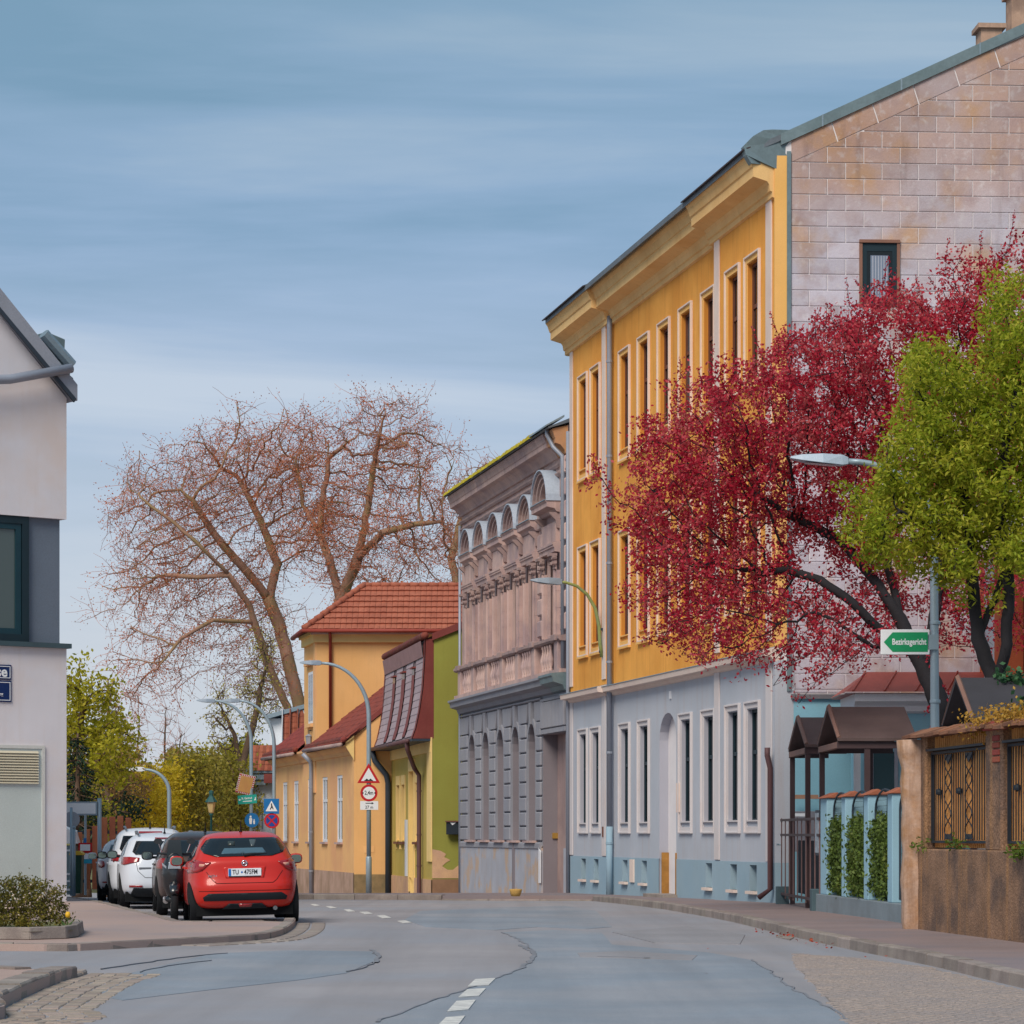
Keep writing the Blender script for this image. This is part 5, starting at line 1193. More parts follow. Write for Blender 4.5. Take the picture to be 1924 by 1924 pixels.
# pillar fence
fd = (FC - FB).normalized(); frz = math.atan2(-fd.y, -fd.x)       # local x runs away from the camera along the fence
fen = thing('pillar_fence', 'pale blue pillar fence with tile caps and hedge behind wire mesh', 'fence', (FB.x, FB.y, 0), math.atan2(fd.y, fd.x))
FL = (FC - FB).length
MB().box(-.3, FL + .3, -.04, .42, -.1, .40).build('plinth', mPlF, fen, bevel=.01)
spots = [0.0, 2.05, 4.05, 6.0, 7.9]
for k, u in enumerate(spots):
    wd = .62 if k == 0 else .34; hp = 2.02 if k < 4 else 2.42; dp = .30 if k else .34
    p_ = MB().box(u - .02, u + wd, 0, dp, .40, hp).build('pillar', mBlueP, fen, bevel=.012)
    m = MB(); m.prism([(-.07, hp), (dp + .07, hp), (dp / 2, hp + .10)], wd + .12, 'x', u - .08); m.build('pillar_cap', mTerr, p_, bevel=.012)
    if k < 4:
        a, b = u + wd, spots[k + 1] - .02; cx_ = (a + b) / 2; hw = (b - a) / 2
        m = MB(); pts = [(a, .12, .45)] + [(cx_ - hw * math.cos(math.pi * t / 10), .12, 1.78 + .32 * math.sin(math.pi * t / 10)) for t in range(11)] + [(b, .12, .45)]
        m.tube(pts, .018, 6); fr_ = m.build('mesh_frame', mPipeDk, fen)
        m = MB(); x = a + .06
        while x < b:
            t = math.acos(max(-1, min(1, (cx_ - x) / hw))); m.tube([(x, .12, .45), (x, .12, 1.78 + .32 * math.sin(t))], .003, 3, False); x += .09
        z = .5
        while z < 2.05: m.tube([(a, .12, z), (b, .12, z)], .003, 3, False); z += .09
        m.build('wire_mesh', M('wire_grey_green', (44, 58, 64), .6), fr_, kind='stuff')
        # wires curling between the pillars, hedge behind
        if k < 3:
            hb = MB()
            for _ in range(2600): leaf_quads(hb, (random.uniform(a - .05, b + .02), random.uniform(.04, .34), random.uniform(.5, 1.62) + random.gauss(0, .04)), 4, .05, .075)
            hb.build('hedge', leafmat('hedge_leaves_%d' % k, [(52, 74, 34), (78, 96, 44), (96, 116, 52), (120, 126, 60)], .2), fen, kind='stuff')
m = MB(); m.box(-.3, FL + .2, .62, .66, .3, 1.95); m.build('screen', M('screen_slate', (58, 76, 86), .8, .08, 2), fen)
m = MB(); m.box(.1, .28, -.045, -.02, 1.2, 1.65); 
# the notice case fixed to the first pillar
nc = thing('notice_case', 'narrow dark notice case on the first pale blue fence pillar beside gate', 'notice case', (FB.x - .02, FB.y + .12, 1.05), math.atan2(fd.y, fd.x))
MB().box(-.5, -.06, .02, .12, 0, .78).build('case', mPipeDk, nc, bevel=.01); MB().box(-.46, -.1, .012, .02, .05, .73).build('paper', M('notice_paper', (150, 160, 170), .7, .3, 9), nc)
# gate
gd_ = (FB - FA); gl = gd_.length; gate = thing('garden_gate', 'dark brown vertical bar metal gate beside the yellow house', 'gate', (FA.x, FA.y, 0), math.atan2(gd_.y, gd_.x))
zb0 = .18
for z in (zb0 + .08, 1.38, 1.66): MB().box(.1, gl - .1, -.02, .02, z, z + .045).build('rail', mPost, gate)
n = 10; mBar = M('gate_bar_brown', (124, 96, 94), .5, .08, 3, .05, 30)
for k in range(n):
    x = .14 + k * (gl - .3) / (n - 1); r_ = .045 if k in (0, 3, 6, 9) else .02
    MB().box(x, x + r_, -.01, .01, zb0 + .02, 1.66 if k % 4 else 1.72).build('bar', mBar, gate)
MB().box(gl - .55, gl - .25, -.12, .18, .05, .48).build('gate_block', M('block_teal_grey', (76, 96, 104), .9), gate, bevel=.01)
MB().box(.0, .22, -.10, .14, .05, .42).build('gate_block', M('block_teal_grey', (76, 96, 104), .9), gate, bevel=.01)
MB().tube([(.3, -.03, 1.22), (.3, -.1, 1.22), (.5, -.1, 1.22)], .018, 6).build('gate_handle', mZinc, gate)
MB().box(.3, gl - .4, .30, .315, .3, 1.3).build('gate_shade_sheet', M('gate_shade_dark', (34, 36, 44), .8), gate)  # added dark sheet standing in for the shade seen through the open bars
# canopies: small gabled roofs on posts
def canopy(label, X0, X1, Yn, Yf, ze, za, posts, zg, mat=mCanopy, group='brown gabled canopies'):
    t = thing('canopy', label, 'canopy', (X0, Yn, 0), 0, group); w = X1 - X0; d = Yf - Yn
    m = MB(); m.add([(0, -.08, ze), (w, -.08, ze), (w, d / 2, za), (0, d / 2, za), (0, -.08, ze - .05), (w, -.08, ze - .05), (w, d / 2, za - .06), (0, d / 2, za - .06)], [(0,1,2,3),(4,7,6,5),(0,4,5,1),(1,5,6,2),(3,7,4,0),(2,6,7,3)]); m.build('roof_panel', mat, t)
    m = MB(); m.add([(0, d + .08, ze), (w, d + .08, ze), (w, d / 2, za), (0, d / 2, za), (0, d + .08, ze - .05), (w, d + .08, ze - .05), (w, d / 2, za - .06), (0, d / 2, za - .06)], [(3,2,1,0),(4,5,6,7),(0,1,5,4),(1,2,6,5),(3,0,4,7),(2,3,7,6)]); m.build('roof_panel', mat, t)
    m = MB(); m.box(0.003, w - .003, -.02, .06, ze - .17, ze - .055); m.build('beam', mPost, t); m = MB(); m.box(.003, w - .003, d - .06, d + .02, ze - .17, ze - .055); m.build('beam', mPost, t)
    m = MB(); m.box(.0, .09, .06, d - .06, ze - .16, ze - .06); m.build('tie_beam', M('tie_brown', (132, 98, 86), .7, .1, 4), t)
    m = MB(); m.tube([(.03, -.06, ze), (.03, d / 2, za + .01), (.03, d + .06, ze)], .04, 4); m.build('verge_trim', M('tie_brown', (132, 98, 86), .7), t)
    m = MB(); m.add([(w * .5, .05, ze - .06), (w * .5, d - .05, ze - .06), (w * .5, d / 2, za - .1)], [(0, 1, 2)]); m.build('gable_board', mPost, t)
    for (px_, py_) in posts: MB().box(px_ - .045, px_ + .045, py_ - .045, py_ + .045, zg, ze - .17).build('post', mPost, t)
    return t
canopy('smaller brown gabled canopy on posts over the garden gate', PX(1482, 55.2), PX(1482, 55.2) + .75, 52.2, 55.2, 3.02, 3.56, [(.06, .04), (.06, 2.9)], .1)
canopy('longer brown gabled canopy on posts behind the pale blue pillars', PX(1537, 51.2), PX(1722, 48.2), 48.2, 51.2, 3.0, 3.58, [(.50, .04), (.06, 2.9), (.9, 2.9), (1.25, .1)], .1)
# pale blue annex with a red metal roof
anx = thing('annex', 'pale blue annex with white cornice and red metal roof behind the canopies', 'building', (6.35, 54.4, 0), 0)
MB().box(0.2, 4.0, 0, 2.2, -.1, 3.72).build('wall', M('plaster_pale_blue', (1, 1, 1)), anx)
m = MB(); m.profx([(0, 3.66), (-.08, 3.70), (-.10, 3.80), (-.22, 3.88), (-.24, 4.02), (0, 4.04), (2.2, 4.04), (2.2, 3.66)], .0, 4.0); m.build('cornice', mWhiteH, anx)
m = MB(); zE_, zT_ = 4.05, 4.48; m.add([(-.18, -.3, zE_), (4.2, -.3, zE_), (4.2, .9, zT_), (.35, .9, zT_), (-.18, 2.3, zE_)], [(0, 1, 2, 3), (0, 3, 4)]); m.add([(-.18, -.3, zE_ - .03), (4.2, -.3, zE_ - .03), (4.2, 2.3, zE_ - .03), (-.18, 2.3, zE_ - .03)], [(0, 1, 2, 3)]); rfx = m.build('roof', M('red_painted_sheet', (172, 78, 64), .5, .1, 2, .05, 20, c2=(150, 68, 58)), anx)
for k in range(7):
    a = -.05 + k * .58; m = MB(); m.tube([(a, -.3, zE_ + .015), (a + .38, .9, zT_ + .015)], .018, 5); m.build('standing_seam', M('red_painted_sheet', (1, 1, 1)), rfx)
MB().box(.0, .12, -.06, .02, .3, 3.0).build('door_frame', mWhiteH, anx)
m = MB(); m.box(.35, .75, -.03, .02, .2, 2.95); m.build('glazed_panel', glassmat('annex_glass', (30, 66, 76), .2, .4), anx); MB().box(.30, .36, -.05, .02, .2, 3.0).build('frame_post', mGrayPipe, anx); MB().box(.75, .82, -.05, .02, .2, 3.0).build('frame_post', mGrayPipe, anx)
# grey letter-box panel behind the gate
lp = thing('mail_cabinet', 'grey letter box panel on the pale blue wall behind the gate', 'letter box', (PX(1487, 56.8), 56.6, PZ(1600, 56.8)), 0)
MB().box(0, .48, 0, .12, 0, .78).build('panel', M('panel_grey', (128, 128, 138), .6, .05, 2), lp, bevel=.008); MB().box(.03, .3, -.006, 0, .68, .74).build('slot', mWhiteFr, lp); MB().box(-.02, .5, -.03, .1, 1.02, 1.10).build('shelf', M('shelf_tan', (170, 128, 104), .8), lp)
pipe(yel, [(LY + .02, -.16, 3.1), (LY + .02, -.16, 2.95), (LY + .02, -.10, 2.7), (LY + .02, -.10, .35), (LY - .15, -.28, .18)], .055, mPipeBr, 'downpipe', ())
# brown wall with lattice panels
WA, WB = Vector((5.50, 39.9)), Vector((6.42, 31.4)); wd_ = (WB - WA).normalized(); WL = (WB - WA).length
bw = thing('garden_wall', 'brown rough rendered garden wall with lattice iron panels and mossy coping', 'wall', (WA.x, WA.y, 0), math.atan2(wd_.y, wd_.x))
mBrW = M('render_brown_rough', (146, 112, 88), .95, .28, 2.2, .9, 22, c2=(96, 80, 74), mix2=.8, s2scale=1.6, streak=.7, streakc=(178, 130, 84), fine=.3)
mPale = M('render_pale_flaking', (190, 158, 138), .9, .14, 2.6, .6, 12, c2=(168, 122, 80), mix2=.8, s2scale=2.4, streak=.85, streakc=(128, 92, 64))
m = MB(); n = 18
MB().box(0, WL, 0, .34, -.2, 1.22).build('base_wall', mBrW, bw, bevel=.02)
zt = 2.78
# rounded end pillar, lumpy
m = MB(); rows = 14
for j in range(rows + 1):
    t = j / rows; z = .04 + t * 2.66; wob = .018 * math.sin(j * 1.9) + .01 * math.sin(j * .7); fl = .05 if t > .86 else 0; bs = .03 * max(0, .15 - t) / .15
    for k in range(10):
        an = 2 * math.pi * k / 10; rx = .17 + wob + fl - bs; ry = .24 + wob * .6 + fl - bs
        cx_, cy_ = abs(math.cos(an)) ** .55 * math.copysign(1, math.cos(an)), abs(math.sin(an)) ** .55 * math.copysign(1, math.sin(an))
        m.v.append((-.02 + rx * cx_, .06 + ry * cy_, z))
for j in range(rows):
    for k in range(10): m.f.append((j * 10 + k, j * 10 + (k + 1) % 10, (j + 1) * 10 + (k + 1) % 10, (j + 1) * 10 + k))
m.f.append(tuple(rows * 10 + k for k in range(10))); m.build('end_pillar', mPale, bw, True)
posts_ = [(.15, .42), (3.42, 4.15), (7.2, 7.9)]
for (a, b) in posts_:
    m = MB(); m.bbox(a, b, .03, .31, 1.2, zt - .02, .03); m.build('pier', mBrW, bw)
for k in range(4):   # bare bricks at the second pier's head
    MB().bbox(3.80, 4.10, .012, .2, 2.30 + k * .088, 2.37 + k * .088, .008).build('brick', M('brick_red', (150, 76, 60), .9, .15, 6, .3, 30, rnd=.15), bw)
MB().bbox(3.55, 4.30, -.05, .38, 2.70, 2.80, .012).build('pier_cap', M('brick_red', (1, 1, 1)), bw)
mIron = M('iron_black_blue', (34, 42, 52), .55, .1, 4, .08, 30); mReed = M('reed_mat', (222, 158, 88), .8, .2, 3, .2, 20, c2=(196, 130, 70), mix2=.6, streak=.4)
for (a, b) in ((.45, 3.40), (4.18, 7.18)):
    fr_ = MB(); frame(fr_, a, b, 1.30, 2.52, .035, .10, .14); pn = fr_.build('lattice_panel', mIron, bw)
    x = a + .09; k = 0; n = int((b - a - .14) / .115)
    for k in range(n + 1):
        x = a + .09 + k * (b - a - .18) / n
        if k % 9 in (6, 7): continue
        MB().box(x - .007, x + .007, .112, .124, 1.34, 2.48).build('bar', mIron, pn)
    for c0 in range(0, n, 9):
        xc = a + .09 + (c0 + 6.5) * (b - a - .18) / n
        if xc > b - .2: continue
        for s_ in (-1, 1):
            pts = []
            for j in range(25):
                t = j / 24; pts.append((xc + s_ * .17 * math.sin(t * math.pi * 5.0) * (1 if j % 1 == 0 else 1), .116 + .006 * s_, 1.36 + t * 1.1))
            MB().tube(pts, .008, 5).build('scroll', mIron, pn)
        MB().prism([(xc - .2, 2.47), (xc + .2, 2.47), (xc, 2.34)], .012, 'y', .112).build('spandrel', mIron, pn); MB().prism([(xc - .2, 1.35), (xc + .2, 1.35), (xc + .12, 1.42), (xc - .12, 1.42)], .012, 'y', .112).build('spandrel', mIron, pn)
        MB().lathe([(.0, -.05), (.04, -.03), (.045, 0), (.04, .03), (0, .05)], (xc - .45, .11, 1.98), 8).build('rosette', mIron, pn)
    # reed matting behind, made of stalks
    n = int((b - a) / .05)
    for k in range(n):
        x = a + .02 + k * .05; m = MB(); m.box(x, x + .036, .15 + .006 * (k % 2), .175, 1.24, 2.74 - random.uniform(0, .05)); m.build('reed_stalk', mReed, pn)
    MB().box(a, b, .23, .24, 1.25, 2.6).build('reed_shade_sheet', M('reed_shadow', (90, 60, 36), .9), pn)  # dark sheet with the shadow between the stalks put into its colour
    MB().box(a + .03, b - .03, .02, .28, 2.53, 2.56).build('lintel_strip', mIron, pn)
# coping of old tiles
x = -.3; k = 0
while x < WL:
    m = MB(); z = 2.76 + random.uniform(-.015, .015); ti = random.uniform(-.04, .04); wdt = random.uniform(.34, .5); m.add([(x, -.12, z - .01), (x + wdt, -.12, z - .01 + ti * .3), (x + wdt, .17, z + .09), (x, .17, z + .09), (x, -.12, z - .05), (x + wdt, -.12, z - .05 + ti * .3), (x + wdt, .46, z - .02), (x, .46, z - .02)], [(0, 1, 2, 3), (3, 2, 6, 7), (0, 4, 5, 1), (4, 7, 6, 5), (0, 3, 7, 4), (1, 5, 6, 2)]); m.build('coping_tile', mCop if k % 3 else M('coping_dark', (120, 80, 60), .9, .2, 5), bw); x += wdt * .93; k += 1
# plants on the wall: dry yellow creeper, ivy, ferns
cr = MB()
for _ in range(2600):
    u = random.betavariate(1.6, 1.3) * 5.6 + 2.5; leaf_quads(cr, (u, random.gauss(.1, .14), 2.86 + random.gauss(0, .06) - (max(0, random.gauss(0, .14)) if 2.9 < u < 3.7 else 0)), 1, .03, .055)
co_ = cr.build('creeper', leafmat('creeper_dry_leaves', [(120, 84, 34), (168, 124, 48), (190, 148, 62), (120, 116, 50)], .3), None); co_.parent = None
co_.location = (WA.x, WA.y, 0); co_.rotation_euler = (0, 0, math.atan2(wd_.y, wd_.x)); tag(co_, 'dry yellow creeper growing over the coping of the brown wall', 'creeper')
iv = MB()
for _ in range(1500):
    u = random.uniform(4.3, 8.4); leaf_quads(iv, (u, random.gauss(.35, .12), 2.98 + random.gauss(0, .10) + .03 * (u - 4.3)), 1, .03, .085, .2, .8)
iv_ = iv.build('ivy', leafmat('ivy_leaves', [(34, 62, 46), (50, 84, 58), (74, 112, 74), (96, 128, 84)], .25), None); iv_.location = co_.location; iv_.rotation_euler = co_.rotation_euler; tag(iv_, 'green ivy trailing behind the brown wall below the dark canopy', 'ivy')
fe = MB()
for u0, z0 in ((5.1, 1.24), (5.6, 1.24), (6.2, 1.24), (2.2, 1.24), (.35, 1.2)):
    for _ in range(50 if u0 > 4 else 22): leaf_quads(fe, (u0 + random.gauss(0, .16), -.02 + random.gauss(0, .04), z0 + abs(random.gauss(0, .08)) - (.1 if u0 > 5 else 0)), 3, .03, .07, .3, .4)
fo = fe.build('wall_ferns', leafmat('fern_leaves', [(60, 84, 32), (92, 114, 42), (128, 136, 52)], .3), None, kind='stuff'); fo.location = co_.location; fo.rotation_euler = co_.rotation_euler; fo['label'] = 'small green ferns and moss growing on the ledge of the brown wall'
# dark canopy behind the wall
canopy('dark grey gabled canopy overgrown with ivy behind the brown wall', PX(1771, 43.6), PX(1771, 43.6) + 3.2, 41.0, 43.6, 3.05, 3.68, [(.06, .04), (.06, 2.5), (3.1, .1)], .1, M('canopy_dark', (62, 60, 66), .75, .1, 2, .1, 30))
cvi = MB()
for _ in range(700):
    t = random.random(); leaf_quads(cvi, (7.0 + t * 1.6, 42.2 + random.gauss(0, .1) - t * .3, 3.70 - t * .25 + random.gauss(0, .05)), 1, .05, .09, .2, .8)
o_ = cvi.build('ivy', MATS['ivy_leaves'], None); tag(o_, 'ivy hanging over the ridge of the dark grey canopy', 'ivy')
# orange-red house behind the trees at the right edge
hr = thing('brick_house', 'orange rendered house with pale window surrounds behind the green tree', 'house', (8.6, 53.0, 0), 0)
MB().box(.35, 6, 0, 3, 0, 6.6).build('wall', M('plaster_brick_orange', (204, 100, 58), .9, .12, 1, .12, 30), hr); MB().box(-.2, 6, -.25, 3, 4.0, 4.22).build('cornice', mCream, hr)
for a in (.0, 1.0, 2.4):
    w = MB().box(a, a + .12, -.08, .3, 4.22, 6.6).build('pilaster', mWhiteH, hr)
m = MB(); m.box(.66, .98, -.03, .02, 4.3, 6.3); w = m.build('window', mGlassD, hr); m = MB(); frame(m, 1.15, 2.3, 4.5, 6.2, .1, -.04, .02); w = m.build('window', mWhiteH, hr); MB().box(1.25, 2.2, -.02, .01, 4.6, 6.1).build('pane', mGlass, w)
m = MB(); m.add([(-.3, -.4, 3.98), (6.3, -.4, 3.98), (6.3, -1.6, 3.5), (-.3, -1.6, 3.5)], [(0, 1, 2, 3)]); m.add([(-.3, -.4, 3.92), (6.3, -.4, 3.92), (6.3, -1.6, 3.44), (-.3, -1.6, 3.44)], [(0, 1, 2, 3)]); m.build('lean_to_roof', mOrT, hr); MB().box(-.2, 6.2, -1.3, -.1, .1, 3.4).build('lean_to', mCream, hr)
# ================================================================== lamps, signs, street furniture
mGalv = M('galvanised_steel', (150, 168, 180), .45, .06, 3, .05, 40, metal=.3)
mHead = M('lamp_head_grey', (140, 154, 170), .5, .05, 3, .03, 30)
mSignW = M('sign_white', (226, 228, 232), .45, .03, 5, .0, 30); mSignR = M('sign_red', (190, 18, 30), .45, .05, 5, .0, 30); mSignB = M('sign_blue', (20, 110, 176), .4, .05, 5, .0, 30); mSignK = M('sign_black', (20, 24, 30), .5)
mSignG = M('sign_green', (8, 146, 92), .4, .04, 5, .0, 30); mSignT = M('sign_teal_green', (26, 158, 146), .4, .05, 5, .0, 30); mSignDB = M('sign_dark_blue', (30, 70, 150), .4)
def lamp_head(par, p, d, ln, mat, w=.14, drop=.02):
    """flat luminaire from p along d"""
    d = Vector(d).normalized(); s = d.cross(Vector((0, 0, 1))).normalized(); m = MB(); sec = [(0, .06, .10), (.10, .55 * w, .15), (.45, w, .14), (.8, w * .8, .09), (1.0, w * .4, .03)]
    vs = []
    for t, hw, hh in sec:
        c = Vector(p) + d * (ln * t) + Vector((0, 0, .02 * t)); vs += [c - s * hw - Vector((0, 0, hh * .5)), c + s * hw - Vector((0, 0, hh * .5)), c + s * hw * .7 + Vector((0, 0, hh * .6)), c - s * hw * .7 + Vector((0, 0, hh * .6))]
    fs = [(0, 1, 2, 3), (16, 19, 18, 17)]
    for i in range(4):
        for k in range(4): fs.append((i * 4 + k, i * 4 + (k + 1) % 4, i * 4 + 4 + (k + 1) % 4, i * 4 + 4 + k))
    m.add(vs, fs); h = m.build('lamp_head', mat, par, bevel=.008)
    m = MB(); c = Vector(p) + d * ln * .5; m.add([c - s * w * .7 - d * ln * .25 + Vector((0, 0, -.078)), c + s * w * .7 - d * ln * .25 + Vector((0, 0, -.078)), c + s * w * .6 + d * ln * .25 + Vector((0, 0, -.058)), c - s * w * .6 + d * ln * .25 + Vector((0, 0, -.058))], [(0, 1, 2, 3)]); m.build('lamp_glass', M('lamp_lens', (206, 214, 222), .2), h)
def street_lamp(label, px, Y, zb, z_str, arc_w, z_head, head_px_len, adir=(-1, 0, 0), r0=.075, r1=.045, group='curved grey street lamps', headmat=None):
    t = thing('street_lamp', label, 'street lamp', (PX(px, Y), Y, zb), 0, group); d = Vector(adir).normalized(); h1 = z_str - zb; h2 = z_head - zb
    m = MB(); m.tube([(0, 0, 0), (0, 0, 1.2), (0, 0, 1.25)], [r0 * 1.3, r0 * 1.3, r0], 12); m.build('pole_foot', mGalv, t, True)
    pts = [Vector((0, 0, 1.25)), Vector((0, 0, h1 * .6)), Vector((0, 0, h1))]
    for k in range(1, 13):
        a = math.pi / 2 * k / 12; pts.append(Vector((0, 0, h1)) + d * arc_w * (1 - math.cos(a)) + Vector((0, 0, (h2 - h1) * math.sin(a))))
    rs = [r0] * 3 + [r0 + (r1 - r0) * k / 12 for k in range(1, 13)]
    m = MB(); m.tube(pts, rs, 10); m.build('pole', mGalv, t, True)
    lamp_head(t, pts[-1], d, head_px_len, headmat or mHead)
    return t
Y1 = 97.0
street_lamp('curved grey street lamp carrying the uneven road and width limit signs', 693, Y1, g(Y1) + .12, PZ(1345, Y1), PX(693, Y1) - PX(604, Y1), PZ(1246, Y1), .72)
Y2 = 119.0
street_lamp('curved grey street lamp carrying the pedestrian crossing and no stopping signs', 515, Y2, g(Y2) + .1, PZ(1400, Y2), PX(515, Y2) - PX(450, Y2), PZ(1317, Y2), .75)
Y3 = 126.0
street_lamp('curved grey street lamp carrying the traffic mirror and round blue sign', 472, Y3, g(Y3) + .1, PZ(1395, Y3), PX(472, Y3) - PX(404, Y3), PZ(1317, Y3), .8)
Y4 = 103.0
street_lamp('lower street lamp with white head in front of yellow green bushes', 318, Y4, g(Y4), PZ(1490, Y4), PX(318, Y4) - PX(272, Y4), PZ(1446, Y4), .72, headmat=mSignW)
# wall-mounted lamp on the yellow house
wl_ = thing('wall_lamp', 'curved bracket street lamp fixed to the yellow house', 'street lamp', (YA[0] + UX * 3.85, YA[1] + UY * 3.85, 0), rzY)
pts = [(0, -.05, 5.75), (0, -.10, 6.1), (0, -.12, 6.5), (0, -.22, 6.95), (0, -.42, 7.28), (0, -.68, 7.48), (0, -.95, 7.56), (0, -1.08, 7.57)]
MB().tube(pts, [.045, .045, .045, .042, .04, .038, .036, .036], 9).build('bracket_arm', M('lamp_arm_mossy', (142, 150, 84), .6, .15, 4, .1, 30, c2=(120, 140, 110)), wl_, True)
for z in (5.85, 6.4): MB().box(-.03, .03, -.12, 0, z, z + .06).build('wall_bracket', mPipeDk, wl_)
lamp_head(wl_, Vector((0, -1.05, 7.57)), (0, -1, .02), .78, mHead)
# lamp post behind the brown wall
Y5 = 46.5
rl = thing('street_lamp', 'tall curved grey street lamp rising out of the red and green trees', 'street lamp', (PX(1757, Y5), Y5, g(Y5)), 0, 'curved grey street lamps')
h0 = PZ(1000, Y5); pts = [Vector((0, 0, 0)), Vector((0, 0, 2.5)), Vector((-.02, 0, h0))]; ex_ = PX(1757, Y5) - PX(1596, Y5); zh = PZ(866, Y5)
for k in range(1, 13):
    a = math.pi / 2 * k / 12; pts.append(Vector((-.02 - ex_ * (1 - math.cos(a)), -.0, h0 + (zh - h0) * math.sin(a))))
pts[-1].z = zh
MB().tube(pts, [.075, .072, .065] + [.065 - .02 * k / 12 for k in range(12)], 12).build('pole', mGalv, rl, True)
lamp_head(rl, pts[-1], (-1, 0, .04), .92, M('lamp_head_pale', (172, 188, 204), .4, .04), .2)
for z in (2.6, 3.5, 4.75): MB().lathe([(.078, 0), (.086, .01), (.086, .05), (.078, .06)], (0, 0, z), 12).build('pole_joint', mGalv, rl)
# direction sign on that pole
sgn = thing('direction_sign', 'green arrow direction sign reading Bezirksgericht on the right lamp post', 'road sign', (PX(1757, Y5) - .10, Y5 - .10, PZ(1207, Y5)), R(-2))
sw, shh = .775, .40
m = MB(); m.prism([(-sw, -shh / 2), (0, -shh / 2), (0, shh / 2), (-sw, shh / 2)], .03, 'y', 0); m.build('panel', mSignW, sgn, bevel=.012)
m = MB(); m.prism([(-sw + .05, 0), (-sw + .19, -shh / 2 + .045), (-.03, -shh / 2 + .045), (-.03, shh / 2 - .045), (-sw + .19, shh / 2 - .045)], .004, 'y', -.005); m.build('arrow_field', mSignG, sgn)
text_obj('Bezirksgericht', .135, mSignW, sgn, (-.325, -.007, 0), (R(90), 0, 0), sx=.70, bold=.0035)
MB().box(-.03, .14, .0, .1, -.12, .12).build('clamp', mGalv, sgn)
# signs on the first lamp
def sign_root(label, px, py, Y, off=-.10): return thing('road_sign', label, 'road sign', (PX(px, Y), Y + off, PZ(py, Y)), 0, 'signs on the lamp posts')
def disc(r, n=28, cx=0, cz=0): return [(cx + r * math.cos(2 * math.pi * k / n), cz + r * math.sin(2 * math.pi * k / n)) for k in range(n)]
def rtri(s, r=.03):
    return [(-s / 2, -s * .29), (s / 2, -s * .29), (0, s * .577)]
s1 = sign_root('red and white triangular uneven road warning sign, topmost on its pole', 693, 1459, Y1)
MB().prism(rtri(.76), .012, 'y', 0).build('red_border', mSignR, s1, bevel=.01); MB().prism([(x * .66, z * .66 - .005) for x, z in rtri(.76)], .004, 'y', -.005).build('white_field', mSignW, s1)
bump_ = [(-.15, -.115), (-.10, -.085), (-.075, -.055), (-.05, -.055), (-.02, -.085), (.0, -.095), (.02, -.085), (.05, -.055), (.075, -.055), (.10, -.085), (.15, -.115)]
MB().prism([(x * 1.0, z - .02) for x, z in bump_] + [(.15, -.145), (-.15, -.145)], .003, 'y', -.009).build('bump_symbol', mSignK, s1)
s2 = sign_root('round red ringed width limit sign reading 2,4m below the triangle', 693.5, 1490, Y1)
MB().prism(disc(.285), .012, 'y', 0).build('red_border', mSignR, s2); MB().prism(disc(.205), .004, 'y', -.005).build('white_field', mSignW, s2); text_obj('2,4m', .19, mSignK, s2, (0, -.008, 0), (R(90), 0, 0), sx=.78, bold=.002)
for sg in (-1, 1): MB().prism([(sg * .215, .045), (sg * .215, -.045), (sg * .165, 0)], .003, 'y', -.009).build('width_arrow', mSignK, s2)
s3 = sign_root('small white plate with an arrow and 27 m below the round sign', 694, 1513.5, Y1)
MB().prism([(-.30, -.145), (.30, -.145), (.30, .145), (-.30, .145)], .012, 'y', 0).build('plate', mSignW, s3, bevel=.01); text_obj('27 m', .14, mSignK, s3, (0, -.003, -.06), (R(90), 0, 0), sx=.95, bold=.001)
m = MB(); m.prism([(-.12, .063), (.09, .063), (.09, .087), (-.12, .087)], .003, 'y', -.004); m.prism([(.08, .035), (.15, .075), (.08, .115)], .003, 'y', -.0045); m.build('arrow', mSignK, s3)
# pedestrian crossing and no stopping
s4 = sign_root('square blue pedestrian crossing sign on the far lamp post', 510.5, 1515, Y2)
q = .31; MB().prism([(-q, -q), (q, -q), (q, q), (-q, q)], .012, 'y', 0).build('plate', mSignB, s4, bevel=.02); MB().prism([(-.24, -.2), (.24, -.2), (0, .23)], .004, 'y', -.005).build('white_triangle', mSignW, s4)
m = MB(); m.prism(disc(.03, 10, 0, .09), .003, 'y', -.009); m.build('figure', mSignK, s4)
MB().prism([(-.02, .06), (.03, .05), (.05, -.02), (.09, -.12), (.06, -.13), (.015, -.05), (-.04, -.14), (-.075, -.13), (-.015, -.01)], .003, 'y', -.009).build('figure', mSignK, s4)
s5 = sign_root('round blue and red no stopping sign below the pedestrian crossing sign', 511, 1542, Y2)
MB().prism(disc(.31), .012, 'y', 0).build('red_border', mSignR, s5); MB().prism(disc(.235), .004, 'y', -.005).build('blue_field', mSignDB, s5)
for a in (45, -45):
    c_, s_ = math.cos(R(a)), math.sin(R(a)); MB().prism([(c_ * -.25 - s_ * -.03, s_ * -.25 + c_ * -.03), (c_ * .25 - s_ * -.03, s_ * .25 + c_ * -.03), (c_ * .25 - s_ * .03, s_ * .25 + c_ * .03), (c_ * -.25 - s_ * .03, s_ * -.25 + c_ * .03)], .003, 'y', -.009 - (.002 if a > 0 else 0)).build('red_bar', mSignR, s5)
s6 = sign_root('round blue footpath sign with adult and child beyond the red car', 473.5, 1541, Y3)
MB().prism(disc(.31), .012, 'y', 0).build('blue_disc', mSignB, s6)
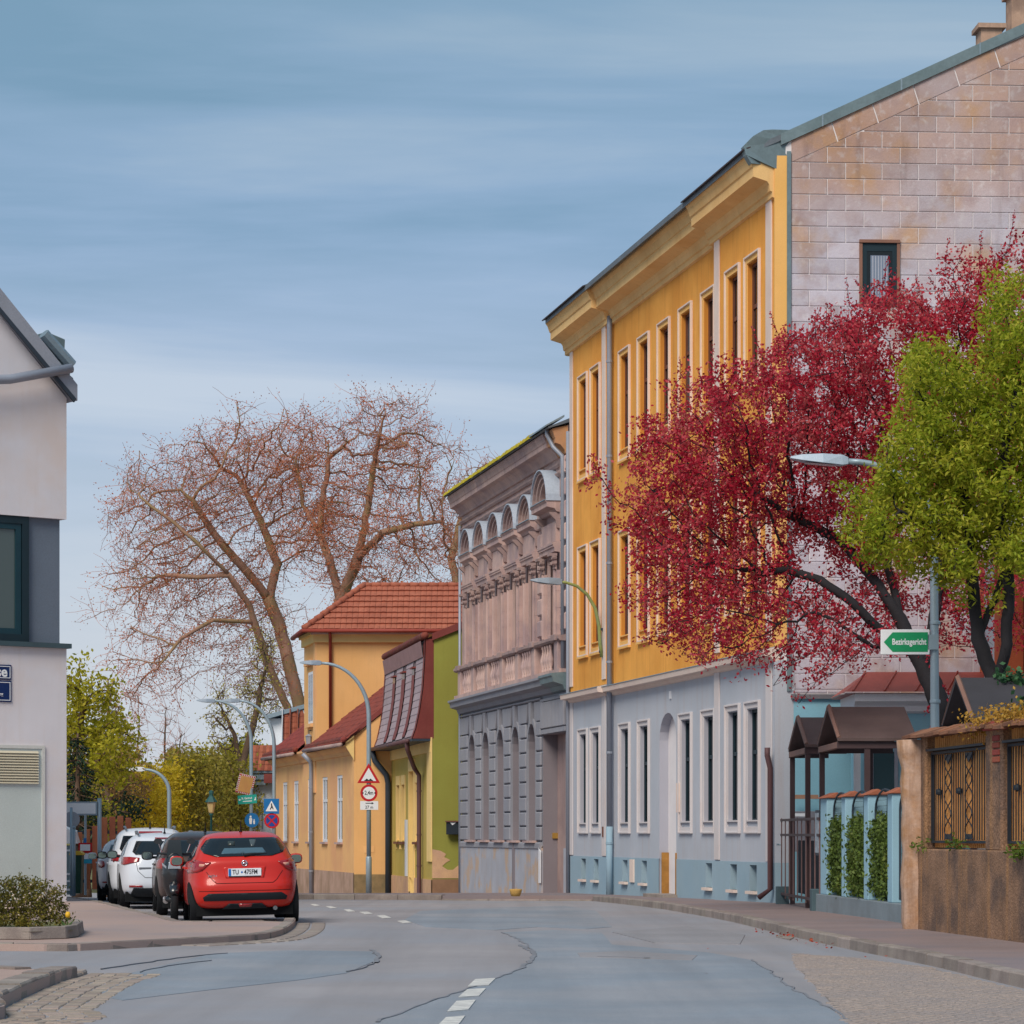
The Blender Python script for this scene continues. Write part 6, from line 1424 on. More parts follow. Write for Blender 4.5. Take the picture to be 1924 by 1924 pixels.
for x, h, z in ((-.05, .34, -.17), (.10, .2, -.17)):
    MB().prism([(x - h * .14, z), (x + h * .14, z), (x + h * .2, z + h * .62), (x + h * .12, z + h * .8), (x - h * .12, z + h * .8), (x - h * .2, z + h * .62)], .004, 'y', -.005).build('figure', mSignW, s6); MB().prism(disc(h * .13, 10, x, z + h * .95), .004, 'y', -.005).build('figure', mSignW, s6)
s7 = sign_root('teal green arrow sign to St. Gertrud below the traffic mirror', 465, 1502, Y3)
s7.rotation_euler = (0, R(-4), 0)
MB().prism([(-.41, -.19), (.41, -.19), (.41, .19), (-.41, .19)], .012, 'y', 0).build('plate', mSignT, s7, bevel=.012); text_obj('St. Gertrud', .13, mSignW, s7, (-.02, -.004, .05), (R(90), 0, 0), sx=.75, bold=.003)
MB().prism([(-.2, -.095), (.2, -.095), (.2, -.06), (-.2, -.06)], .003, 'y', -.004).build('small_print', mSignW, s7)
MB().prism([(-.38, .0), (-.32, .05), (-.32, .015), (-.27, .015), (-.27, -.015), (-.32, -.015), (-.32, -.05)], .003, 'y', -.004).build('arrow', mSignW, s7); MB().prism([(.28, -.06), (.37, -.06), (.37, .08), (.33, .05), (.33, -.0)], .003, 'y', -.004).build('church_symbol', mSignW, s7)
mir = thing('traffic_mirror', 'tilted rectangular traffic mirror with a red and white dashed frame', 'mirror', (PX(462, Y3), Y3 - .15, PZ(1474, Y3)), 0); mir.rotation_euler = (R(8), R(12), R(18))
MB().box(-.36, .36, 0, .03, -.42, .42).build('backing', mSignW, mir); MB().box(-.28, .28, -.012, 0, -.34, .34).build('mirror_glass', M('mirror_face', (226, 214, 186), .03, .0, 1, 0, 1, metal=1.0, fine=0), mir)
n = 0
for k in range(9):
    for a, b, c, d in ((-.36 + k * .08, -.32 + k * .08, .345, .415), (-.36 + k * .08, -.32 + k * .08, -.415, -.345)): MB().box(a, b, -.008, 0, c, d).build('red_dash', mSignR, mir)
for k in range(10):
    for a, b in ((-.357, -.29), (.29, .357)): MB().box(a, b, -.006, 0, -.40 + k * .082, -.36 + k * .082).build('red_dash', mSignR, mir)
# old lantern
YL = 114.0
lan = thing('lantern_post', 'old fashioned green lantern on a post beyond the dark car', 'street lamp', (PX(397, YL), YL, g(YL)), 0); hh = PZ(1528, YL) - g(YL)
mLan = M('lantern_green', (30, 84, 84), .5, .1, 3)
MB().lathe([(.12, 0), (.12, .5), (.07, .55), (.05, 1.0), (.045, hh - .1), (.09, hh - .05), (.05, hh)], (0, 0, 0), 10).build('post', mLan, lan, True)
MB().lathe([(.07, hh), (.10, hh + .04), (.17, hh + .42), (.17, hh + .44)], (0, 0, 0), 6).build('lantern_glass', M('lantern_amber', (206, 176, 120), .3), lan)
MB().lathe([(.24, hh + .43), (.22, hh + .48), (.09, hh + .66), (.08, hh + .74), (.10, hh + .76), (.09, hh + .86), (.0, hh + .90)], (0, 0, 0), 6).build('lantern_roof', mLan, lan)
# wooden fence behind the cars
YF = 75.0; mPlank = M('plank_brown', (172, 104, 72), .85, .14, 2.5, .25, 24, c2=(150, 86, 60), mix2=.5, streak=.35, rnd=.08)
wf = thing('plank_fence', 'brown vertical plank fence behind the white cars', 'fence', (PX(143, YF), YF, g(YF) + .05), 0)
for k in range(7):
    x = k * .205 + (.03 if k > 2 else 0); h = 1.62 + (.42 if 3 <= k else .25 * k / 3) + random.uniform(-.03, .03); m = MB(); m.bbox(x, x + .155, 0, .03, .18, h + .0, .01); m.build('plank', mPlank, wf)
for z in (.35, 1.2, 1.6): MB().box(-.1, 1.5, .035, .08, z, z + .08).build('fence_rail', mPipeDk, wf)
# notice stand with a red framed board and a small white and blue board
ns = thing('notice_stand', 'notice boards on a post, red framed above white and turquoise', 'notice board', (PX(160, 73.5), 73.5, g(73.5) + .1), 0)
MB().tube([(0, 0.05, 0), (0, 0.05, 2.05)], .03, 8).build('post', mGalv, ns); zc = PZ(1591, 73.5) - g(73.5) - .1
MB().box(-.17, .17, 0, .03, zc - .15, zc + .10).build('red_board', mSignR, ns); MB().box(-.125, .125, -.006, 0, zc - .10, zc + .06).build('white_sheet', mSignW, ns); MB().box(-.17, .17, 0, .03, zc - .36, zc - .17).build('white_board', mSignW, ns); MB().box(-.17, .17, -.004, .03, zc - .42, zc - .31).build('turquoise_strip', M('turquoise', (40, 160, 190), .5), ns)
MB().box(-.04, .03, 0, .03, zc + .1, zc + .22).build('blue_tab', mSignB, ns)
# white sign board on two posts
wb = thing('sign_board', 'blank white sign board on grey posts beside the white building', 'sign', (PX(187, 72.5), 72.5, g(72.5) + .1), 0)
zt_ = PZ(1500, 72.5) - g(72.5) - .1
MB().tube([(0, 0, 0), (0, 0, zt_)], .05, 10).build('post', mGalv, wb, True); MB().box(-1.9, -.05, -.05, .02, zt_ - .42, zt_ - .08).build('frame', mGalv, wb); MB().box(-1.86, -.09, -.06, -.05, zt_ - .38, zt_ - .12).build('board', mSignW, wb); MB().tube([(-1.85, 0, 0), (-1.85, 0, zt_)], .05, 10).build('post', mGalv, wb, True)
bp = thing('signpost', 'grey signpost with the back of a round sign by the white building', 'road sign', (PX(134, 71.5), 71.5, g(71.5) + .1), 0)
zc = PZ(1540, 71.5) - g(71.5) - .1
MB().tube([(0, 0, 0), (0, 0, zc + .3)], .035, 10).build('post', mGalv, bp, True); MB().prism(disc(.2, 24, 0, zc), .012, 'y', .05).build('sign_back', M('sign_back_grey', (172, 176, 184), .5), bp)
pl = thing('steel_post', 'plain grey steel post in front of the plank fence', 'post', (PX(139, 70.5), 70.5, g(70.5) + .1), 0); MB().tube([(0, 0, 0), (0, 0, PZ(1556, 70.5) - g(70.5) - .1)], .04, 10).build('tube', mGalv, pl, True); MB().lathe([(.045, 0), (.05, .02), (0, .05)], (0, 0, PZ(1556, 70.5) - g(70.5) - .1), 10).build('cap', mGalv, pl)
# glazed shelter edge and a yellow lidded bin beside it
sh = thing('glazed_shelter', 'low grey glazed shelter with white gabled top at the building edge', 'shelter', (PX(118, 74.5), 74.5, g(74.5) + .1), 0)
MB().box(-.5, .30, 0, .9, 0, 1.25).build('body', M('shelter_glass', (120, 140, 146), .3, .1, 2), sh)
for z in (.1, .32, .5, 1.1): MB().box(-.5, .31, -.02, .0, z, z + .05).build('rail', mSignW, sh)
MB().prism([(-.5, 1.3), (.38, 1.3), (.30, 1.6), (-.1, 1.78), (-.5, 1.6)], 1.0, 'y', -.05).build('roof', mSignW, sh)
bn = thing('waste_bin', 'dark green wheeled bin with a yellow lid by the plank fence', 'bin', (PX(143, 72.3), 72.3, g(72.3) + .1), 0)
MB().add([(-.1, -.1, .05), (.12, -.1, .05), (.12, .25, .05), (-.1, .25, .05), (-.14, -.14, 1.0), (.16, -.14, 1.0), (.16, .28, 1.0), (-.14, .28, 1.0)], [(0,3,2,1),(4,5,6,7),(0,1,5,4),(1,2,6,5),(2,3,7,6),(3,0,4,7)]).build('body', M('bin_green', (34, 70, 56), .5), bn); MB().prism([(-.16, 1.0), (.18, 1.0), (.18, 1.04), (.1, 1.1), (-.12, 1.1)], .44, 'y', -.15).build('lid', M('bin_yellow', (222, 176, 40), .5), bn)
# planter with kerb edging at the left
# ================================================================== cars (local: rear at y=0, front towards +y, x right, z up)
mTyre = M('tyre_rubber', (22, 24, 28), .85, .1, 8); mRim = M('rim_alloy', (130, 134, 140), .35, .05, 6, .0, 30, metal=.7); mTrim = M('car_trim_black', (24, 30, 36), .55, .08, 4, .05, 60)
mCarGl = glassmat('car_glass', (14, 22, 28), .03, .7); mUnder = M('car_underbody', (14, 16, 19), .9)
mLampR = M('tail_lamp_red', (150, 10, 18), .15, .1, 12, 0, 30, spec=.6, coat=.6); mLampC = M('tail_lamp_clear', (214, 150, 130), .15, .05, 9, 0, 30, spec=.6); mPlate = M('number_plate', (226, 230, 236), .5, .02); mPlB = M('plate_blue', (20, 110, 190), .5); mInk = M('plate_ink', (40, 44, 50), .6); mChrome = M('chrome', (220, 224, 230), .12, .0, 4, 0, 30, metal=1.0, fine=0)
def paint(name, c, metal=.0): return M(name, c, .38, .02, 2, .0, 30, metal=metal, spec=.3, coat=.4, fine=.0)
def interp(tab, z):
    if z <= tab[0][0]: return tab[0][1]
    for (a, va), (b, vb) in zip(tab, tab[1:]):
        if z <= b: t = (z - a) / (b - a); return va + (vb - va) * t
    return tab[-1][1]
def sinterp(tab, z):
    """smooth (monotone-ish) interpolation through table points"""
    n = len(tab)
    if z <= tab[0][0]: return tab[0][1]
    if z >= tab[-1][0]: return tab[-1][1]
    for i in range(n - 1):
        if tab[i][0] <= z <= tab[i + 1][0]:
            x0, y0 = tab[i]; x1, y1 = tab[i + 1]; h = x1 - x0
            def sl(k):
                if k <= 0 or k >= n - 1: return 0 if n < 3 else ((tab[1][1] - tab[0][1]) / (tab[1][0] - tab[0][0]) if k <= 0 else (tab[-1][1] - tab[-2][1]) / (tab[-1][0] - tab[-2][0]))
                a = (tab[k][1] - tab[k - 1][1]) / (tab[k][0] - tab[k - 1][0]); b = (tab[k + 1][1] - tab[k][1]) / (tab[k + 1][0] - tab[k][0])
                return 0 if a * b <= 0 else 2 * a * b / (a + b)
            t = (z - x0) / h; m0, m1 = sl(i), sl(i + 1)
            return (2*t**3 - 3*t*t + 1)*y0 + (t**3 - 2*t*t + t)*h*m0 + (-2*t**3 + 3*t*t)*y1 + (t**3 - t*t)*h*m1
def car_shell(S, zlist, n=72):
    """stacked horizontal outlines: rear(z), front(z), half-width(z) with rounded corners"""
    v = []; f = []
    for z in zlist:
        yr, yf_, hw = sinterp(S['rear'], z), sinterp(S['front'], z), sinterp(S['half'], z); cy = (yr + yf_) / 2; hl = (yf_ - yr) / 2; e = interp(S['sq'], z)
        for k in range(n):
            a = 2 * math.pi * k / n; c, s = math.cos(a), math.sin(a)
            x = hw * math.copysign(abs(c) ** (2 / e), c); y = cy + hl * math.copysign(abs(s) ** (2 / e), s)
            zz = z + S.get('sag', 0) * 0
            v.append((x, y, zz))
    m = len(zlist)
    for j in range(m - 1):
        for k in range(n): f.append((j * n + k, j * n + (k + 1) % n, (j + 1) * n + (k + 1) % n, (j + 1) * n + k))
    f.append(tuple(reversed(range(n))))
    # crowned roof cap
    zt = zlist[-1]; base = (m - 1) * n; c0 = len(v); rings = [(.8, .018), (.5, .034), (.2, .04)]
    cxy = [sum(v[base + k][i] for k in range(n)) / n for i in (0, 1)]
    prev = base
    for s_, dz in rings:
        st = len(v)
        for k in range(n): p = v[base + k]; v.append((cxy[0] + (p[0] - cxy[0]) * s_, cxy[1] + (p[1] - cxy[1]) * s_, zt + dz))
        for k in range(n): f.append((prev + k, prev + (k + 1) % n, st + (k + 1) % n, st + k))
        prev = st
    f.append(tuple(prev + k for k in range(n)))
    return v, f
def patch(bvh, poly, d, off, sub=5, axis='rear'):
    """polygon (x,z) laid onto the body by projecting along y (rear) or (y,z) along x (side); returns MB with a little thickness"""
    me = bpy.data.meshes.new('tmp'); tri = tessellate_polygon([[Vector((p[0], p[1], 0)) for p in poly]]); me.from_pydata([(p[0], p[1], 0) for p in poly], [], [tuple(t) for t in tri])
    bm = bmesh.new(); bm.from_mesh(me)
    for _ in range(sub):
        lg = [e for e in bm.edges if e.calc_length() > .07]
        if not lg: break
        bmesh.ops.subdivide_edges(bm, edges=lg, cuts=1); bmesh.ops.triangulate(bm, faces=bm.faces[:])
    vs = []
    for v in bm.verts:
        if axis == 'rear': o, dr = Vector((v.co.x, -3, v.co.y)), Vector((0, 1, 0))
        elif axis == 'left': o, dr = Vector((-4, v.co.x, v.co.y)), Vector((1, 0, 0))
        elif axis == 'right': o, dr = Vector((4, v.co.x, v.co.y)), Vector((-1, 0, 0))
        hit, nrm, _, _ = bvh.ray_cast(o, dr)
        if hit is None: 
            hit, nrm, _, _ = bvh.find_nearest(o + dr * (3.2 if axis == 'rear' else 3.1)); 
        if nrm.dot(dr) > 0: nrm = -nrm
        vs.append(hit + nrm * off)
    bm.verts.index_update(); fs = [tuple(v.index for v in f.verts) for f in bm.faces]
    n = len(vs); inner = [p + (Vector((0, 1, 0)) if axis == 'rear' else Vector((1, 0, 0)) if axis == 'left' else Vector((-1, 0, 0))) * .02 for p in vs]
    bnd = [(e.verts[0].index, e.verts[1].index) for e in bm.edges if e.is_boundary]
    bm.free(); bpy.data.meshes.remove(me); m = MB()
    m.add([p[:] for p in vs] + [p[:] for p in inner], fs + [(a, b, b + n, a + n) for a, b in bnd]); return m
def mirrorp(poly): return [(-x, z) for x, z in reversed(poly)]
def make_car(label, loc, rz, S, paintm, D, roll=0.0, name='parked_car'):
    t = thing(name, label, 'car', loc, rz, 'cars parked along the left kerb'); t.rotation_euler = (0, roll, rz)
    zl = [S['zb']]; H_ = S['H']
    k = 34
    for i in range(1, k + 1): zl.append(S['zb'] + (H_ - S['zb']) * (i / k) ** .92)
    v, f = car_shell(S, zl); bvh = BVHTree.FromPolygons([Vector(p) for p in v], f)
    me = rawmesh('body', v, f); body = obj('body', me, paintm, t, True)
    for sm in [body.modifiers.new('subd', 'SUBSURF')]: sm.levels = 1; sm.render_levels = 1
    def P(name, poly, mat, off=.006, axis='rear', par=t, sub=5): o = patch(bvh, poly, 0, off, sub, axis).build(name, mat, par, axis == 'rear' and name not in ('number_plate',)); return o
    W2 = S['half_max']
    # rear glass, lamps, bumper insert
    P('rear_window', D['glass'], mCarGl, .008)
    for i, side in enumerate((D['lamp'], mirrorp(D['lamp']))):
        lm = P('tail_lamp', side, mLampR, .014)
        if 'lampc' in D: P('clear_lens', D['lampc'] if i == 0 else mirrorp(D['lampc']), mLampC, .018, par=lm)
    if 'bumper' in D: P('bumper_insert', D['bumper'], mTrim, .008)
    if 'diffuser' in D: P('diffuser', D['diffuser'], mTrim, .010)
    if 'fog' in D: P('fog_lamp', D['fog'], mLampR, .016)
    for r_ in D.get('reflectors', []): P('reflector', r_, mLampR, .014)
    for ln in D.get('lines', []):
        for a, b in zip(ln, ln[1:]):
            dx, dz = b[0] - a[0], b[1] - a[1]; l_ = math.hypot(dx, dz); nx, nz = -dz / l_ * .004, dx / l_ * .004
            P('panel_gap', [(a[0] - nx, a[1] - nz), (b[0] - nx, b[1] - nz), (b[0] + nx, b[1] + nz), (a[0] + nx, a[1] + nz)], mUnder, .003)
    # side windows
    for ax in ('left', 'right'):
        for poly in D['side']: P('side_window', poly, mCarGl, .006, ax)
        for yc in D['wheels']:
            arc = [(yc + D['wr'] * 1.16 * math.cos(math.pi * k / 14), D['wr'] + D['wr'] * 1.16 * math.sin(math.pi * k / 14)) for k in range(15)]; arc = [(y, max(z, S['zb'] + .02)) for y, z in arc]
            P('wheel_arch', arc, mUnder, .004, ax)
        for (y0, y1) in D.get('handles', []):
            sgx = -1 if ax == 'left' else 1; MB().box(*sorted((sgx * (W2 - .02), sgx * (W2 + .02))), y0, y1, .88, .91).build('door_handle', paintm, t)
        for yl in D.get('doorlines', []): P('panel_gap', [(yl - .004, S['zb'] + .1), (yl + .004, S['zb'] + .1), (yl + .004, .95), (yl - .004, .95)], mUnder, .003, ax)
    for yc in D['wheels']:
        for sg in (-1, 1):
            xo = sg * (W2 - .02); wr = D['wr']; w = MB()
            prof = [(wr - .07, -.1), (wr - .015, -.1), (wr, -.075), (wr, .075), (wr - .015, .1), (wr - .07, .1)]
            n = 24; vs = []
            for (r_, x_) in prof:
                for k in range(n): a = 2 * math.pi * k / n; vs.append((xo - sg * .1 + x_, yc + r_ * math.cos(a), wr + r_ * math.sin(a)))
            fs = [(i * n + k, i * n + (k + 1) % n, (i + 1) * n + (k + 1) % n, (i + 1) * n + k) for i in range(5) for k in range(n)]
            w.add(vs, fs); wh_ = w.build('wheel', mTyre, t, True)
            m = MB()
            vs = [(xo + sg * -.03, yc + (wr - .065) * math.cos(2 * math.pi * k / n), wr + (wr - .065) * math.sin(2 * math.pi * k / n)) for k in range(n)]; m.add(vs + [(xo - sg * .17, p[1], p[2]) for p in vs], [tuple(range(n)), tuple(range(n, 2 * n))] + [(k, (k + 1) % n, n + (k + 1) % n, n + k) for k in range(n)]); m.build('rim', mRim, wh_)
    MB().box(-W2 + .12, W2 - .12, .25, S['L'] - .3, .14, S['zb'] + .1).build('underbody', mUnder, t)
    # mirrors
    for sg in (-1, 1):
        m = MB(); c = Vector((sg * (W2 + .10), D['mir'], D.get('mirz', 1.0)))
        vs = []
        for (dy, a, b) in ((-.10, .085, .06), (-.07, .11, .085), (.0, .105, .08), (.07, .05, .04)):
            for k in range(12): an = 2 * math.pi * k / 12; vs.append((c.x + a * math.copysign(abs(math.cos(an)) ** .7, math.cos(an)), c.y + dy, c.z + b * math.copysign(abs(math.sin(an)) ** .7, math.sin(an))))
        m.add(vs, [tuple(reversed(range(12))), tuple(range(36, 48))] + [(j * 12 + k, j * 12 + (k + 1) % 12, (j + 1) * 12 + (k + 1) % 12, (j + 1) * 12 + k) for j in range(3) for k in range(12)]); mo = m.build('mirror', D.get('mirm', mTrim), t, True)
        MB().box(*sorted((sg * (W2 - .08), sg * (W2 + .05))), D['mir'] - .03, D['mir'] + .04, D.get('mirz', 1.0) - .06, D.get('mirz', 1.0) - .01).build('mirror_stalk', mTrim, mo)
        m = MB(); m.prism([(c.x + .09 * math.copysign(abs(math.cos(2 * math.pi * k / 12)) ** .7, math.cos(2 * math.pi * k / 12)), c.z + .065 * math.copysign(abs(math.sin(2 * math.pi * k / 12)) ** .7, math.sin(2 * math.pi * k / 12))) for k in range(12)], .006, 'y', c.y - .106); m.build('mirror_glass', M('mirror_face_grey', (150, 170, 176), .05, .0, 1, 0, 1, metal=.9, fine=0), mo)
    if 'antenna' in D:
        y_ = D['antenna']; MB().tube([(D.get('antx', 0), y_, H_ + .03), (D.get('antx', 0), y_ - .02, H_ + .06), (D.get('antx', 0), y_ - .09, H_ + .2)], [.03, .014, .004], 8).build('antenna', mTrim, t)
    if D.get('rails'):
        for sg in (-1, 1): MB().tube([(sg * .52, .62, H_ - .0), (sg * .54, .8, H_ + .06), (sg * .54, 2.2, H_ + .06), (sg * .52, 2.4, H_)], .022, 8).build('roof_rail', mRim, t)
    if 'spoiler' in D: P('spoiler', D['spoiler'], D.get('spoilerm', mTrim), .02)
    if 'brake' in D: P('brake_lamp', D['brake'], mLampR, .024)
    return t, bvh, P
def shell(L, H, W2, prof_r, prof_f, wid, zb=.24, sq=((0, 5.5), (.9, 5.5), (1.4, 4.2), (2, 3.8))):
    return {'L': L, 'H': H, 'half_max': W2, 'rear': prof_r, 'front': prof_f, 'half': wid, 'zb': zb, 'sq': list(sq)}
RZ = R(8.5)
# ---- the red hatchback
S = shell(4.0, 1.43, .88, [(.24, .14), (.34, .05), (.48, .0), (.60, .0), (.72, .05), (.86, .085), (.98, .10), (1.06, .16), (1.2, .30), (1.32, .42), (1.38, .52), (1.43, .74)],
          [(.24, 3.86), (.4, 4.0), (.6, 3.97), (.76, 3.80), (.86, 3.4), (.93, 2.98), (1.1, 2.62), (1.3, 2.22), (1.43, 1.75)],
          [(.24, .80), (.36, .87), (.55, .88), (.78, .88), (.95, .845), (1.06, .79), (1.25, .69), (1.38, .60), (1.43, .52)])
D = dict(glass=[(-.50, 1.36), (.50, 1.36), (.57, 1.33), (.67, 1.20), (.62, 1.125), (.44, 1.07), (-.44, 1.07), (-.62, 1.125), (-.67, 1.20), (-.57, 1.33)],
         lamp=[(.52, .985), (.62, .99), (.78, 1.035), (.86, 1.00), (.865, .82), (.74, .835), (.66, .86)], lampc=[(.60, .955), (.69, .965), (.70, .925), (.64, .915)],
         bumper=[(-.57, .50), (.57, .50), (.66, .44), (.64, .385), (-.64, .385), (-.66, .44)], diffuser=[(-.26, .34), (.26, .34), (.36, .255), (-.36, .255)], fog=[(-.11, .335), (.11, .335), (.09, .285), (-.09, .285)],
         lines=[[(-.60, .84), (-.50, .70), (-.44, .655), (.44, .655), (.50, .70), (.60, .84)], [(-.72, .535), (.72, .535)]],
         side=[[(.62, 1.10), (1.0, 1.28), (1.5, 1.34), (1.5, 1.0), (.75, 1.02)], [(1.55, 1.34), (2.0, 1.30), (2.55, 1.02), (1.55, .99)]], wheels=(.62, 3.15), wr=.315, handles=[(1.15, 1.32), (2.0, 2.18)], doorlines=[1.52, 2.62], mir=2.45, mirz=1.0, mirm=paint('paint_red', (194, 26, 6)), antenna=.95)
base = Vector(gp(548, 1735).xy); fr_ = Vector((math.cos(RZ), math.sin(RZ))); ctr = base - fr_ * .76 - Vector((-fr_.y, fr_.x)) * .62
red, bvh, P = make_car('shiny red hatchback with number plate TU 475FM parked at the corner', (ctr.x, ctr.y, g(ctr.y)), RZ, S, paint('paint_red', (194, 26, 6)), D, R(-1.3))
P('plate_recess', [(-.34, .91), (.34, .91), (.30, .735), (-.30, .735)], paint('paint_red', (194, 26, 6)), .004)
yp = bvh.ray_cast(Vector((0, -3, .83)), Vector((0, 1, 0)))[0].y
npl = MB().box(-.26, .26, yp - .022, yp - .012, .765, .885).build('number_plate', mPlate, red, bevel=.004); MB().box(-.255, -.215, yp - .0245, yp - .02, .77, .88).build('plate_band', mPlB, npl)
text_obj('TU', .105, mInk, npl, (-.145, yp - .025, .825), (R(90), 0, 0), bold=.001, sx=.74); text_obj('475FM', .105, mInk, npl, (.095, yp - .025, .825), (R(90), 0, 0), bold=.001, sx=.74); MB().prism(disc(.016, 10, -.045, .825), .002, 'y', yp - .0245).build('plate_crest', mPlB, npl)
MB().box(-.25, .25, yp - .026, yp - .012, .748, .765).build('plate_holder', mTrim, npl)
yl = bvh.ray_cast(Vector((0, -3, .965)), Vector((0, 1, 0)))[0].y
m = MB(); vs = []
for k in range(21):
    a = 2 * math.pi * k / 20; vs.append((.042 * math.cos(a), yl - .012, .965 + .042 * math.sin(a)))
m.tube(vs, .008, 6); m.box(-.05, .05, yl - .022, yl - .008, .955, .975); m.build('emblem', mChrome, red, True)
text_obj('MICRA', .055, mChrome, red, (-.50, bvh.ray_cast(Vector((-.5, -3, .77)), Vector((0, 1, 0)))[0].y - .004, .77), (R(90), 0, 0), sx=.9, ext=.004)
a = bvh.ray_cast(Vector((0, -3, 1.09)), Vector((0, 1, 0)))[0]; MB().tube([(.0, a.y - .02, 1.09), (.12, a.y - .01, 1.105), (.36, a.y + .02, 1.115)], [.03, .024, .008], 8).build('rear_wiper', mTrim, red)
MB().tube([(.47, .10, .25), (.47, .35, .26)], .035, 10).build('exhaust', mRim, red); P('painted_reflection', [(-.30, 1.20), (.30, 1.20), (.36, 1.11), (-.36, 1.11)], glassmat('glass_reflection_pale', (70, 96, 110), .1), .0095)  # pale patch paints a bluish reflection low on the rear glass
P('inner_headrest', [(-.24, 1.31), (-.13, 1.31), (-.13, 1.24), (-.24, 1.24)], glassmat('glass_headrest', (50, 58, 56), .2), .0095); P('inner_headrest', [(.10, 1.33), (.21, 1.33), (.17, 1.22), (.12, 1.22)], glassmat('glass_headrest2', (70, 80, 84), .2), .0095)
# ---- wagons and hatches behind
def wagon(label, px_left, Y, L, H, W2, paintm, lampz, gl, rails, seed, rz=RZ, **kw):
    s = H / 1.5
    S = shell(L, H - .04, W2, [(.24, .16), (.36, .05), (.5, .0), (.66, .01), (.9, .07), (1.02, .12), (1.15 * s, .22), (1.32 * s, .38), (H - .10, .48), (H - .04, .72)],
              [(.24, L - .15), (.42, L), (.62, L - .04), (.78, L - .25), (.9, L - .75), (.98, L - 1.15), (1.2, L - 1.6), (H - .04, L - 2.15)],
              [(.24, W2 - .09), (.38, W2 - .01), (.6, W2), (.85, W2), (1.0, W2 - .04), (1.15, W2 - .10), (1.35 * s, W2 - .21), (H - .04, W2 - .34)])
    D = dict(glass=gl, lamp=lampz, bumper=kw.get('bumper', [(-.62, .42), (.62, .42), (.7, .25), (-.7, .25)]), reflectors=kw.get('refl', [[(.45, .47), (.70, .47), (.70, .435), (.45, .435)], [(-.70, .47), (-.45, .47), (-.45, .435), (-.70, .435)]]), lines=kw.get('lines', [[(-.58, .95), (-.54, .75), (-.40, .62), (.40, .62), (.54, .75), (.58, .95)]]),
             side=[[(.55, 1.06), (.85, 1.28 * s), (1.5, 1.36 * s), (1.5, 1.03), (.65, 1.03)], [(1.56, 1.37 * s), (2.1, 1.36 * s), (2.35, 1.02), (1.56, 1.02)], [(2.4, 1.35 * s), (2.6, 1.3 * s), (3.0, 1.03), (2.42, 1.01)]], wheels=(.85, L - .85), wr=.33, handles=[(1.2, 1.4), (2.1, 2.3)], doorlines=[1.53, 2.38, 3.1], mir=L - 1.55, mirz=1.05, rails=rails, antenna=.85, antx=kw.get('antx', 0))
    for k in ('spoiler', 'brake', 'fog', 'mirm'):
        if k in kw: D[k] = kw[k]
    fr_ = Vector((math.cos(rz), math.sin(rz))); X = PX(px_left, Y) + W2 * fr_.x
    return make_car(label, (X, Y, g(Y)), rz, S, paintm, D)
lampW = [(.50, 1.0), (.70, 1.02), (.89, 1.02), (.90, .90), (.80, .865), (.52, .93)]
glW = [(-.56, 1.33), (.56, 1.33), (.64, 1.12), (.58, 1.06), (-.58, 1.06), (-.64, 1.12)]
pW = paint('paint_silver_white', (206, 212, 222), .0)
wagon('silver white estate car with wide red tail lamps behind the dark brown car', 229, 57.0, 4.5, 1.50, .90, pW, lampW, glW, True, 1, spoiler=[(-.5, 1.40), (.5, 1.40), (.5, 1.37), (-.5, 1.37)], fog=None) if False else None
c1, b1, P1 = wagon('silver white estate car with wide red tail lamps behind the dark brown car', 226, 57.2, 4.5, 1.50, .90, pW, lampW, glW, True, 1, brake=[(-.2, 1.385), (.2, 1.385), (.2, 1.365), (-.2, 1.365)])
text_obj('CARENS', .06, mRim, c1, (-.38, b1.ray_cast(Vector((-.38, -3, .80)), Vector((0, 1, 0)))[0].y - .004, .80), (R(90), 0, 0), ext=.003) if False else MB().box(-.52, -.28, b1.ray_cast(Vector((-.4, -3, .80)), Vector((0, 1, 0)))[0].y - .008, b1.ray_cast(Vector((-.4, -3, .80)), Vector((0, 1, 0)))[0].y, .785, .82).build('badge', mRim, c1)
pB = paint('paint_dark_bronze', (62, 48, 46), .4)
wagon('dark brown car with grey roof between the red hatchback and the silver estate', 296, 51.6, 4.2, 1.50, .885, pB, [(.56, 1.0), (.84, 1.02), (.87, .84), (.62, .80)], glW, False, 2, antx=.0)
pV = paint('paint_white', (214, 218, 226), .0)
wagon('tall white people carrier with roof rails, second farthest of the parked cars', 205, 62.8, 4.6, 1.66, .91, pV, [(.58, 1.06), (.84, 1.10), (.90, .96), (.66, .92)], [(-.58, 1.48), (.58, 1.48), (.66, 1.2), (.60, 1.12), (-.60, 1.12), (-.66, 1.2)], True, 3, brake=[(-.25, 1.56), (.25, 1.56), (.25, 1.53), (-.25, 1.53)])
pS = paint('paint_pearl_white', (206, 204, 208), .0)
wagon('small white car with round tail lamps, farthest of the parked cars', 184, 68.6, 3.8, 1.48, .83, pS, [(.66, .93), (.72, .96), (.78, .95), (.80, .88), (.78, .80), (.72, .78), (.66, .81), (.64, .87)], [(-.5, 1.32), (.5, 1.32), (.58, 1.1), (-.58, 1.1)], False, 4, mirm=pS)
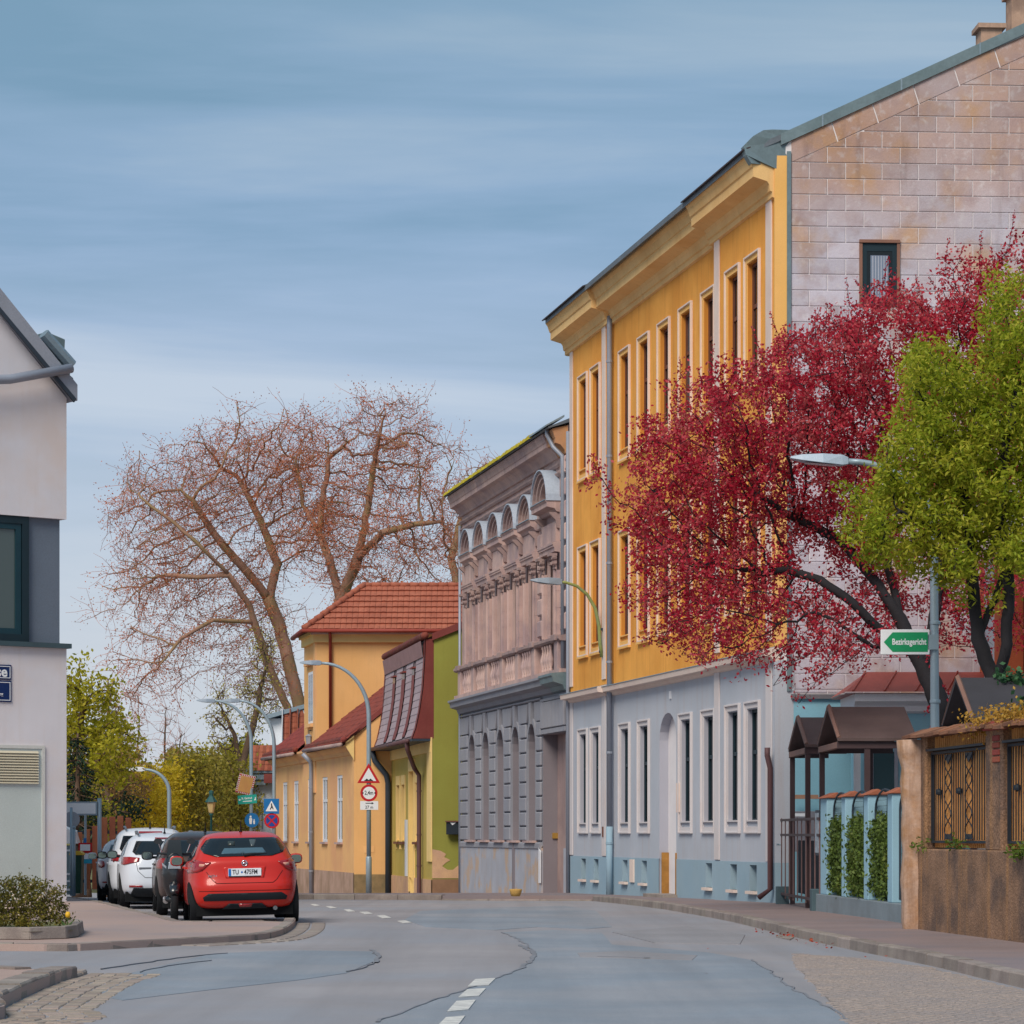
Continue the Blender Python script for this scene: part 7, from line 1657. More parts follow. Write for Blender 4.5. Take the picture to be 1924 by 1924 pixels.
# ---- black scooter squeezed in behind the red car
YS = 49.4; sc = thing('scooter', 'black motor scooter parked between the red hatchback and the dark car', 'scooter', (PX(327, YS), YS, g(YS)), R(187))
mSc = M('scooter_black', (22, 28, 34), .25, .05, 4, .0, 30, spec=.6, coat=.5)
for yc, nm in ((.0, 'wheel'), (1.3, 'wheel')):
    m = MB(); n = 20; vs = []
    for r_, x_ in ((.16, -.05), (.24, -.06), (.26, 0), (.24, .06), (.16, .05)):
        for k in range(n): a = 2 * math.pi * k / n; vs.append((x_, yc + r_ * math.cos(a), .26 + r_ * math.sin(a)))
    m.add(vs, [(i * n + k, i * n + (k + 1) % n, (i + 1) * n + (k + 1) % n, (i + 1) * n + k) for i in range(4) for k in range(n)]); w = m.build('wheel', mTyre, sc, True); MB().tube([(-.06, yc, .26), (.06, yc, .26)], .15, 16).build('rim', mRim, w)
def lump(name, secs, mat, par=sc, n=14):
    """loft of rounded sections (y, z, half-width, half-height)"""
    m = MB(); vs = []
    for (y, z, a, b) in secs:
        for k in range(n): an = 2 * math.pi * k / n; vs.append((a * math.cos(an), y, z + b * math.sin(an)))
    m.add(vs, [tuple(reversed(range(n))), tuple(range((len(secs) - 1) * n, len(secs) * n))] + [(j * n + k, j * n + (k + 1) % n, (j + 1) * n + (k + 1) % n, (j + 1) * n + k) for j in range(len(secs) - 1) for k in range(n)]); return m.build(name, mat, par, True)
lump('rear_body', [(-.32, .78, .07, .06), (-.2, .74, .15, .13), (.05, .66, .19, .2), (.35, .58, .17, .18), (.55, .5, .1, .1)], mSc)
lump('seat', [(-.25, .86, .10, .03), (-.1, .88, .15, .06), (.3, .84, .15, .06), (.55, .78, .09, .04)], mTrim)
lump('floor', [(.5, .36, .15, .08), (1.0, .36, .16, .07)], mSc)
lump('leg_shield', [(.98, .72, .20, .38), (1.05, .76, .22, .4), (1.16, .78, .14, .3)], mSc)
lump('mudguard', [(-.30, .5, .05, .05), (-.16, .56, .09, .07), (.0, .58, .09, .07)], mSc); lump('mudguard', [(1.05, .56, .08, .06), (1.3, .60, .09, .06), (1.5, .48, .07, .05)], mSc)
MB().tube([(0, 1.1, .9), (0, 1.02, 1.1), (-.28, .98, 1.12)], .02, 8).build('handlebar', mTrim, sc); MB().tube([(0, 1.02, 1.1), (.28, .98, 1.12)], .02, 8).build('handlebar', mTrim, sc)
for sg in (-1, 1):
    MB().tube([(sg * .2, .98, 1.12), (sg * .26, 1.0, 1.28)], .008, 6).build('mirror_stem', mChrome, sc); MB().prism([(sg * .27 + .07 * math.cos(2 * math.pi * k / 12), 1.32 + .05 * math.sin(2 * math.pi * k / 12)) for k in range(12)], .03, 'y', .98).build('mirror', mSc, sc)
MB().prism([(-.13, 1.06), (.13, 1.06), (.10, 1.34), (-.10, 1.34)], .012, 'y', 1.08).build('windscreen', glassmat('scooter_screen', (40, 50, 58), .05), sc)
MB().prism([(-.07, .70), (.07, .70), (.05, .78), (-.05, .78)], .02, 'y', -.30).build('tail_lamp', mLampR, sc)
MB().prism([(-.11, .86), (.11, .86), (.09, .98), (-.09, .98)], .03, 'y', 1.15).build('head_lamp', mChrome, sc, bevel=.01)
for sg in (-1, 1): MB().prism([(sg * .06, .80), (sg * .20, .92), (sg * .21, .97), (sg * .06, .84)], .02, 'y', 1.13).build('side_lamp', mChrome, sc)
MB().tube([(-.14, -.2, .72), (-.17, .05, .68), (-.16, .4, .60)], .018, 6).build('chrome_strip', mChrome, sc); MB().tube([(.14, -.3, .34), (.14, .4, .32)], .05, 10).build('exhaust', mChrome, sc)
# ================================================================== trees
mBarkP = M('bark_plane', (158, 118, 98), .9, .25, 1.2, .5, 14, c2=(140, 124, 78), mix2=.6, s2scale=.8)
mBarkD = M('bark_dark', (42, 40, 44), .9, .2, 3, .4, 20)
mBarkB = M('bark_brown', (104, 82, 66), .9, .2, 2, .4, 16)
def in_ell(e):
    """random point of a pixel ellipse (cx, cy, rx, ry, Y, dY) turned into a real ellipsoid"""
    while True:
        a, b, c = (random.uniform(-1, 1) for _ in range(3))
        if a * a + b * b + c * c <= 1: break
    Y = e[4] + c * e[5]; return W(e[0] + a * e[2], e[1] + b * e[3], e[4]) + Vector((0, c * e[5], 0))
def colonize(nodes, par, att, D, di, dk, iters, wob=.18, grav=0.0):
    att = list(att)
    for _ in range(iters):
        if not att: break
        kd = kdtree.KDTree(len(nodes))
        for i, p in enumerate(nodes): kd.insert(p, i)
        kd.balance(); acc = {}; keep = []
        for a in att:
            p, i, d = kd.find(a)
            if d < dk: continue
            keep.append(a)
            if d < di:
                v = (a - p).normalized(); acc[i] = acc[i] + v if i in acc else v.copy()
        if not acc: break
        att = keep; new = 0
        for i, v in acc.items():
            if v.length < 1e-4: continue
            v = (v.normalized() + Vector((random.gauss(0, wob), random.gauss(0, wob), random.gauss(0, wob) + grav))).normalized()
            q = nodes[i] + v * D
            nodes.append(q); par.append(i); new += 1
        if not new: break
def skeleton(lines, step):
    """polylines of Vectors; the first starts at the root, later ones hook onto the nearest node so far"""
    nodes = [lines[0][0].copy()]; par = [-1]
    for ln in lines:
        k = min(range(len(nodes)), key=lambda i: (nodes[i] - ln[0]).length); last = k
        for a, b in zip([nodes[k]] + list(ln[1:-1]) if len(ln) > 1 else [], ln[1:]):
            n = max(1, int((b - a).length / step))
            for j in range(1, n + 1):
                p = a.lerp(b, j / n) + Vector((random.gauss(0, step * .06), random.gauss(0, step * .06), 0)); nodes.append(p); par.append(last); last = len(nodes) - 1
    return nodes, par
def radii(nodes, par, rmin, expo=2.3, rroot=None):
    n = len(nodes); ch = [[] for _ in range(n)]
    for i, p in enumerate(par):
        if p >= 0: ch[p].append(i)
    r = [0.0] * n
    for i in reversed(range(n)):
        s = sum(r[c] ** expo for c in ch[i]); r[i] = max(rmin, s ** (1 / expo))
    if rroot and r[0] > 0:
        ex = math.log(rroot / rmin) / math.log(max(1.001, r[0] / rmin)); r = [rmin * (x / rmin) ** ex for x in r]
    return r, ch
def branches(mb, nodes, ch, r, nthick=8, start=0):
    st = [(start, None)]
    while st:
        i, pp = st.pop(); chain = [i] if pp is None else [pp, i]
        while True:
            cs = ch[chain[-1]]
            if not cs: break
            cs = sorted(cs, key=lambda c: -r[c])
            for c in cs[1:]: st.append((c, chain[-1]))
            chain.append(cs[0])
        if len(chain) < 2: continue
        rs = [r[c] for c in chain]
        if pp is not None: rs[0] = min(r[pp], rs[1] * 1.15)
        mx = max(rs); ns = nthick if mx > .12 else 6 if mx > .05 else 4 if mx > .025 else 3
        mb.tube([nodes[c] for c in chain], rs, ns, mx > .05)
def twigs(mb, nodes, ch, n, ln, r, droop=0.0, up=0.0, segs=3, tips=None):
    """thin twigs from the branch ends; returns their points"""
    pts = []
    ends = [i for i in range(len(nodes)) if len(ch[i]) <= 1] if tips is None else tips
    for i in ends:
        for _ in range(n if random.random() < .8 else n + 1):
            d = Vector((random.gauss(0, 1), random.gauss(0, 1), random.gauss(up, 1))).normalized(); p = nodes[i].copy(); path = [p.copy()]
            for _s in range(segs):
                d = (d + Vector((random.gauss(0, .3), random.gauss(0, .3), -droop + random.gauss(0, .3)))).normalized(); p = p + d * (ln / segs) * random.uniform(.6, 1.3); path.append(p.copy()); pts.append(p.copy())
            mb.tube(path, [r, r * .8, r * .65, r * .5][:len(path)] if len(path) <= 4 else r, 3, False)
    return pts
def tree(name, label, lines, ells, natt, D, bark, rmin, rroot, di=None, dk=None, iters=70, wob=.18, grav=0.0, tw=None, leaves=None, group=None, cat='tree', nthick=9, clump=None):
    nodes, par = skeleton(lines, D); at = []
    tot = sum(e[2] * e[3] * (e[6] if len(e) > 6 else 1) for e in ells)
    for e in ells:
        n_at = int(natt * e[2] * e[3] * (e[6] if len(e) > 6 else 1) / tot) + 1
        if clump:
            cs = [in_ell(e) for _ in range(max(3, int(e[2] * e[3] / clump[0] ** 2)))]; sg = clump[1]
            for _ in range(n_at): at.append(in_ell(e) if random.random() < clump[2] else random.choice(cs) + Vector((random.gauss(0, sg), random.gauss(0, sg), random.gauss(0, sg))))
        else: at += [in_ell(e) for _ in range(n_at)]
    colonize(nodes, par, at, D, di or D * 9, dk or D * 1.7, iters, wob, grav)
    r, ch = radii(nodes, par, rmin, 2.3, rroot); root = nodes[0]
    t = thing(name, label, cat, root[:], 0, group)
    nl = [p - root for p in nodes]; mb = MB(); branches(mb, nl, ch, r, nthick)
    mb.build('trunk', bark, t, True); tp = []
    if tw:
        m2 = MB(); tp = twigs(m2, nl, ch, tw['n'], tw['ln'], tw['r'], tw.get('droop', 0), tw.get('up', 0), 3); m2.build('twigs', tw.get('mat', bark), t, kind='stuff')
    if leaves:
        lm = MB(); fine_ = [i for i in range(len(nl)) if r[i] < leaves.get('rmax', rmin * 2.2)]; src = [nl[i] for i in fine_] + tp * leaves.get('twmul', 1)
        for p in src:
            if random.random() < leaves.get('p', 1): leaf_quads(lm, p, leaves['n'] if 'nf' not in leaves else leaves['nf'](p), leaves['spread'], leaves['size'], leaves.get('flat', 0), leaves.get('asp', .55))
        lm.build('crown', leaves['mat'], t, kind='stuff')
    return t, nl, ch, r
Wp = lambda px, py, Y: W(px, py, Y)
# ---- bare plane trees behind the houses
mSeed = leafmat('plane_dry_leaves', [(150, 78, 50), (186, 98, 62), (200, 116, 74), (168, 120, 80)], .25)
mTwig = M('twig_plane', (172, 112, 88), .9, .1, 3, 0, 10)
Yt = 150.0
gA = g(Yt)
tree('plane_tree', 'large bare plane tree with leaning trunks left of the orange roof', [
    [Vector((PX(590, Yt), Yt, gA)), Wp(578, 1420, Yt), Wp(556, 1300, Yt), Wp(526, 1180, Yt), Wp(505, 1125, Yt), Wp(455, 1065, Yt - 1), Wp(400, 1000, Yt - 1.5), Wp(362, 940, Yt - 2)],
    [Wp(505, 1125, Yt), Wp(522, 1060, Yt + 1), Wp(492, 985, Yt + 2), Wp(450, 900, Yt + 3)],
    [Wp(578, 1420, Yt), Wp(540, 1330, Yt - 2), Wp(500, 1240, Yt - 3), Wp(470, 1140, Yt - 4), Wp(430, 1080, Yt - 5), Wp(380, 1030, Yt - 6), Wp(330, 985, Yt - 6), Wp(270, 940, Yt - 6)],
    [Wp(470, 1170, Yt - 4), Wp(400, 1165, Yt - 5), Wp(340, 1200, Yt - 6), Wp(300, 1250, Yt - 7)],
    [Wp(430, 1080, Yt - 5), Wp(370, 1085, Yt - 5), Wp(310, 1080, Yt - 5)]],
    [(335, 915, 110, 100, Yt - 1, 4.5), (260, 965, 60, 80, Yt - 3, 3), (480, 890, 115, 120, Yt, 5), (300, 1100, 85, 130, Yt - 3, 4), (270, 1220, 55, 90, Yt - 4, 3, .6), (430, 1050, 110, 120, Yt, 5, .8), (560, 970, 70, 130, Yt, 4), (460, 1220, 90, 90, Yt, 4, .6), (510, 815, 50, 45, Yt + 1, 3)],
    2700, .40, mBarkP, .020, .40, wob=.25, grav=-.03, di=6, dk=.72, iters=80,
    tw=dict(n=2, ln=1.5, r=.014, droop=.16, mat=mTwig), leaves=dict(n=6, spread=.2, size=.11, mat=mSeed, p=.36, rmax=.045), clump=(44, .75, .25), group='bare plane trees')
Yt2 = 146.0; gA = g(Yt2)
tree('plane_tree', 'bare plane tree with upright limbs rising behind the orange tiled roof', [
    [Vector((PX(660, Yt2), Yt2, gA)), Wp(655, 1300, Yt2), Wp(640, 1130, Yt2), Wp(622, 1060, Yt2), Wp(600, 1000, Yt2 + 1), Wp(604, 950, Yt2 + 1), Wp(620, 860, Yt2 + 1), Wp(655, 830, Yt2)],
    [Wp(640, 1130, Yt2), Wp(672, 1050, Yt2 - 1), Wp(690, 960, Yt2 - 1), Wp(700, 880, Yt2 - 1), Wp(715, 810, Yt2 - 2), Wp(720, 790, Yt2 - 2)],
    [Wp(672, 1050, Yt2 - 1), Wp(720, 1000, Yt2 - 3), Wp(780, 985, Yt2 - 4), Wp(830, 980, Yt2 - 4)],
    [Wp(600, 1000, Yt2 + 1), Wp(570, 950, Yt2 + 2), Wp(555, 860, Yt2 + 2)],
    [Wp(655, 1300, Yt2), Wp(720, 1120, Yt2 + 2), Wp(760, 1080, Yt2 + 3)]],
    [(580, 850, 75, 75, Yt2 + 1, 4), (695, 838, 95, 74, Yt2, 4.5), (775, 910, 65, 80, Yt2 - 2, 4), (630, 930, 90, 100, Yt2, 4, .8), (760, 1020, 105, 90, Yt2 - 2, 4), (830, 1030, 50, 90, Yt2 - 3, 3, .7), (660, 1060, 90, 60, Yt2, 3, .6)],
    2100, .40, mBarkP, .020, .36, wob=.25, di=6, dk=.72, iters=80, tw=dict(n=2, ln=1.4, r=.014, up=.2, mat=mTwig), leaves=dict(n=6, spread=.2, size=.11, mat=mSeed, p=.42, rmax=.045), clump=(44, .75, .25), group='bare plane trees')
Yt3 = 160.0
tree('plane_tree', 'thin bare tree showing just left of the grey house cornice', [
    [Vector((PX(872, Yt3), Yt3, g(Yt3))), Wp(862, 1110, Yt3), Wp(848, 1050, Yt3), Wp(870, 960, Yt3), Wp(890, 900, Yt3)]],
    [(890, 930, 60, 70, Yt3, 3), (850, 990, 40, 60, Yt3, 3), (930, 880, 50, 30, Yt3, 3)], 400, .40, mBarkP, .022, .22, wob=.3, di=6, dk=.9, tw=dict(n=2, ln=1.0, r=.016, up=.2, mat=mTwig), group='bare plane trees')
# smaller budding tree below the planes
mBud = leafmat('bud_leaves_yellow', [(120, 110, 40), (158, 146, 52), (182, 166, 70), (150, 120, 60)], .35)
Yt4 = 135.0
tree('budding_tree', 'tree with sparse yellow green spring buds behind the far street lamps', [
    [Vector((PX(455, Yt4), Yt4, g(Yt4))), Wp(452, 1440, Yt4), Wp(440, 1380, Yt4), Wp(420, 1340, Yt4)], [Wp(452, 1440, Yt4), Wp(480, 1350, Yt4), Wp(490, 1290, Yt4)]],
    [(440, 1330, 70, 65, Yt4, 3.5), (410, 1390, 45, 55, Yt4, 3), (490, 1300, 55, 80, Yt4, 3), (500, 1220, 40, 60, Yt4, 2.5)], 520, .34, mBarkB, .022, .22, wob=.3, di=5, dk=.7, tw=dict(n=2, ln=.7, r=.012), leaves=dict(n=2, spread=.16, size=.14, mat=mBud, p=.55, rmax=.05), group='trees beyond the cars')
# thin bare trees in the middle gap
for (px, lab, top) in ((262, 'slender bare tree left of the white headed street lamp', 1330), (312, 'slender bare tree above the white headed street lamp', 1310), (341, 'slim bare sapling between the white headed lamp and the lantern', 1360)):
    Yq = 140.0 + px % 7
    tree('bare_tree', lab, [[Vector((PX(px, Yq), Yq, g(Yq))), Wp(px + 2, 1480, Yq), Wp(px - 3, 1400, Yq), Wp(px, top + 20, Yq)]], [(px, (top + 1480) / 2, 30, (1480 - top) / 2, Yq, 1.5)], 150, .3, mBarkB, .014, .06, wob=.25, grav=.2, di=5, dk=.6, tw=dict(n=2, ln=.8, r=.011, up=.5, mat=mTwig), group='trees beyond the cars')
# ---- leafy background at the left: trees, conifers and bushes
mYG = leafmat('leaves_yellow_green', [(124, 128, 32), (170, 166, 42), (198, 186, 58), (214, 200, 84)], .5)
mGold = leafmat('leaves_golden', [(150, 136, 28), (194, 172, 38), (212, 186, 54), (180, 160, 54)], .5)
mOlive = leafmat('leaves_olive', [(108, 104, 40), (142, 132, 52), (164, 150, 64), (170, 146, 72)], .45)
mDkC = leafmat('conifer_dark', [(22, 40, 32), (34, 56, 40), (48, 68, 42)], .15)
mBrC = leafmat('conifer_brown', [(128, 96, 60), (156, 120, 74), (140, 126, 64)], .3)
def bush(name, label, px, Y, ells, natt, mat, size=.16, n=5, spread=.22, D=.34, group='trees and bushes beyond the cars', bark=mBarkB, rr=.16, p=1.0, cat='bush'):
    e0 = ells[0]; base = Vector((PX(px, Y), Y, g(Y)))
    return tree(name, label, [[base, Wp(px, e0[1] + e0[3] * .5, Y), Wp(e0[0], e0[1], Y)]], ells, natt, D, bark, .02, rr, wob=.2, di=5, dk=D * 1.5, iters=50, leaves=dict(n=n * 7, spread=spread * 1.15, size=size, mat=mat, p=p, rmax=.09), group=group, cat=cat, nthick=7, clump=(20, .35, .4))
bush('maple_tree', 'yellow green leafy tree rising beside the white corner building', 150, 96, [(150, 1350, 70, 85, 96, 2.5), (200, 1420, 52, 50, 96, 2.2), (140, 1440, 60, 50, 96, 2.2), (218, 1380, 32, 40, 97, 1.6)], 620, mYG, .17, 5, .2, cat='tree', rr=.25)
def conifer(label, px, Y, y0, y1, rw, mat, dens=26):
    t = thing('conifer', label, 'tree', (PX(px, Y), Y, g(Y)), 0, 'trees and bushes beyond the cars'); z1 = PZ(y0, Y) - g(Y); MB().tube([(0, 0, 0), (0, 0, z1)], [.2, .03], 7).build('trunk', mBarkB, t, True); lm = MB(); bm_ = MB(); zb = max(.6, PZ(y1, Y) - g(Y)); z = zb
    while z < z1 - .1:
        f_ = (z1 - z) / (z1 - zb); L_ = rw * (f_ ** .8) * random.uniform(.8, 1.15) + .12
        for k in range(7):
            a = random.uniform(0, 6.28); p0 = Vector((0, 0, z)); d = Vector((math.cos(a), math.sin(a), -.15)); tip = p0 + d * L_ + Vector((0, 0, -.12 * L_)); bm_.tube([p0, p0.lerp(tip, .5) + Vector((0, 0, .03)), tip], [.03, .02, .008], 3, False)
            for j in range(int(dens * (.3 + f_))): s_ = random.random() ** .7; leaf_quads(lm, p0.lerp(tip, s_) + Vector((0, 0, -random.random() * .2)), 1, .06, .2, 0, .3)
        z += .22
    bm_.build('limbs', mBarkB, t, kind='stuff'); lm.build('crown', mat, t, kind='stuff')
conifer('brown green spruce top standing behind the yellow green tree', 203, 108, 1275, 1480, 1.5, mBrC, 14)
conifer('dark green drooping conifer close to the white building edge', 146, 91, 1378, 1560, 1.25, mDkC, 22)
bush('bush', 'reddish brown twiggy bush below the spruce', 205, 104, [(205, 1455, 50, 50, 104, 2), (235, 1440, 30, 40, 104, 1.6)], 260, mBrC, .14, 4, .2, p=.8)
bush('bush', 'green bush nearest the white sign board', 165, 99, [(165, 1530, 50, 45, 99, 2), (140, 1545, 30, 30, 98, 1.5)], 240, mYG, .15, 6, .2)
bush('bush', 'golden yellow bush left of the white headed street lamp', 250, 112, [(245, 1490, 42, 60, 112, 2), (280, 1500, 40, 60, 112, 2), (235, 1545, 50, 30, 111, 2)], 420, mGold, .17, 6, .22)
bush('bush', 'dark green bush between two yellow bushes', 217, 107, [(217, 1515, 18, 26, 107, 1.0), (225, 1540, 25, 20, 107, 1.0)], 90, mDkC, .16, 6, .16)
bush('bush', 'golden bush right of the white headed street lamp pole', 322, 122, [(318, 1490, 36, 65, 122, 2), (300, 1545, 40, 35, 121, 2)], 340, mGold, .18, 6, .22)
bush('bush', 'tall olive green bush behind the old lantern', 372, 125, [(372, 1490, 44, 75, 125, 2.2), (355, 1440, 24, 40, 125, 1.5), (380, 1550, 50, 30, 124, 2)], 420, mOlive, .18, 6, .22)
bush('bush', 'olive bush to the right of the lantern', 432, 130, [(432, 1495, 45, 65, 130, 2.2), (460, 1520, 34, 50, 130, 2)], 340, mOlive, .18, 6, .22)
bush('bush', 'yellow olive bush under the budding tree', 412, 138, [(412, 1440, 44, 40, 138, 2.2), (445, 1440, 40, 36, 138, 2)], 260, mYG, .2, 5, .24)
bush('pine_tree', 'dark green pine crown beside the white house', 462, 142, [(462, 1420, 34, 32, 142, 2), (440, 1445, 34, 24, 142, 2)], 200, mDkC, .2, 6, .22, cat='tree')
wb_ = MB()
for _ in range(16000):
    Yq = random.uniform(150, 175); px = random.uniform(100, 480); py = random.uniform(1440 + 18 * math.sin(px * .05) + 14 * math.sin(px * .13), 1580)
    leaf_quads(wb_, W(px, py, Yq), 1, .2, .45, 0, .7)
o_ = wb_.build('far_woodland', mOlive, None, kind='stuff'); o_['label'] = 'far olive woodland closing the view behind the bushes'
# ---- the red leaved plum tree
mRed = leafmat('plum_leaves', [(134, 16, 38), (180, 24, 54), (202, 54, 76), (214, 112, 112), (158, 54, 54)], .45)
Yr = 49.6
rt, nl, ch, r = tree('plum_tree', 'spreading purple red leaved plum tree over the pale blue fence', [
    [Vector((PX(1790, 47.5), 47.5, g(47.5))), Wp(1772, 1340, 47.8), Wp(1752, 1285, 48), Wp(1716, 1215, 48.4), Wp(1690, 1160, 48.8), Wp(1640, 1085, 49.2), Wp(1580, 1015, 49.6), Wp(1520, 985, 49.8), Wp(1470, 962, 50)],
    [Wp(1716, 1215, 48.4), Wp(1650, 1180, 48.2), Wp(1600, 1130, 48.2), Wp(1540, 1090, 48.6), Wp(1480, 1070, 49), Wp(1430, 1078, 49.2)],
    [Wp(1690, 1160, 48.8), Wp(1672, 1080, 49.6), Wp(1650, 960, 50.4), Wp(1640, 860, 50.8)],
    [Wp(1740, 1250, 48), Wp(1760, 1120, 49.4), Wp(1790, 960, 50.4), Wp(1830, 780, 50.8)],
    [Wp(1716, 1215, 48.4), Wp(1640, 1215, 47.6), Wp(1570, 1165, 47.6), Wp(1530, 1150, 47.8)]],
    [(1300, 960, 140, 185, Yr, 1.9), (1245, 880, 75, 90, Yr, 1.2), (1450, 830, 150, 170, Yr, 2.1), (1560, 740, 130, 160, Yr + .3, 2), (1700, 680, 130, 140, Yr + .4, 2), (1840, 590, 115, 115, Yr + .5, 1.8), (1935, 570, 75, 120, Yr + .5, 1.6), (1340, 1110, 190, 110, Yr - .4, 1.9, 1.3), (1640, 900, 150, 190, Yr + .3, 2, .8), (1430, 1230, 150, 46, Yr - 1.2, 1.2, .7), (1560, 1215, 90, 70, Yr - 1, 1.2, .6), (1700, 1080, 120, 110, Yr, 1.5, .5), (1840, 1120, 110, 110, Yr + 1, 1.2, .5), (1890, 780, 100, 170, Yr + .6, 1.8, .8)],
    4900, .17, mBarkD, .0065, .17, wob=.24, di=2.6, dk=.27, iters=95, tw=dict(n=1, ln=.28, r=.005, up=.5), leaves=dict(n=6, nf=lambda p: max(2, min(9, int(3.6 + (p.z - 3.4) * 1.6 + random.uniform(-1, 1)))), spread=.07, size=.072, mat=mRed, p=.95, rmax=.012, asp=.62), clump=(38, .28, .35))
# upright leafy shoots along the crown's upper edge
sh_m = MB(); sh_l = MB(); tips = [i for i in range(len(nl)) if not ch[i]]; kd = kdtree.KDTree(len(nl))
for i in range(len(nl)): kd.insert(nl[i], i)
kd.balance()
for i in tips:
    p = nl[i]
    if any(q[2] > p[2] + .25 for (q, _, _) in kd.find_range(p + Vector((0, 0, .5)), .42)): continue
    if random.random() < .55: continue
    L_ = random.uniform(.25, .65); d = Vector((random.gauss(-.15, .25), random.gauss(0, .2), 1)).normalized(); sh_m.tube([p, p + d * L_], [.006, .003], 3, False)
    for k in range(int(L_ / .035)): leaf_quads(sh_l, p + d * (k * .035 + .04), 2, .018, .06)
sh_m.build('shoots', mBarkD, rt, kind='stuff'); sh_l.build('crown', mRed, rt, kind='stuff')
# ---- the green tree at the right edge
mGrn = leafmat('leaves_fresh_green', [(100, 122, 26), (138, 154, 36), (170, 178, 52), (194, 186, 66), (120, 134, 34)], .5)
Yg = 43.8
gt_, nl, ch, r = tree('green_tree', 'fresh yellow green feathery tree at the right edge in front of the red tree', [
    [Vector((PX(1880, Yg), Yg, g(Yg))), Wp(1872, 1300, Yg), Wp(1838, 1200, Yg), Wp(1826, 1090, Yg), Wp(1820, 960, Yg), Wp(1790, 860, Yg)],
    [Wp(1872, 1300, Yg), Wp(1892, 1210, Yg - .3), Wp(1896, 1100, Yg - .4), Wp(1880, 980, Yg - .4), Wp(1890, 800, Yg - .3)],
    [Wp(1838, 1200, Yg), Wp(1866, 1130, Yg + .2), Wp(1900, 1040, Yg + .2), Wp(1930, 900, Yg)],
    [Wp(1826, 1090, Yg), Wp(1760, 1000, Yg - .4), Wp(1690, 960, Yg - .6)]],
    [(1790, 760, 120, 120, Yg, 1.3), (1705, 845, 80, 95, Yg - .2, 1.1), (1860, 850, 120, 160, Yg, 1.3), (1770, 950, 120, 110, Yg - .2, 1.2), (1660, 925, 42, 55, Yg - .4, .7, .8), (1650, 1030, 34, 40, Yg - .5, .5, .8), (1672, 985, 36, 45, Yg - .5, .6, .8), (1790, 1060, 45, 50, Yg - .4, .6, .6), (1910, 680, 70, 100, Yg, 1.0), (1890, 560, 26, 90, Yg, .5, .5), (1960, 800, 80, 200, Yg, 1.2), (1740, 690, 40, 50, Yg, .6, .6), (1930, 1000, 60, 90, Yg, 1)],
    2700, .16, mBarkD, .0065, .15, wob=.22, di=2.6, dk=.26, iters=90, tw=dict(n=1, ln=.25, r=.004), leaves=dict(n=15, nf=lambda p: 0 if p.z < 4.95 + .25 * math.sin(p.x * 5) else 15, spread=.085, size=.10, mat=mGrn, p=.95, rmax=.013, asp=.36), clump=(44, .2, .25))
# ---- flowering shrub in its kerbed bed at the left
bed = [Vector(gp(x, y, .12).xy) for x, y in [(-120, 1760), (60, 1761), (135, 1758), (152, 1752), (150, 1744), (60, 1738), (-120, 1734)]]
bd = thing('planting_bed', 'kerb edged planting bed below the shrub at the left edge', 'planter', (bed[3].x, bed[3].y, .12), 0)
ek = smooth_line(bed[:6], .62)
for i in range(len(ek) - 1):
    a, b = ek[i], ek[i + 1]; t_ = (b - a).normalized(); n_ = Vector((-t_.y, t_.x)); m = MB(); o = Vector((bed[3].x, bed[3].y)); a2, b2 = a - o + t_ * .006, b - o - t_ * .006
    v = [(a2.x, a2.y, -.03), (b2.x, b2.y, -.03), (b2.x + n_.x * .14, b2.y + n_.y * .14, -.03), (a2.x + n_.x * .14, a2.y + n_.y * .14, -.03)]; c_ = n_ * .02
    v += [(a2.x + c_.x, a2.y + c_.y, .125), (b2.x + c_.x, b2.y + c_.y, .125), (b2.x + n_.x * .12, b2.y + n_.y * .12, .125), (a2.x + n_.x * .12, a2.y + n_.y * .12, .125)]
    m.add(v, [(0,3,2,1),(4,5,6,7),(0,1,5,4),(1,2,6,5),(2,3,7,6),(3,0,4,7)]); m.build('edging_stone', mKerb, bd, bevel=.01)
v = [(p.x - bed[3].x, p.y - bed[3].y, .07) for p in bed]; tri = tessellate_polygon([[Vector(q) for q in v]]); obj('soil', rawmesh('soil', v, [tuple(t) for t in tri]), mEarth, bd)
Yb = 38.4
mShr = leafmat('shrub_leaves', [(58, 62, 30), (92, 92, 40), (128, 118, 50), (156, 138, 62)], .35)
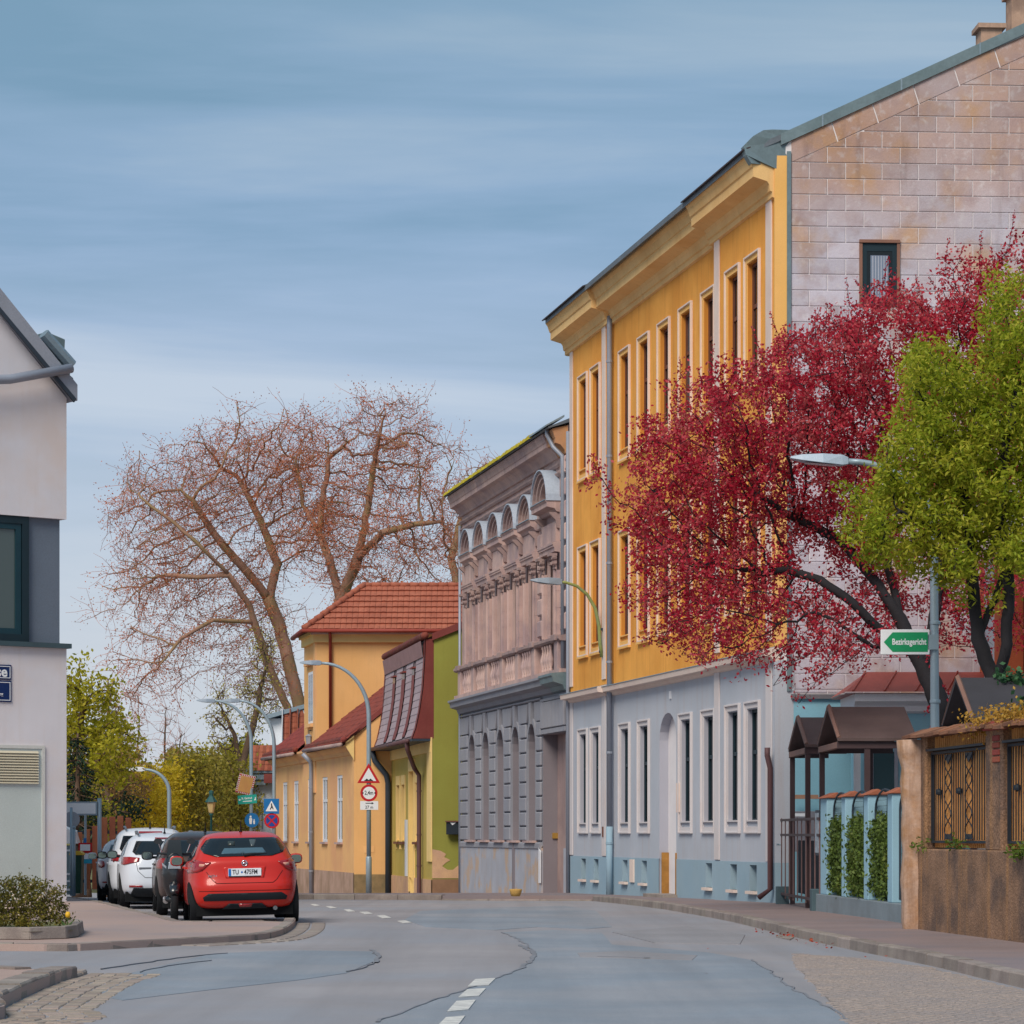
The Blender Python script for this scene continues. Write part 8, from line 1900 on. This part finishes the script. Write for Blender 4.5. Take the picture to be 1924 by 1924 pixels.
tree('shrub', 'dense olive green shrub in front of the white building', [[Vector((PX(40, Yb), Yb, .18)), Wp(40, 1700, Yb), Wp(50, 1670, Yb)], [Wp(40, 1730, Yb), Wp(90, 1690, Yb)], [Wp(40, 1730, Yb), Wp(-10, 1690, Yb)]],
     [(20, 1690, 60, 48, Yb, .5), (75, 1695, 50, 44, Yb, .45), (40, 1725, 85, 18, Yb - .2, .4), (110, 1720, 22, 20, Yb, .3), (-40, 1690, 50, 50, Yb, .5)], 1500, .06, mBarkB, .003, .02, wob=.25, di=1, dk=.08, iters=60, tw=dict(n=1, ln=.08, r=.002), leaves=dict(n=3, spread=.028, size=.042, mat=mShr, p=1, rmax=.008, asp=.6), cat='shrub')
fl = MB()
for _ in range(60):
    p = in_ell((50, 1700, 75, 45, Yb - .42, .12)); leaf_quads(fl, p, 2, .008, .028, 0, .9)
f_ = fl.build('shrub_blossom', leafmat('blossom_pale', [(206, 180, 160), (226, 206, 190), (190, 150, 130)], .3), None, kind='stuff'); f_['label'] = 'small pale blossoms scattered over the olive shrub'
tf = thing('yellow_flower', 'single yellow tulip at the right foot of the olive shrub', 'flower', (PX(126, 37.9), 37.9, .18), 0)
MB().tube([(0, 0, 0), (.01, 0, .16)], .004, 5).build('stem', M('stem_green', (70, 100, 50), .7), tf); MB().lathe([(.0, .15), (.03, .165), (.035, .2), (.02, .235), (.012, .23)], (.01, 0, 0), 8).build('blossom', M('tulip_yellow', (232, 178, 20), .5), tf, True)
for k in range(4): MB().add([(0, 0, 0), (.03 * math.cos(k * 1.6), .03 * math.sin(k * 1.6), .08), (.09 * math.cos(k * 1.6), .09 * math.sin(k * 1.6), .13), (.05 * math.cos(k * 1.6 + .3), .05 * math.sin(k * 1.6 + .3), .06)], [(0, 1, 2, 3)]).build('leaf', M('stem_green', (1, 1, 1)), tf)
# fallen red leaves in the right gutter, litter
lt = MB()
for _ in range(55):
    t_ = random.random(); px = 1425 + 160 * t_ + random.gauss(0, 8); py = 1744 + 36 * t_ + abs(random.gauss(0, 1.5)) + 2.5
    p = gp(px, py); leaf_quads(lt, (p.x - .06, p.y, p.z + .015), 1, .02, .055, .9)
for _ in range(14):
    p = gp(random.uniform(1250, 1924), random.uniform(1730, 1860), .0); 
    if p.x < 4.6: leaf_quads(lt, (p.x, p.y, p.z + .015), 1, .02, .04, .9)
o_ = lt.build('fallen_leaves', leafmat('fallen_red', [(140, 40, 34), (170, 60, 44), (150, 96, 60)], .1), None, kind='stuff'); o_['label'] = 'fallen red leaves along the right gutter'
